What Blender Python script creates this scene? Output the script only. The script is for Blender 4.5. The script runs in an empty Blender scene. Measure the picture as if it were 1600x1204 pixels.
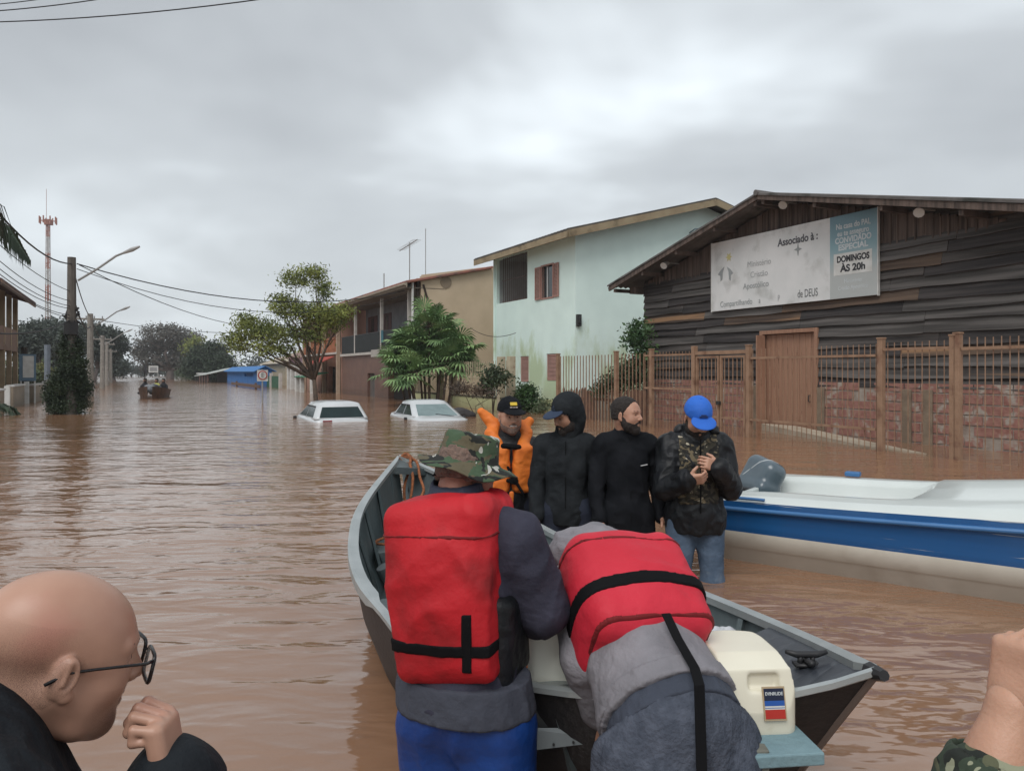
import bpy, math, random
import numpy as np
from mathutils import Vector, Matrix
random.seed(7); RNG=np.random.default_rng(7)
SC=bpy.context.scene; COL=SC.collection
R_=math.radians
# ---------------- camera ----------------
FPX=1180.0; HOR=580.0; CH=1.4
PHI=R_(26.76)                      # street direction, left of the view axis
cam=bpy.data.cameras.new('camera'); co=bpy.data.objects.new('camera',cam); COL.objects.link(co)
cam.sensor_width=36; cam.lens=36*FPX/1600; cam.shift_y=-(602-HOR)/1600
cam.clip_start=.05; cam.clip_end=3000
co.location=(0,0,CH); co.rotation_euler=(R_(90),0,0); SC.camera=co
SC.render.resolution_x=1024; SC.render.resolution_y=770
SC.view_settings.view_transform='Standard'; SC.view_settings.look='None'; SC.view_settings.gamma=1
SC.view_settings.exposure=0.5
# ---------------- world: overcast sky ----------------
SUN_EL=R_(52); SUN_AZ=R_(200)      # azimuth from +Y clockwise
W=bpy.data.worlds.new('World'); SC.world=W; W.use_nodes=True
nt=W.node_tree; nt.nodes.clear(); N=nt.nodes.new; L=nt.links.new
out=N('ShaderNodeOutputWorld'); sky=N('ShaderNodeTexSky'); sky.sky_type='NISHITA'; sky.sun_disc=False
sky.sun_elevation=SUN_EL; sky.sun_rotation=SUN_AZ; sky.air_density=1; sky.dust_density=3
b1=N('ShaderNodeBackground'); b1.inputs[1].default_value=.07; L(sky.outputs[0],b1.inputs[0])
tc=N('ShaderNodeTexCoord'); sp=N('ShaderNodeSeparateXYZ'); L(tc.outputs['Generated'],sp.inputs[0])
# cloud layer: project the direction on a plane overhead
zc=N('ShaderNodeMath'); zc.operation='MAXIMUM'; L(sp.outputs[2],zc.inputs[0]); zc.inputs[1].default_value=0.0
za=N('ShaderNodeMath'); za.operation='ADD'; L(zc.outputs[0],za.inputs[0]); za.inputs[1].default_value=.22
dx=N('ShaderNodeMath'); dx.operation='DIVIDE'; L(sp.outputs[0],dx.inputs[0]); L(za.outputs[0],dx.inputs[1])
dy=N('ShaderNodeMath'); dy.operation='DIVIDE'; L(sp.outputs[1],dy.inputs[0]); L(za.outputs[0],dy.inputs[1])
cb=N('ShaderNodeCombineXYZ'); L(dx.outputs[0],cb.inputs[0]); L(dy.outputs[0],cb.inputs[1])
n1=N('ShaderNodeTexNoise'); n1.inputs['Scale'].default_value=.72; n1.inputs['Detail'].default_value=4; n1.inputs['Roughness'].default_value=.56; n1.inputs['Distortion'].default_value=.3
mp=N('ShaderNodeMapping'); mp.inputs['Location'].default_value=(6.3,2.2,0); L(cb.outputs[0],mp.inputs[0]); L(mp.outputs[0],n1.inputs['Vector'])
rp=N('ShaderNodeValToRGB'); L(n1.outputs['Fac'],rp.inputs[0])
e=rp.color_ramp.elements; e[0].position=.30; e[0].color=(.325,.345,.368,1); e[1].position=.68; e[1].color=(.76,.82,.86,1)
m_=e.new(.5); m_.color=(.45,.48,.505,1)
# soft brightening towards the horizon
hr=N('ShaderNodeMapRange'); L(sp.outputs[2],hr.inputs[0]); hr.inputs[1].default_value=0; hr.inputs[2].default_value=.34; hr.inputs[3].default_value=.7; hr.inputs[4].default_value=0
mx=N('ShaderNodeMix'); mx.data_type='RGBA'; L(hr.outputs[0],mx.inputs[0]); L(rp.outputs[0],mx.inputs[6]); mx.inputs[7].default_value=(.60,.645,.67,1)
b2=N('ShaderNodeBackground'); b2.inputs[1].default_value=1.0; L(mx.outputs[2],b2.inputs[0])
ms=N('ShaderNodeMixShader'); ms.inputs[0].default_value=.93; L(b1.outputs[0],ms.inputs[1]); L(b2.outputs[0],ms.inputs[2]); L(ms.outputs[0],out.inputs[0])
sl=bpy.data.lights.new('sun','SUN'); sl.energy=1.5; sl.angle=R_(40); sl.color=(1,.975,.95)
so=bpy.data.objects.new('sun',sl); COL.objects.link(so); so.location=(0,0,30)
sd=Vector((math.sin(SUN_AZ)*math.cos(SUN_EL),math.cos(SUN_AZ)*math.cos(SUN_EL),math.sin(SUN_EL)))
so.rotation_euler=sd.to_track_quat('Z','Y').to_euler()

# ---------------- coordinates ----------------
c_,s_=math.cos(PHI),math.sin(PHI)
def ST(r,s,z=0): return Vector((r*c_-s*s_, r*s_+s*c_, z))      # street frame -> world
def RS(x,y): return (x*c_+y*s_, -x*s_+y*c_)
def CW(u,v,d): return Vector(((u-800)/FPX*d, d, CH+(HOR-v)/FPX*d)) # photo measure + distance -> world
def th(u): return math.atan((u-800)/FPX)+PHI
def su(u,r): return r/math.tan(th(u))
def ru(u,s): return s*math.tan(th(u))
def dp(r,s): return r*s_+s*c_
def zv(v,r,s): return CH+(HOR-v)/FPX*dp(r,s)
def sz(u,v,r): s=su(u,r); return s, zv(v,r,s)

# ---------------- numpy noise ----------------
def _h(ix,iy,iz):
    n=(ix*374761393+iy*668265263+iz*2147483647*3+iz*1274126177)&0xffffffff
    n=((n^(n>>13))*1274126177)&0xffffffff
    return ((n^(n>>16))&0xffff)/65535.0
def vnoise(P):
    P=np.asarray(P,dtype=np.float64); i=np.floor(P).astype(np.int64); f=P-i; f=f*f*(3-2*f)
    r=0
    for a in (0,1):
        for b in (0,1):
            for c in (0,1):
                w=(f[...,0] if a else 1-f[...,0])*(f[...,1] if b else 1-f[...,1])*(f[...,2] if c else 1-f[...,2])
                r=r+w*_h(i[...,0]+a,i[...,1]+b,i[...,2]+c)
    return r*2-1
def fbm(P,o=3):
    r=0;a=1;t=0
    P=np.asarray(P)
    for k in range(o): r=r+a*vnoise(P*(2**k)+17.3*k); t+=a; a*=.5
    return r/t

# ---------------- materials ----------------
M={}
def pm(name,c1,c2=None,sc=3.0,rough=.8,bump=0.0,bsc=40.0,metal=0.0,spec=.5,det=4,stretch=(1,1,1),lo=.35,hi=.65,coat=0,alpha=1,trans=0,ior=1.45,emis=None,sheen=0,spots=None):
    """spots=(colour,scale,lo,hi): a third colour in noise patches"""
    if name in M: return M[name]
    m=bpy.data.materials.new(name); m.use_nodes=True; t=m.node_tree; p=t.nodes['Principled BSDF']; n=t.nodes.new; l=t.links.new
    if c2 is None: c2=tuple(x*.82 for x in c1)
    tc=n('ShaderNodeTexCoord'); mp=n('ShaderNodeMapping'); l(tc.outputs['Object'],mp.inputs[0]); mp.inputs['Scale'].default_value=stretch
    nz=n('ShaderNodeTexNoise'); nz.inputs['Scale'].default_value=sc; nz.inputs['Detail'].default_value=det; l(mp.outputs[0],nz.inputs['Vector'])
    mr=n('ShaderNodeMapRange'); l(nz.outputs['Fac'],mr.inputs[0]); mr.inputs[1].default_value=lo; mr.inputs[2].default_value=hi
    mx=n('ShaderNodeMix'); mx.data_type='RGBA'; l(mr.outputs[0],mx.inputs[0]); mx.inputs[6].default_value=(*c1,1); mx.inputs[7].default_value=(*c2,1)
    last=mx.outputs[2]
    if spots:
        n2=n('ShaderNodeTexNoise'); n2.inputs['Scale'].default_value=spots[1]; n2.inputs['Detail'].default_value=5; l(mp.outputs[0],n2.inputs['Vector'])
        r2=n('ShaderNodeMapRange'); l(n2.outputs['Fac'],r2.inputs[0]); r2.inputs[1].default_value=spots[2]; r2.inputs[2].default_value=spots[3]
        m2=n('ShaderNodeMix'); m2.data_type='RGBA'; l(r2.outputs[0],m2.inputs[0]); l(last,m2.inputs[6]); m2.inputs[7].default_value=(*spots[0],1); last=m2.outputs[2]
    l(last,p.inputs['Base Color'])
    p.inputs['Roughness'].default_value=rough; p.inputs['Metallic'].default_value=metal; p.inputs['Specular IOR Level'].default_value=spec
    p.inputs['IOR'].default_value=ior; p.inputs['Coat Weight'].default_value=coat; p.inputs['Transmission Weight'].default_value=trans; p.inputs['Alpha'].default_value=alpha
    if sheen: p.inputs['Sheen Weight'].default_value=sheen
    if emis: p.inputs['Emission Color'].default_value=(*emis,1); p.inputs['Emission Strength'].default_value=1
    if bump:
        nb=n('ShaderNodeTexNoise'); nb.inputs['Scale'].default_value=bsc; nb.inputs['Detail'].default_value=5; l(mp.outputs[0],nb.inputs['Vector'])
        bp=n('ShaderNodeBump'); bp.inputs['Strength'].default_value=min(1,bump); bp.inputs['Distance'].default_value=.02 if bump<=1 else .05; l(nb.outputs['Fac'],bp.inputs['Height']); l(bp.outputs[0],p.inputs['Normal'])
    M[name]=m; return m

def camo(name,cols,sc=9,dark=1):
    m=bpy.data.materials.new(name); m.use_nodes=True; t=m.node_tree; p=t.nodes['Principled BSDF']; n=t.nodes.new; l=t.links.new
    tc=n('ShaderNodeTexCoord'); last=None
    for i,(c,th_) in enumerate(cols):
        mp=n('ShaderNodeMapping'); mp.inputs['Location'].default_value=(i*7.3,i*3.1,i*5.7); mp.inputs['Scale'].default_value=(1,1,1.5); l(tc.outputs['Object'],mp.inputs[0])
        nz=n('ShaderNodeTexNoise'); nz.inputs['Scale'].default_value=sc; nz.inputs['Detail'].default_value=2.5; nz.inputs['Distortion'].default_value=1.2; l(mp.outputs[0],nz.inputs['Vector'])
        if last is None:
            rg=n('ShaderNodeRGB'); rg.outputs[0].default_value=(*c,1); last=rg.outputs[0]; continue
        g=n('ShaderNodeMath'); g.operation='GREATER_THAN'; l(nz.outputs['Fac'],g.inputs[0]); g.inputs[1].default_value=th_
        mx=n('ShaderNodeMix'); mx.data_type='RGBA'; l(g.outputs[0],mx.inputs[0]); l(last,mx.inputs[6]); mx.inputs[7].default_value=(*c,1); last=mx.outputs[2]
    l(last,p.inputs['Base Color']); p.inputs['Roughness'].default_value=.9
    nb=n('ShaderNodeTexNoise'); nb.inputs['Scale'].default_value=25; l(tc.outputs['Object'],nb.inputs['Vector'])
    bp=n('ShaderNodeBump'); bp.inputs['Strength'].default_value=.5; bp.inputs['Distance'].default_value=.02; l(nb.outputs['Fac'],bp.inputs['Height']); l(bp.outputs[0],p.inputs['Normal'])
    M[name]=m; return m

# ---------------- objects ----------------
ORG={}
def tag(o,label=None,cat=None,group=None,kind=None):
    if label: o['label']=label
    if cat: o['category']=cat
    if group: o['group']=group
    if kind: o['kind']=kind
    return o
def thing(name,label,cat,o=(0,0,0),st=False,group=None,rz=None):
    """Empty at the thing's base. o: origin in its frame (street frame if st, world otherwise)"""
    e=bpy.data.objects.new(name,None); COL.objects.link(e); e.empty_display_size=.2
    e.location=ST(*o) if st else Vector(o)
    e.rotation_euler=(0,0,PHI if st else (rz or 0))
    ORG[e.name]=Vector(o) if rz is None else Vector((0,0,0))
    return tag(e,label,cat,group)
def mkmesh(name,v,f,mat,smooth=False):
    me=bpy.data.meshes.new(name); me.from_pydata([tuple(x) for x in v],[],[tuple(q) for q in f]); me.update()
    if mat: me.materials.append(mat)
    if smooth: me.polygons.foreach_set('use_smooth',[True]*len(me.polygons))
    return me
def npmesh(name,v,f,mat,smooth=True):
    v=np.asarray(v,dtype=np.float32); f=np.asarray(f,dtype=np.int32); k=f.shape[1]
    me=bpy.data.meshes.new(name); me.vertices.add(len(v)); me.vertices.foreach_set('co',v.ravel())
    me.loops.add(f.size); me.loops.foreach_set('vertex_index',f.ravel()); me.polygons.add(len(f))
    me.polygons.foreach_set('loop_start',np.arange(0,f.size,k,dtype=np.int32)); me.polygons.foreach_set('loop_total',np.full(len(f),k,dtype=np.int32))
    me.update(calc_edges=True)
    if mat: me.materials.append(mat)
    if smooth: me.polygons.foreach_set('use_smooth',np.ones(len(f),dtype=bool))
    return me
def link(name,me,parent=None,o=None,st=False,label=None,cat=None,group=None,kind=None,rz=None):
    ob=bpy.data.objects.new(name,me); COL.objects.link(ob)
    if parent is not None: ob.parent=parent
    elif o is not None: ob.location=ST(*o) if st else Vector(o); ob.rotation_euler=(0,0,PHI if st else (rz or 0))
    tag(ob,label,cat,group,kind); ORG[ob.name]=Vector(o) if (o is not None and parent is None) else None
    return ob
def root_org(p):
    while p is not None and ORG.get(p.name) is None: p=p.parent
    return ORG[p.name] if p else Vector((0,0,0))
class MB:
    def __init__(s): s.v=[]; s.f=[]
    def add(s,v,f):
        n=len(s.v); s.v+=[Vector(x) for x in v]; s.f+=[[i+n for i in q] for q in f]; return s
    def box(s,x0,x1,y0,y1,z0,z1):
        return s.add([(x0,y0,z0),(x1,y0,z0),(x1,y1,z0),(x0,y1,z0),(x0,y0,z1),(x1,y0,z1),(x1,y1,z1),(x0,y1,z1)],[[0,3,2,1],[4,5,6,7],[0,1,5,4],[1,2,6,5],[2,3,7,6],[3,0,4,7]])
    def obox(s,c,h,Mx):
        v=[Vector(c)+Mx@Vector((a*h[0],b*h[1],d*h[2])) for d in (-1,1) for a,b in ((-1,-1),(1,-1),(1,1),(-1,1))]
        return s.add(v,[[0,3,2,1],[4,5,6,7],[0,1,5,4],[1,2,6,5],[2,3,7,6],[3,0,4,7]])
    def beam(s,a,b,w,h=None,up=(0,0,1)):
        a=Vector(a);b=Vector(b);h=h or w; d=(b-a); l=d.length; d.normalize(); x=d.cross(Vector(up))
        if x.length<1e-4: x=d.cross(Vector((1,0,0)))
        x.normalize(); z=x.cross(d); Mx=Matrix((x,d,z)).transposed(); return s.obox((a+b)/2,(w/2,l/2,h/2),Mx)
    def tube(s,pts,r,n=8,cap=True):
        pts=[Vector(p) for p in pts]; rs=r if isinstance(r,(list,tuple)) else [r]*len(pts)
        base=len(s.v); px=None
        for i,p in enumerate(pts):
            d=(pts[min(i+1,len(pts)-1)]-pts[max(i-1,0)]).normalized()
            if px is None:
                px=d.cross(Vector((0,0,1)));
                if px.length<1e-3: px=d.cross(Vector((1,0,0)))
            px=(px-d*px.dot(d)); px.normalize(); py=d.cross(px)
            for k in range(n):
                a=2*math.pi*k/n; s.v.append(p+(px*math.cos(a)+py*math.sin(a))*rs[i])
        for i in range(len(pts)-1):
            for k in range(n):
                a=base+i*n+k;b=base+i*n+(k+1)%n; s.f.append([a,b,b+n,a+n])
        if cap: s.f.append([base+k for k in range(n)][::-1]); s.f.append([base+(len(pts)-1)*n+k for k in range(n)])
        return s
    def cyl(s,c,r,z0,z1,n=16,r2=None): return s.tube([(c[0],c[1],z0),(c[0],c[1],z1)],[r,r if r2 is None else r2],n)
    def prism(s,poly,axis,a,b):
        """poly 2D in the other two axes, extruded along axis from a to b"""
        n=len(poly); v=[]
        for t in (a,b):
            for p in poly:
                q=list(p); q.insert(axis,t); v.append(q)
        return s.add(v,[list(range(n))[::-1],list(range(n,2*n))]+[[i,(i+1)%n,n+(i+1)%n,n+i] for i in range(n)])
    def loft(s,rings,closed=True,caps=True):
        n=len(rings[0]); base=len(s.v)
        for r in rings: s.v+=[Vector(p) for p in r]
        for i in range(len(rings)-1):
            for k in range(n if closed else n-1):
                a=base+i*n+k;b=base+i*n+(k+1)%n; s.f.append([a,b,b+n,a+n])
        if caps and closed: s.f.append([base+k for k in range(n)][::-1]); s.f.append([base+(len(rings)-1)*n+k for k in range(n)])
        return s
    def facade(s,axis,pos,a0,a1,z0,z1,holes,depth):
        """wall face on plane axis=pos spanning a (other horizontal axis) and z with rectangular openings and reveals of given depth"""
        A=sorted({a0,a1,*[h[0] for h in holes],*[h[1] for h in holes]}); Z=sorted({z0,z1,*[h[2] for h in holes],*[h[3] for h in holes]})
        def P(a,z,d=0):
            return (pos+d,a,z) if axis==0 else (a,pos+d,z)
        for i in range(len(A)-1):
            for j in range(len(Z)-1):
                ca=(A[i]+A[i+1])/2; cz=(Z[j]+Z[j+1])/2
                if any(h[0]<ca<h[1] and h[2]<cz<h[3] for h in holes): continue
                s.add([P(A[i],Z[j]),P(A[i+1],Z[j]),P(A[i+1],Z[j+1]),P(A[i],Z[j+1])],[[0,1,2,3]])
        for h in holes:
            q=[(h[0],h[2]),(h[1],h[2]),(h[1],h[3]),(h[0],h[3])]
            for k in range(4):
                a=q[k];b=q[(k+1)%4]; s.add([P(*a),P(*b),P(*b,depth),P(*a,depth)],[[0,1,2,3]])
        return s
    def build(s,name,mat,parent=None,o=None,st=False,smooth=False,bevel=0,label=None,cat=None,group=None,kind=None,raw=False):
        og=Vector(o) if (o is not None and parent is None) else (Vector((0,0,0)) if raw else root_org(parent))
        me=mkmesh(name,[x-og for x in s.v],s.f,mat,smooth)
        ob=link(name,me,parent,o,st,label,cat,group,kind)
        if bevel:
            b=ob.modifiers.new('bevel','BEVEL'); b.width=bevel; b.segments=2; b.limit_method='ANGLE'; b.angle_limit=R_(35)
        return ob
def text(name,txt,mat,parent,loc,rot,size,align='CENTER',ext=.002,bold=0,xs=1,raw=False):
    cu=bpy.data.curves.new(name,'FONT'); cu.body=txt; cu.size=size; cu.extrude=ext; cu.align_x=align; cu.align_y='CENTER'; cu.offset=bold
    tmp=bpy.data.objects.new(name+'_c',cu); COL.objects.link(tmp); bpy.context.view_layer.update()
    me=bpy.data.meshes.new_from_object(tmp.evaluated_get(bpy.context.evaluated_depsgraph_get())); bpy.data.objects.remove(tmp); me.name=name
    me.materials.clear(); me.materials.append(mat)
    ob=link(name,me,parent); ob.location=Vector(loc)-(Vector((0,0,0)) if raw else root_org(parent)); ob.rotation_euler=rot; ob.scale=(xs,1,1)
    return ob
def catenary(a,b,sag,n=16):
    a=Vector(a);b=Vector(b); return [a.lerp(b,t/n)-Vector((0,0,sag*4*(t/n)*(1-t/n))) for t in range(n+1)]

# ---------------- SDF modelling (bodies, clothes, soft shapes) ----------------
def V3(*a): return np.array(a[0] if len(a)==1 else a,dtype=np.float64)
def nrm(a): a=V3(a); return a/np.linalg.norm(a)
def rotm(rx=0,ry=0,rz=0):
    from mathutils import Euler
    return np.array(Euler((rx,ry,rz),'XYZ').to_matrix())
class Sdf:
    def __init__(s): s.ops=[]
    def copy(s): r=Sdf(); r.ops=list(s.ops); return r
    def cone(s,a,b,ra,rb,k=.03,m='u',n=None,q=1.0):
        a=V3(a);b=V3(b); R=max(ra,rb); s.ops.append(['cone',m,k,np.minimum(a,b)-R,np.maximum(a,b)+R,(a,b,ra,rb,None if n is None else nrm(n),q)]); return s
    def ell(s,c,r,R=None,k=.03,m='u'):
        c=V3(c); r=V3(r); R=np.eye(3) if R is None else R; e=np.sqrt(((R*r)**2).sum(1)); s.ops.append(['ell',m,k,c-e,c+e,(c,r,R)]); return s
    def box(s,c,h,rd=.02,R=None,k=.02,m='u'):
        c=V3(c);h=V3(h); R=np.eye(3) if R is None else R; e=np.abs(R)@h; s.ops.append(['box',m,k,c-e,c+e,(c,h,rd,R)]); return s
    def fn(s,f,m='i',k=0): s.ops.append(['fn',m,k,None,None,f]); return s
    def off(s,t): s.ops.append(['off','o',0,None,None,t]); return s
    def ev(s,op,X,Y,Z):
        ty,a=op[0],op[5]
        if ty=='fn': return a(X,Y,Z)
        if ty=='cone':
            A,B,ra,rb,n,q=a; d=B-A; L2=(d@d)+1e-12; x=X-A[0];y=Y-A[1];z=Z-A[2]
            h=np.clip((x*d[0]+y*d[1]+z*d[2])/L2,0,1); x=x-h*d[0];y=y-h*d[1];z=z-h*d[2]
            if n is not None:
                c=(x*n[0]+y*n[1]+z*n[2])*(q-1); x=x+c*n[0];y=y+c*n[1];z=z+c*n[2]
            return np.sqrt(x*x+y*y+z*z)-(ra+(rb-ra)*h)
        c=a[0]; R=a[-1]; x=X-c[0];y=Y-c[1];z=Z-c[2]
        lx=x*R[0,0]+y*R[1,0]+z*R[2,0]; ly=x*R[0,1]+y*R[1,1]+z*R[2,1]; lz=x*R[0,2]+y*R[1,2]+z*R[2,2]
        if ty=='ell':
            r=a[1]; k0=np.sqrt((lx/r[0])**2+(ly/r[1])**2+(lz/r[2])**2); k1=np.sqrt((lx/r[0]**2)**2+(ly/r[1]**2)**2+(lz/r[2]**2)**2)+1e-9
            return k0*(k0-1)/k1
        h,rd=a[1],a[2]; qx=np.abs(lx)-h[0]+rd; qy=np.abs(ly)-h[1]+rd; qz=np.abs(lz)-h[2]+rd
        return np.sqrt(np.maximum(qx,0)**2+np.maximum(qy,0)**2+np.maximum(qz,0)**2)+np.minimum(np.maximum(qx,np.maximum(qy,qz)),0)-rd
    def polygonize(s,h,pad=None):
        tot=sum(o[5] for o in s.ops if o[0]=='off'); pad=h*3+max(0,tot)+.01
        lo=np.min([o[3] for o in s.ops if o[1]=='u' and o[3] is not None],0)-pad; hi=np.max([o[4] for o in s.ops if o[1]=='u' and o[3] is not None],0)+pad
        n=np.ceil((hi-lo)/h).astype(int)+1
        ax=[(lo[i]+h*np.arange(n[i])).astype(np.float32) for i in range(3)]
        V=np.full(n,.5,dtype=np.float32)
        for op in s.ops:
            if op[0]=='off': V-=np.float32(op[5]); continue
            if op[3] is None: sl=[slice(0,n[i]) for i in range(3)]
            else:
                mg=op[2]+4*h+max(0,tot)+.01; sl=[slice(max(0,int((op[3][i]-mg-lo[i])/h)),min(n[i],int((op[4][i]+mg-lo[i])/h)+2)) for i in range(3)]
            X=ax[0][sl[0],None,None];Y=ax[1][None,sl[1],None];Z=ax[2][None,None,sl[2]]
            d=s.ev(op,X,Y,Z); v=V[sl[0],sl[1],sl[2]]; k=op[2]
            if op[1]=='u': r=np.minimum(v,d)-(np.maximum(k-np.abs(v-d),0)**2/(4*k) if k>0 else 0)
            elif op[1]=='s': r=np.maximum(v,-d)+(np.maximum(k-np.abs(v+d),0)**2/(4*k) if k>0 else 0)
            else: r=np.maximum(v,d)
            V[sl[0],sl[1],sl[2]]=r
        V[0]=V[-1]=.5; V[:,0]=V[:,-1]=.5; V[:,:,0]=V[:,:,-1]=.5
        return surfnet(V,lo,h)
def surfnet(V,lo,h):
    S=V<0; nx,ny,nz=V.shape
    c=np.zeros((nx-1,ny-1,nz-1),dtype=np.int8)
    for a in (0,1):
        for b in (0,1):
            for d in (0,1): c+=S[a:nx-1+a,b:ny-1+b,d:nz-1+d]
    I=np.nonzero((c>0)&(c<8)); I=np.stack(I,1)
    cor=np.array([(a,b,d) for a in (0,1) for b in (0,1) for d in (0,1)])
    vals=np.stack([V[I[:,0]+q[0],I[:,1]+q[1],I[:,2]+q[2]] for q in cor],1)
    acc=np.zeros((len(I),3)); cnt=np.zeros(len(I))
    for i in range(8):
        for j in range(i+1,8):
            if np.abs(cor[i]-cor[j]).sum()!=1: continue
            a=vals[:,i];b=vals[:,j]; mk=(a<0)!=(b<0); t=np.where(mk,a/(a-b+(~mk)),0)
            acc+=np.where(mk[:,None],cor[i]+t[:,None]*(cor[j]-cor[i]),0); cnt+=mk
    P=(I+acc/cnt[:,None])*h+lo
    idx=np.full(c.shape,-1,dtype=np.int32); idx[I[:,0],I[:,1],I[:,2]]=np.arange(len(I))
    F=[]
    A=S[:-1,1:-1,1:-1]!=S[1:,1:-1,1:-1]; q=np.nonzero(A); x,y,z=q[0],q[1]+1,q[2]+1
    f=np.stack([idx[x,y-1,z-1],idx[x,y,z-1],idx[x,y,z],idx[x,y-1,z]],1); fl=S[x,y,z]; f[~fl]=f[~fl][:,::-1]; F.append(f)
    A=S[1:-1,:-1,1:-1]!=S[1:-1,1:,1:-1]; q=np.nonzero(A); x,y,z=q[0]+1,q[1],q[2]+1
    f=np.stack([idx[x-1,y,z-1],idx[x-1,y,z],idx[x,y,z],idx[x,y,z-1]],1); fl=S[x,y,z]; f[~fl]=f[~fl][:,::-1]; F.append(f)
    A=S[1:-1,1:-1,:-1]!=S[1:-1,1:-1,1:]; q=np.nonzero(A); x,y,z=q[0]+1,q[1]+1,q[2]
    f=np.stack([idx[x-1,y-1,z],idx[x,y-1,z],idx[x,y,z],idx[x-1,y,z]],1); fl=S[x,y,z]; f[~fl]=f[~fl][:,::-1]; F.append(f)
    return P,np.concatenate(F)
def vnorm(P,F):
    n=np.cross(P[F[:,2]]-P[F[:,0]],P[F[:,3]]-P[F[:,1]]); N_=np.zeros_like(P)
    for k in range(4): np.add.at(N_,F[:,k],n)
    return N_/(np.linalg.norm(N_,axis=1)[:,None]+1e-12)
def folds(P,F,amp,sc=(1,1,1),freq=9.0,seed=0):
    Nn=vnorm(P,F); Q=P*np.array(sc)*freq+seed*13.7
    w=np.stack([fbm(Q*.7+31,2),fbm(Q*.7+57,2),fbm(Q*.7+91,2)],1)
    a=1-np.abs(vnoise(Q+1.3*w))*2; b=1-np.abs(vnoise(Q*2.1+w+9))*2
    return P+Nn*((a*.65+b*.35)*amp)[:,None]
def concat(L_):
    vs=[];fs=[];n=0
    for v,f in L_: vs.append(v);fs.append(f+n);n+=len(v)
    return np.concatenate(vs),np.concatenate(fs)
def sdfobj(name,sd_,h,mat,parent,fold=0,fsc=(1,1,1),ff=9,seed=0,label=None,flip=False):
    P,F=sd_.polygonize(h)
    if fold: P=folds(P,F,fold,fsc,ff,seed)
    return link(name,npmesh(name,P,F,mat),parent,label=label)
# ================= SETTING =================
def water():
    n=60; xs=np.concatenate([-np.geomspace(1200,2,n),np.linspace(-1.9,1.9,5),np.geomspace(2,1200,n)])
    m=MB(); m.add([(-630,-630,0),(630,-630,0),(630,630,0),(-630,630,0)],[[0,1,2,3]])
    w=bpy.data.materials.new('flood_water'); w.use_nodes=True; t=w.node_tree; p=t.nodes['Principled BSDF']; n=t.nodes.new; l=t.links.new
    p.inputs['Roughness'].default_value=.09; p.inputs['IOR'].default_value=1.9; p.inputs['Specular IOR Level'].default_value=.5
    tc=n('ShaderNodeTexCoord')
    nz=n('ShaderNodeTexNoise'); nz.inputs['Scale'].default_value=.35; nz.inputs['Detail'].default_value=3; l(tc.outputs['Object'],nz.inputs['Vector'])
    mr=n('ShaderNodeMapRange'); l(nz.outputs['Fac'],mr.inputs[0]); mr.inputs[1].default_value=.3; mr.inputs[2].default_value=.7
    mx=n('ShaderNodeMix'); mx.data_type='RGBA'; l(mr.outputs[0],mx.inputs[0]); mx.inputs[6].default_value=(.235,.125,.07,1); mx.inputs[7].default_value=(.27,.15,.088,1)
    l(mx.outputs[2],p.inputs['Base Color'])
    def wave(sc,rot,st,dist,detail=3,dst=.4):
        mp=n('ShaderNodeMapping'); mp.inputs['Rotation'].default_value=(0,0,rot); mp.inputs['Scale'].default_value=st; l(tc.outputs['Object'],mp.inputs[0])
        z=n('ShaderNodeTexNoise'); z.inputs['Scale'].default_value=sc; z.inputs['Detail'].default_value=detail; z.inputs['Roughness'].default_value=.45; z.inputs['Distortion'].default_value=dst; l(mp.outputs[0],z.inputs['Vector'])
        q=n('ShaderNodeMath'); q.operation='MULTIPLY'; l(z.outputs['Fac'],q.inputs[0]); q.inputs[1].default_value=dist; return q.outputs[0]
    hs=[wave(.9,R_(-14),(.55,1.4,1),.060,2,.5),wave(3.0,R_(14),(.55,1.25,1),.026,2,.8),wave(9,R_(-20),(.6,1.2,1),.0055,2,.3)]
    a=hs[0]
    for b in hs[1:]:
        q=n('ShaderNodeMath'); q.operation='ADD'; l(a,q.inputs[0]); l(b,q.inputs[1]); a=q.outputs[0]
    bp=n('ShaderNodeBump'); bp.inputs['Strength'].default_value=1; bp.inputs['Distance'].default_value=1.0; l(a,bp.inputs['Height']); l(bp.outputs[0],p.inputs['Normal'])
    m.build('water',w,o=(0,0,0),kind='structure')
water()
g=MB().add([(-630,-630,-1.2),(630,-630,-1.2),(630,630,-1.2),(-630,630,-1.2)],[[0,1,2,3]])
g.build('ground',pm('mud',(.16,.1,.06),rough=.9),o=(0,0,0),kind='structure')

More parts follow.
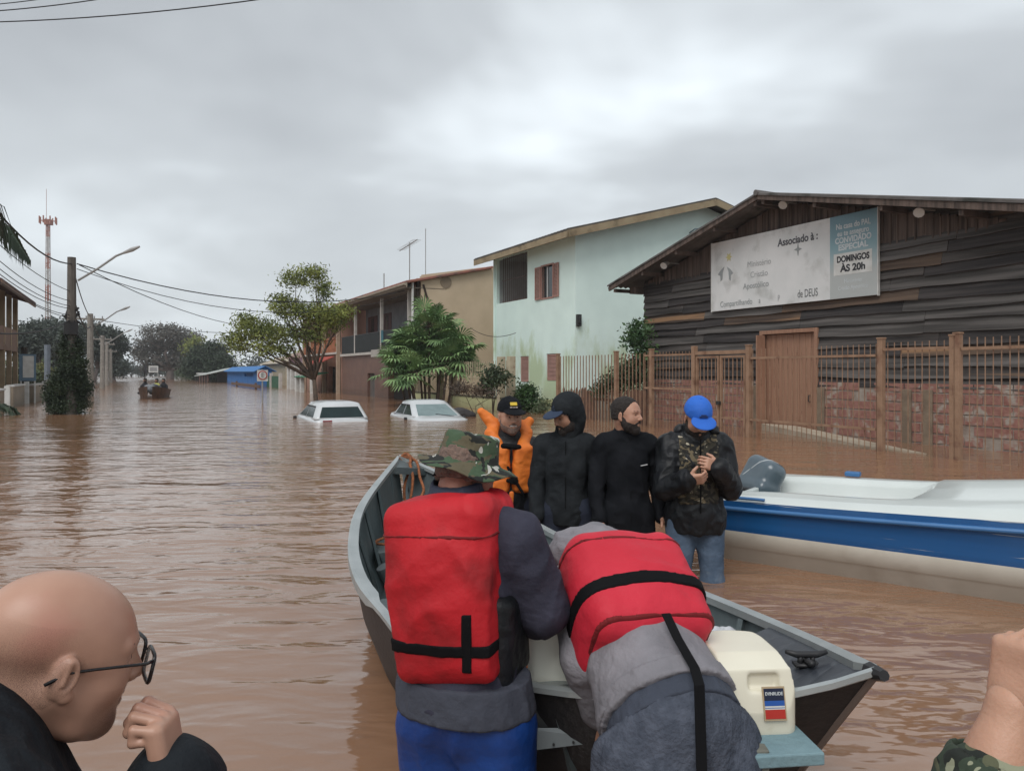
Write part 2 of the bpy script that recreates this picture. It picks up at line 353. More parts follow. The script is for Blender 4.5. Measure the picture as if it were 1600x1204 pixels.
# ---------- materials for walls ----------
def wallmat(name,base,base2=None,stain=(.2,.16,.12),line=.35,green=None,gz=(1,3),rough=.85,st=.5):
    """painted render with blotches, a wet flood line near the water, and optional green growth in a band"""
    m=pm(name,base,base2,sc=1.2,rough=rough,bump=.25,bsc=30)
    t=m.node_tree; n=t.nodes.new; l=t.links.new; p=t.nodes['Principled BSDF']; last=p.inputs['Base Color'].links[0].from_socket
    ge=n('ShaderNodeNewGeometry'); sp=n('ShaderNodeSeparateXYZ'); l(ge.outputs['Position'],sp.inputs[0])
    nz=n('ShaderNodeTexNoise'); nz.inputs['Scale'].default_value=1.7; nz.inputs['Detail'].default_value=6; nz.inputs['Roughness'].default_value=.65
    mp=n('ShaderNodeMapping'); mp.inputs['Scale'].default_value=(1,1,.45); l(ge.outputs['Position'],mp.inputs[0]); l(mp.outputs[0],nz.inputs['Vector'])
    def mixin(fac,col):
        nonlocal last
        mx=n('ShaderNodeMix'); mx.data_type='RGBA'; l(fac,mx.inputs[0]); l(last,mx.inputs[6]); mx.inputs[7].default_value=(*col,1); last=mx.outputs[2]
    def band(z0,z1,thr,soft,amt):
        a=n('ShaderNodeMapRange'); l(sp.outputs[2],a.inputs[0]); a.inputs[1].default_value=z0; a.inputs[2].default_value=z1; a.inputs[3].default_value=1; a.inputs[4].default_value=0
        b=n('ShaderNodeMath'); b.operation='ADD'; l(a.outputs[0],b.inputs[0]); l(nz.outputs['Fac'],b.inputs[1])
        c=n('ShaderNodeMapRange'); l(b.outputs[0],c.inputs[0]); c.inputs[1].default_value=thr; c.inputs[2].default_value=thr+soft; c.inputs[3].default_value=0; c.inputs[4].default_value=amt; return c.outputs[0]
    if green: 
        n2=n('ShaderNodeTexNoise'); n2.inputs['Scale'].default_value=.55; n2.inputs['Detail'].default_value=4; l(mp.outputs[0],n2.inputs['Vector'])
        a=band(gz[0],gz[1],1.16,.22,.65); q=n('ShaderNodeMapRange'); l(n2.outputs['Fac'],q.inputs[0]); q.inputs[1].default_value=.46; q.inputs[2].default_value=.56
        q2=n('ShaderNodeMath'); q2.operation='MULTIPLY'; l(a,q2.inputs[0]); l(q.outputs[0],q2.inputs[1]); mixin(q2.outputs[0],green)
    mixin(band(-.2,line*2,.75,.5,st),stain)
    l(last,p.inputs['Base Color']); return m
dark_fill=pm('dark_interior',(.03,.026,.024),rough=.9)  # near-black colour standing in for unlit rooms; also used on dark posts
glass_dark=pm('window_glass',(.03,.04,.045),rough=.08,spec=.8)
wht=pm('white_paint',(.62,.62,.60),(.5,.5,.47),rough=.6,sc=4)
def tilemat(name,c1,c2,rows=5.0):
    m=pm(name,c1,c2,sc=6,rough=.85,spots=((.08,.06,.05),2.2,.5,.75)); t=m.node_tree; n=t.nodes.new; l=t.links.new; p=t.nodes['Principled BSDF']
    return m
# corrugated roof slab: wave across 'a' direction, from eave to ridge
def roof_sheet(mb,p00,p01,p10,p11,th=.06,wave=.0,per=.25):
    """quad p00-p01 (along eave) / p10-p11 (along ridge); optional corrugation in z"""
    p00,p01,p10,p11=map(Vector,(p00,p01,p10,p11)); L0=(p01-p00).length; n=max(1,int(L0/per*4)) if wave else 1
    top=[];bot=[]
    for i in range(n+1):
        t=i/n; dz=wave*math.sin(2*math.pi*t*L0/per) if wave else 0
        a=p00.lerp(p01,t);b=p10.lerp(p11,t); top.append((a+Vector((0,0,dz+th)),b+Vector((0,0,dz+th)))); bot.append((a+Vector((0,0,dz)),b+Vector((0,0,dz))))
    for i in range(n):
        a,b=top[i];c,d=top[i+1];e,f=bot[i];g,h=bot[i+1]
        mb.add([a,b,d,c],[[0,1,2,3]]); mb.add([e,f,h,g],[[3,2,1,0]]); mb.add([a,c,g,e],[[0,1,2,3]]); mb.add([b,f,h,d],[[0,1,2,3]])
    a,b=top[0];e,f=bot[0]; mb.add([a,e,f,b],[[0,1,2,3]]); a,b=top[-1];e,f=bot[-1]; mb.add([a,b,f,e],[[0,1,2,3]])

# ================= WOODEN SHED (church hall) =================
def shed():
    r0=13.6; o=(r0,12.9,0)
    T=thing('wooden_hall','dark weathered plank hall with brick base and white signboard behind the brown fence','hall',(r0,12.9,-.9),True)
    sL,sR=18.2,7.2; zb=1.1; zt=3.9; ridge_s,ridge_z=12.9,5.36
    plank=pm('weathered_plank',(.105,.092,.084),(.022,.019,.018),sc=4,rough=.85,bump=.5,bsc=9,stretch=(1,.10,3),lo=.35,hi=.65,spots=((.19,.12,.075),1.6,.60,.72))
    vpl=pm('gable_plank',(.13,.095,.078),(.05,.037,.031),sc=4,rough=.9,bump=.8,bsc=14,stretch=(1,3,.15))
    red=pm('old_brick',(.29,.15,.12),(.22,.10,.08),sc=9,rough=.9,bump=.7,bsc=18,spots=((.32,.28,.24),4.2,.56,.66))
    mort=pm('pale_mortar',(.33,.29,.25),(.22,.17,.14),sc=5,rough=.95,bump=.6)
    wood=pm('brown_door_wood',(.33,.185,.12),(.26,.14,.09),sc=4,rough=.7,bump=.3,stretch=(1,6,.3))
    # door opening (on the wall)
    dA,dz1=sz(1195,505,r0); dB,_=sz(1276,505,r0); dz1=2.28; s1,s0=max(dA,dB),min(dA,dB)
    # horizontal weather boards as lapped real boards
    rnd=random.Random(3); z=zb-.03; i=0; PB=[MB(),MB(),MB(),MB()]
    while z<zt+.02:
        h=rnd.uniform(.19,.25)
        for (a0,a1) in ((sR-.1,s0),(s1,sL)) if z<dz1 else ((sR-.1,sL),):
            segs=[a0]; 
            if a1-a0>3.2:
                k=a0+rnd.uniform(1.5,3)
                while k<a1-1: segs.append(k); k+=rnd.uniform(2.2,3.6)
            segs.append(a1)
            for j in range(len(segs)-1):
                y0,y1=segs[j]+.004,segs[j+1]-.004; n=max(2,int((y1-y0)/.25)); d0=rnd.uniform(-.012,.012); d1=rnd.uniform(-.012,.012)
                rings=[]; b=PB[rnd.choice((0,0,1,1,2,2,2,3))]
                ph=rnd.uniform(0,9)
                for q in range(n+1):
                    t=q/n; y=y0+(y1-y0)*t; wz=.012*math.sin(y*1.7+ph)+.006*math.sin(y*5+ph); dd=d0+(d1-d0)*t; ro=.066+abs(.016*math.sin(y*2.1+ph))
                    rings.append([(r0-ro,y,z+wz+dd),(r0-ro+.02,y,z+wz+dd-.002),(r0+.01,y,z+h+.03+wz),(r0-.012,y,z+h+.03+wz+dd)])
                b.loft(rings)
        z+=h*.96
    for b_,mt_ in zip(PB,(plank,pm('plank_dark',(.06,.052,.05),(.018,.016,.016),sc=4,rough=.85,bump=.5,bsc=9,stretch=(1,.10,3)),pm('plank_grey',(.125,.114,.107),(.045,.041,.038),sc=4,rough=.85,bump=.5,bsc=9,stretch=(1,.10,3)),pm('plank_brown',(.125,.085,.06),(.05,.034,.026),sc=4,rough=.85,bump=.5,bsc=9,stretch=(1,.10,3),spots=((.26,.15,.08),1.5,.55,.66)))): b_.build('weatherboards',mt_,T)
    # vertical gable boards
    v=MB(); s=sR+.0
    def roofz(s): return ridge_z-(abs(s-ridge_s)/(sL+.5-ridge_s))*1.5-.03
    while s<sL:
        w=rnd.uniform(.14,.2); z1=roofz(s+w/2)
        if z1>zt+.08:
            zz=zt-rnd.uniform(0,.06); v.box(r0-.03-rnd.uniform(0,.012),r0+.005,s+.006,s+w-.006,zz,z1+.02)
            if rnd.random()<.75: v.box(r0-.052,r0-.02,s+w-.02,s+w+.016,zz+.03,z1)
        s+=w
    v.build('gable_boards',vpl,T)
    # back wall sheet + side walls + rear
    bk=MB(); bk.facade(0,r0+.012,sR,sL,-.9,zt+.05,[(s0,s1,-.9,dz1)],.12)
    bk.add([(r0+.012,sR,zt),(r0+.012,sL,zt),(r0+.012,sL,4.05),(r0+.012,ridge_s,ridge_z),(r0+.012,sR,4.05)],[[0,1,2,3,4]])
    bk.box(r0+.02,r0+13,sL-.12,sL,-.9,4.0); bk.box(r0+.02,r0+13,sR,sR+.12,-.9,4.0); bk.box(r0+12.9,r0+13,sR+.12,sL-.12,-.9,4.0)
    bk.build('wall',plank,T)
    # brick base: individual courses
    br=MB(); mo=MB()
    for (a0,a1) in ((sR,s0-.12),(s1+.12,sL)):
        mo.box(r0-.055,r0+.0,a0,a1,-.9,zb-.03)
        z=-.35; k=0; br=MB()
        while z<zb-.06:
            h=.186; s=a0-(.17 if k%2 else 0)
            while s<a1:
                e0,e1=max(s+.006,a0+.01),min(s+.325,a1-.01)
                if e1-e0>.05 and rnd.random()>.03: 
                    dd=rnd.uniform(0,.009); br.box(r0-.066-dd,r0-.05,e0,e1,z+.008+rnd.uniform(0,.008),z+h-.014)
                s+=.342
            z+=h+.006; k+=1
        br.build('brickwork',red,T)
    mo.build('mortar_bed',mort,T)
    for su_ in (sL-.1,su(1422,r0),su(1455,r0),s1+.2,s0-.2):
        MB().box(r0-.12,r0-.072,su_-.09,su_+.09,-.9,zb-.05).build('wall_pier',pm('pier_wood',(.22,.17,.12),(.16,.12,.085),sc=4,rough=.9,bump=.5),T,bevel=.01)
    # door: frame + leaf + ajar leaf edge
    d=MB(); d.box(r0-.09,r0+.12,s0-.09,s0,-.9,dz1+.09); d.box(r0-.09,r0+.12,s1,s1+.09,-.9,dz1+.09); d.box(r0-.088,r0+.118,s0,s1,dz1,dz1+.088)
    d.build('door_frame',wood,T,bevel=.006)
    lf=MB(); w=(s1-s0)/9
    for i in range(9): lf.box(r0+.03,r0+.07+(i%2)*.004,s0+i*w+.004,s0+(i+1)*w-.004,-.9,dz1-.01)
    D=lf.build('door',wood,T,bevel=.004)
    MB().tube([(r0+.02,s0+.2,.72),(r0-.03,s0+.2,.72),(r0-.03,s0+.2,.86),(r0+.02,s0+.2,.86)],.012,6).build('handle',pm('iron',(.06,.06,.06),rough=.5,metal=.7),D)
    mbx=MB(); mbx.box(r0-.3,r0-.03,s1-.05,s1-.01,-.9,dz1-.02); mbx.build('open_door_leaf',wood,T,bevel=.004)
    # roof
    rf=MB(); re0,re1=12.75,r0+13.3
    roof_sheet(rf,(re0,sL+.75,3.93),(re1,sL+.75,3.93),(re0,ridge_s,ridge_z+.07),(re1,ridge_s,ridge_z+.07),.05,.022,.18)
    roof_sheet(rf,(re0,ridge_s,ridge_z+.07),(re1,ridge_s,ridge_z+.07),(re0,sR-.8,3.93),(re1,sR-.8,3.93),.05,.022,.18)
    RF=rf.build('roof',pm('fibre_cement',(.13,.12,.115),(.08,.075,.07),sc=2,rough=.9,bump=.4,spots=((.04,.04,.035),1.3,.5,.62)),T)
    MB().tube([(re0-.02,ridge_s,ridge_z+.12),(re1,ridge_s,ridge_z+.12)],.07,8).build('ridge_cap',M['fibre_cement'],RF)
    vb=MB(); vb.beam((re0+.05,sL+.72,3.86),(re0+.05,ridge_s,ridge_z+.03),.05,.12); vb.beam((re0+.05,ridge_s,ridge_z+.03),(re0+.05,sR-.75,3.86),.05,.12)
    vb.build('bargeboard',vpl,RF)
    pu=MB()
    for t in (0.02,.25,.5,.75,.98):
        for sg in ((sL+.6,3.84),(sR-.6,3.84)): 
            s=ridge_s+(sg[0]-ridge_s)*t; z=ridge_z-.02+(sg[1]-ridge_z)*t; pu.box(re0+.08,r0+1,s-.04,s+.04,z-.1,z)
    pu.build('purlins',vpl,RF)
    MB().box(re0+.5,r0+.1,sL+.0,sL+.3,3.7,3.88).build('eave_board',vpl,RF)
    # floodlights on the gable
    for (u,v,rr) in ((1040,412,13.1),(1226,317,13.2),(1438,328,13.15)):
        s,z=sz(u,v,rr); F=MB().beam((r0-.03,s,z+.03),(rr+.05,s,z+.03),.03).build('floodlight_arm',pm('lamp_grey',(.3,.3,.29),rough=.5),T)
        mm=MB(); mm.tube([(rr+.1,s+.02,z+.03),(rr,s,z),(rr-.1,s-.04,z-.07)],[.05,.07,.1],10); mm.build('floodlight',pm('lamp_white',(.55,.55,.53),rough=.4),F,smooth=False)
    # ----- signboard (part of hall? lifted away on its own: a thing) -----
    rs_=13.47; sa=su(1112,rs_); sb=su(1371,rs_); sm=su(1297,rs_); z0,z1=2.95,4.71
    S=thing('signboard','large faded white church signboard with a blue right panel, fixed on the plank gable','sign',(rs_,(sa+sb)/2,z0),True)
    MB().box(rs_,rs_+.05,sb,sa,z0,z1).build('board',pm('sign_white',(.66,.66,.65),(.58,.59,.58),sc=1.5,rough=.45,det=6,spots=((.36,.36,.34),2.0,.55,.8)),S)
    bl=bpy.data.materials.new('sign_blue_fade'); bl.use_nodes=True; t=bl.node_tree; p=t.nodes['Principled BSDF']; n=t.nodes.new; l=t.links.new
    tc=n('ShaderNodeTexCoord'); spx=n('ShaderNodeSeparateXYZ'); l(tc.outputs['Object'],spx.inputs[0]); rp=n('ShaderNodeValToRGB'); mr=n('ShaderNodeMapRange'); l(spx.outputs[2],mr.inputs[0]); mr.inputs[2].default_value=z1-z0; l(mr.outputs[0],rp.inputs[0])
    e=rp.color_ramp.elements; e[0].position=.3; e[0].color=(.40,.42,.41,1); e[1].position=1; e[1].color=(.135,.25,.31,1); k=e.new(.62); k.color=(.21,.34,.38,1)
    l(rp.outputs[0],p.inputs['Base Color']); p.inputs['Roughness'].default_value=.45
    MB().box(rs_-.004,rs_,sb,sm,z0,z1).build('blue_panel',bl,S)
    MB().box(rs_-.008,rs_+.052,sb-.02,sb,z0-.02,z1+.02).build('frame_strip',M['white_paint'],S); MB().box(rs_-.008,rs_+.052,sa,sa+.02,z0-.02,z1+.02).build('frame_strip',M['white_paint'],S)
    def W(txt,s,z,size,mat,xs=1,al='CENTER',bold=.0): text('lettering',txt,mat,S,(rs_-.006,s,z),(R_(90),0,R_(-90)),size,al,.001,bold,xs)
    blk=pm('letter_black',(.03,.03,.035),rough=.6); gr=pm('letter_grey',(.30,.32,.32),rough=.6); gr2=pm('letter_faded',(.40,.41,.41),rough=.6); lw=pm('letter_white',(.6,.64,.65),rough=.6)
    W('Associado à :',su(1246,rs_),4.38,.24,pm('letter_dark',(.09,.09,.10),rough=.6),.9,bold=.006)
    W('Ministério',su(1186,rs_),4.0,.2,gr2,.95); W('Cristão',su(1186,rs_),3.74,.2,gr2,.95); W('Apostólico',su(1181,rs_),3.48,.2,gr,.95)
    W('Compartilhando',su(1150,rs_),3.10,.2,gr,.85); W('a',su(1187,rs_),3.10,.2,gr,.7); W('P',su(1217,rs_),3.1,.2,gr2,.7)
    W('de DEUS',su(1262,rs_),3.14,.25,pm('letter_mid',(.16,.17,.17),rough=.6),.62)
    sc=(sb+sm)/2
    W('Na casa do PAI,',sc,4.47,.165,lw,.8,bold=.004); W('eu te asseguro',sc,4.32,.165,lw,.8,bold=.004); W('CONVIDADO',sc,4.17,.17,lw,.85,bold=.006); W('ESPECIAL',sc,4.02,.17,lw,1.05,bold=.006)
    MB().box(rs_-.007,rs_-.0045,sb+.12,sm-.10,3.44,3.9).build('white_patch',M['white_paint'],S,bevel=.0)
    def W2(t_,z,sz_,xs): text('lettering',t_,blk,S,(rs_-.009,sc,z),(R_(90),0,R_(-90)),sz_,'CENTER',.001,.008,xs)
    W2('DOMINGOS',3.77,.18,.82); W2('ÀS 20h',3.57,.2,1.05)
    W('Ministério',sc,3.3,.12,lw,.9); W('Cristão Apostólico',sc,3.16,.12,lw,.8)
    # star emblem, sun and doves
    def shape(pts,s,z,mat,nm): MB().prism([(s-a,z+b) for a,b in pts],0,rs_-.008,rs_-.003).build(nm,mat,S)
    shape([(.13*(1 if i%2==0 else .3)*math.cos(i*math.pi/4+math.pi/2)*.9,.15*(1 if i%2==0 else .3)*math.sin(i*math.pi/4+math.pi/2)) for i in range(8)],su(1247,rs_),4.16,gr,'star_emblem')
    shape([(.12*(1 if i%2==0 else .45)*math.cos(i*math.pi/6),.12*(1 if i%2==0 else .45)*math.sin(i*math.pi/6)) for i in range(12)],su(1139,rs_),4.28,pm('sun_yellow',(.55,.5,.22),rough=.6),'sun_emblem')
    dove=[(-.12,.02),(-.02,.12),(.12,.2),(.06,.06),(.04,-.12),(-.02,-.16),(-.03,-.02)]
    shape(dove,su(1127,rs_),3.86,gr,'dove_emblem'); shape([(-a*.9,b) for a,b in dove],su(1141,rs_),3.84,gr,'dove_emblem')
shed()
# concrete path slab to the door
MB().add([(11.95,su(1370,11.95),-.6),(11.95,su(1400,11.95),-.6),(13.5,su(1205,13.5),-.6),(13.5,su(1180,13.5),-.6)]+[(11.95,9.3,.035),(11.95,8.2,.02),(13.5,12.4,.16),(13.5,13.6,.16)],[[0,1,5,4],[1,2,6,5],[2,3,7,6],[3,0,4,7],[4,5,6,7]]).build('path',pm('path_concrete',(.42,.36,.28),(.33,.27,.2),rough=.9,bump=.3),o=(12.7,11,-.6),st=True,kind='structure')

# ================= FENCES =================
FR=11.7
br_steel=pm('rust_brown_paint',(.29,.18,.115),(.22,.13,.08),sc=5,rough=.7,bump=.25,spots=((.16,.08,.05),5,.58,.7))
cr_steel=pm('cream_paint',(.46,.40,.28),(.36,.30,.21),sc=4,rough=.7,spots=((.24,.15,.09),4,.6,.72))
def fence(label,s_a,s_b,zt,posts,mat,gap=.118,rails=(.1,),bar=.0115,pw=.10,cat='fence',pz=0.06,z0=-.55,r=FR,group=None,barz0=None):
    T=thing('metal_fence',label,cat,(r,(s_a+s_b)/2,z0),True,group)
    b=MB(); lo,hi=min(s_a,s_b),max(s_a,s_b); n=int((hi-lo)/gap)
    for i in range(n+1):
        s=lo+(hi-lo)*i/n
        if any(abs(s-p)<pw*.8 for p in posts): continue
        b.box(r-bar/2,r+bar/2,s-bar/2,s+bar/2,barz0 if barz0 is not None else z0,zt(s)+random.uniform(-.006,.006))
    b.build('bars',mat,T)
    for dz in rails: MB().beam((r-.012,lo,zt(lo)-dz),(r-.012,hi,zt(hi)-dz),.03,.045).build('rail',mat,T)
    for p in posts: 
        q=MB().box(r-pw/2,r+pw/2,p-pw/2,p+pw/2,z0,zt(p)+pz).box(r-pw/2-.01,r+pw/2+.01,p-pw/2-.01,p+pw/2+.01,zt(p)+pz,zt(p)+pz+.03)
        q.build('post',mat,T,bevel=.006)
    return T
zf=lambda s:1.93
sP=[su(u,FR) for u in (1018,1085,1170,1377,1497)]
fence('tall brown bar fence panel at the right edge, in front of the brick base',sP[4]-.06,5.0,zf,[sP[4],5.2,],br_steel,rails=(.17,1.95),group=None)
T=fence('wide brown barred gate between two thick posts near the right edge',sP[3],sP[4]+.1,lambda s:1.9,[sP[3],sP[4]+.07],br_steel,rails=(.12,),cat='gate')
fence('brown bar fence panel in front of the plank door and its path',sP[2],sP[3]+.1,lambda s:1.88,[sP[2],],br_steel,rails=(.2,1.5))
def gate():
    T=thing('metal_gate','narrow brown double leaf gate of upright bars below the white signboard','gate',(FR,(sP[1]+sP[2])/2,-.55),True)
    mid=su(1125,FR)
    MB().box(FR-.055,FR+.055,sP[1]-.055,sP[1]+.055,-.55,1.99).build('post',br_steel,T,bevel=.006)
    MB().box(FR-.04,FR+.04,sP[2]+.06,sP[1]-.06,1.78,1.86).build('lintel',br_steel,T)
    for a,b in ((sP[2]+.09,mid-.02),(mid+.02,sP[1]-.08)):
        f=MB(); f.box(FR-.025,FR+.025,a,a+.05,-.5,1.75); f.box(FR-.025,FR+.025,b-.05,b,-.5,1.75); f.box(FR-.024,FR+.024,a+.05,b-.05,1.7,1.749); f.box(FR-.024,FR+.024,a+.05,b-.05,.35,.4)
        n=int((b-a)/.11)
        for i in range(1,n): s=a+(b-a)*i/n; f.box(FR-.008,FR+.008,s-.008,s+.008,-.5,1.7)
        f.build('gate_leaf',br_steel,T)
    MB().box(FR-.07,FR-.03,mid-.06,mid+.06,.66,.74).build('latch',M['iron'],T)
gate()
fence('thin brown bar fence panel in front of the left end of the plank hall',sP[1]+.06,su(1008,FR),lambda s:1.88,[su(1018,FR)],br_steel,rails=(.08,.9))
# cream fence by mint house with old wooden pickets behind
sq=[su(872,FR),su(963,FR)]
fence('cream upright bar fence with a brown post in front of the pale green house',sq[0],su(1006,FR),lambda s:1.86,sq,br_steel,gap=.16,rails=(),bar=.02)
def pickets():
    s0,s1=su(1010,FR+.35),su(880,FR+.35); T=thing('picket_fence','low row of old brown pickets behind the cream bars','fence',(FR+.35,(s0+s1)/2,-.55),True)
    m=MB(); s=s0; r=FR+.35; rr=random.Random(5)
    while s<s1:
        z=.82+rr.uniform(-.05,.05); m.box(r-.012,r+.012,s,s+.1,-.55,z); m.prism([(s,z),(s+.1,z),(s+.05,z+.07)],0,r-.012,r+.012); s+=.155
    m.build('pickets',pm('old_picket',(.16,.085,.055),(.1,.055,.04),sc=5,rough=.9,bump=.4),T)
    MB().box(r+.014,r+.05,s0,s1,.55,.63).build('rail',M['old_picket'],T)
pickets()
# yellow wall and cream fence in front of the beige house
def yellow_fence():
    sa,sb=33.2,su(800,FR); T=thing('garden_wall','low pale yellow garden wall topped by a cream bar fence, with a mossy coping','wall',(FR,(sa+sb)/2,-.9),True)
    w=MB(); g0,g1=su(688,FR),su(707,FR); 
    zt=.42
    w.box(FR-.08,FR+.08,sb,g1,-.9,zt); w.box(FR-.08,FR+.08,g0,sa,-.9,zt); w.box(FR+.08,FR+3,sb,sb+.15,-.9,zt-.02)
    w.build('wall',wallmat('yellow_wall',(.42,.43,.24),(.36,.37,.2),stain=(.16,.12,.06),line=.25),T)
    MB().box(FR-.1,FR+.1,sb,g1,zt,zt+.06).box(FR-.1,FR+.1,g0,sa,zt,zt+.06).build('coping',pm('mossy_coping',(.1,.09,.06),(.05,.05,.035),sc=8,rough=.95,bump=.8),T)
    b=MB()
    for a,c in ((sb,g1),(g0,sa)):
        n=int((c-a)/.17)
        for i in range(n): s=a+(c-a)*(i+.5)/n; b.box(FR-.011,FR+.011,s-.011,s+.011,zt+.06,1.75+.15*math.sin(s*1.3) if c==sa else 1.78)
        b.box(FR-.03,FR-.012,a,c,1.15,1.19)
    b.build('bars',cr_steel,T)
    for s in (g0,g1,su(783,FR),sb+.07): MB().box(FR-.12,FR+.12,s-.11,s+.11,-.9,1.92).build('pillar',cr_steel,T,bevel=.01)
    MB().box(FR-.05,FR+.05,g1+.12,g0-.12,1.8,1.88).build('gate_lintel',cr_steel,T)
yellow_fence()

# ================= MINT HOUSE =================
def shutter(mb,r,s0,s1,z0,z1,t=.04):
    mb.box(r-t,r,s0,s0+.05,z0,z1); mb.box(r-t,r,s1-.05,s1,z0,z1); mb.box(r-t+.002,r,s0+.05,s1-.05,z0,z0+.06); mb.box(r-t+.002,r,s0+.05,s1-.05,z1-.06,z1)
    z=z0+.07
    while z<z1-.07: mb.add([(r-t+.006,s0+.05,z),(r-t+.006,s1-.05,z),(r-.004,s1-.05,z+.045),(r-.004,s0+.05,z+.045)],[[0,1,2,3]]); z+=.05
def mint():
    r0=14.0; s0=22.8; s1=su(773,r0); T=thing('pale_green_house','two storey pale green house with moss stains and pink shutters','house',(r0,s0,-.9),True)
    mt=wallmat('mint_wall',(.70,.84,.785),(.65,.785,.735),stain=(.3,.3,.22),line=.6,green=(.34,.42,.17),gz=(1.2,5.6))
    zt=6.28; hb=[su(824,r0),su(776,r0)]; b0,b1=min(hb),max(hb); bz0,bz1=4.28,zt-.12
    wA,wB=sorted((su(847,r0),su(864,r0))); wz0=zv(463,r0,wA); wz1=zv(413,r0,wA)
    lA,lB=sorted((su(826,r0),su(813,r0))); lC,lD=sorted((su(870,r0),su(854,r0)))
    l1z=zv(556,r0,lA); l1b=zv(597,r0,lA); l2z=zv(552,r0,lC); l2b=zv(595,r0,lC)
    w=MB(); w.facade(0,r0,s0,s1,-.9,zt,[(b0,b1,bz0,bz1),(wA,wB,wz0,wz1),(lA,lB,l1b,l1z),(lC,lD,l2b,l2z)],.14)
    r1=25.6; rr,rz=19.8,7.8
    w.add([(r0,s0,-.9),(r1,s0,-.9),(r1,s0,zt),(rr,s0,rz),(r0,s0,zt)],[[0,1,2,3,4]]); w.add([(r0,s1,-.9),(r1,s1,-.9),(r1,s1,zt),(rr,s1,rz),(r0,s1,zt)],[[4,3,2,1,0]])
    w.add([(r1,s0,-.9),(r1,s1,-.9),(r1,s1,zt),(r1,s0,zt)],[[0,1,2,3]])
    w.build('wall',mt,T)
    # balcony recess
    rc=MB(); rc.box(r0+1.4,r0+1.5,b0-.1,b1+.1,bz0-.1,bz1+.1); rc.box(r0+.14,r0+1.4,b1,b1+.1,bz0-.1,bz1+.1); rc.box(r0+.14,r0+1.4,b0-.1,b0,bz0-.1,bz1+.1); rc.box(r0+.14,r0+1.4,b0,b1,bz0-.1,bz0); rc.box(r0+.14,r0+1.4,b0,b1,bz1,bz1+.1)
    rc.build('balcony_recess',pm('recess_grey',(.34,.36,.35),rough=.9),T)
    MB().box(r0+1.3,r0+1.39,b0+.25,b0+1.1,bz0,bz0+1.95).build('balcony_door',pm('brown_door',(.1,.06,.05),rough=.7),T)
    g=MB(); n=13
    for i in range(n): s=b0+(b1-b0)*.82*(i+.5)/n; g.box(r0+.03,r0+.05,s-.012,s+.012,bz0,bz1)
    for z in (bz0+.05,(bz0+bz1)/2,bz1-.05): g.box(r0+.05,r0+.065,b0,b0+(b1-b0)*.84,z-.015,z+.015)
    g.build('balcony_grille',pm('grille_brown',(.11,.07,.06),rough=.7),T)
    MB().box(r0+.4,r0+.9,b0+.1,b0+.75,bz0,bz0+.8).build('balcony_cabinet',M['white_paint'],T,bevel=.02)
    pk=pm('pink_shutter',(.36,.20,.165),(.30,.16,.13),rough=.7,sc=3)
    f=MB(); f.box(r0-.03,r0+.1,wA-.06,wA,wz0-.06,wz1+.06); f.box(r0-.03,r0+.1,wB,wB+.06,wz0-.06,wz1+.06); f.box(r0-.028,r0+.1,wA,wB,wz1,wz1+.058); f.box(r0-.028,r0+.1,wA,wB,wz0-.058,wz0)
    Wn=f.build('window',pk,T)
    MB().box(r0+.1,r0+.12,wA,wB,wz0,wz1).build('pane',glass_dark,Wn)
    MB().box(r0+.07,r0+.098,wA+.1,wA+.16,wz0,wz1).box(r0+.07,r0+.098,wB-.3,wB-.24,wz0,wz1).build('sash',M['white_paint'],Wn)
    ws=wB-wA
    a=MB(); shutter(a,r0-.02,wB+.07,wB+.07+.42,wz0-.04,wz1+.02); a.build('shutter',pk,Wn)
    a=MB(); shutter(a,r0-.02,wA-.47,wA-.07,wz0-.04,wz1+.02); a.build('shutter',pk,Wn)
    for (a0,a1,z0,z1) in ((lA,lB,l1b,l1z),(lC,lD,l2b,l2z)):
        a=MB(); shutter(a,r0+.06,a0+.02,a1-.02,z0+.02,z1-.02); a.build('closed_shutter',pm('pink_panel',(.42,.24,.2),rough=.7),T)
    # roof with overhang
    rf=MB(); e0,e1=s0-.75,s1+.55
    sl=(rz-zt)/(rr-r0); ez=zt-sl*.75+.1
    roof_sheet(rf,(r0-.75,e0,ez),(r0-.75,e1,ez),(rr,e0,rz+.1),(rr,e1,rz+.1),.07,.02,.22)
    roof_sheet(rf,(rr,e0,rz+.1),(rr,e1,rz+.1),(r1+.75,e0,ez),(r1+.75,e1,ez),.07,.02,.22)
    Rf=rf.build('roof',pm('grey_tile',(.085,.075,.065),(.05,.045,.04),sc=3,rough=.9,bump=.5),T)
    bb=MB(); be=pm('beige_fascia',(.30,.24,.15),(.24,.18,.11),sc=3,rough=.8,spots=((.12,.09,.05),2,.58,.7))
    bb.beam((r0-.73,e0+.02,ez-.1),(r0-.73,e1,ez-.1),.04,.22); bb.beam((r0-.73,e0,ez-.1),(rr,e0,rz),.04,.24); bb.beam((rr,e0,rz),(r1+.7,e0,ez-.1),.04,.24)
    bb.build('fascia',be,Rf)
    MB().add([(r0-.7,e0+.05,ez-.14),(r0-.02,e0+.05,ez+.02),(r0-.02,e1,ez+.02),(r0-.7,e1,ez-.14)],[[0,1,2,3]]).build('soffit',M['beige_fascia'],Rf)
    # wall lamp, bracket, vent pipe
    lm=MB(); r=ru(903,s0); z=zv(500,r,s0); lm.box(r-.09,r+.09,s0-.12,s0,z-.22,z+.2); lm.box(r-.06,r+.06,s0-.16,s0-.12,z-.12,z+.12); lm.build('wall_lamp',pm('black_plastic',(.03,.03,.03),rough=.5),T,bevel=.02)
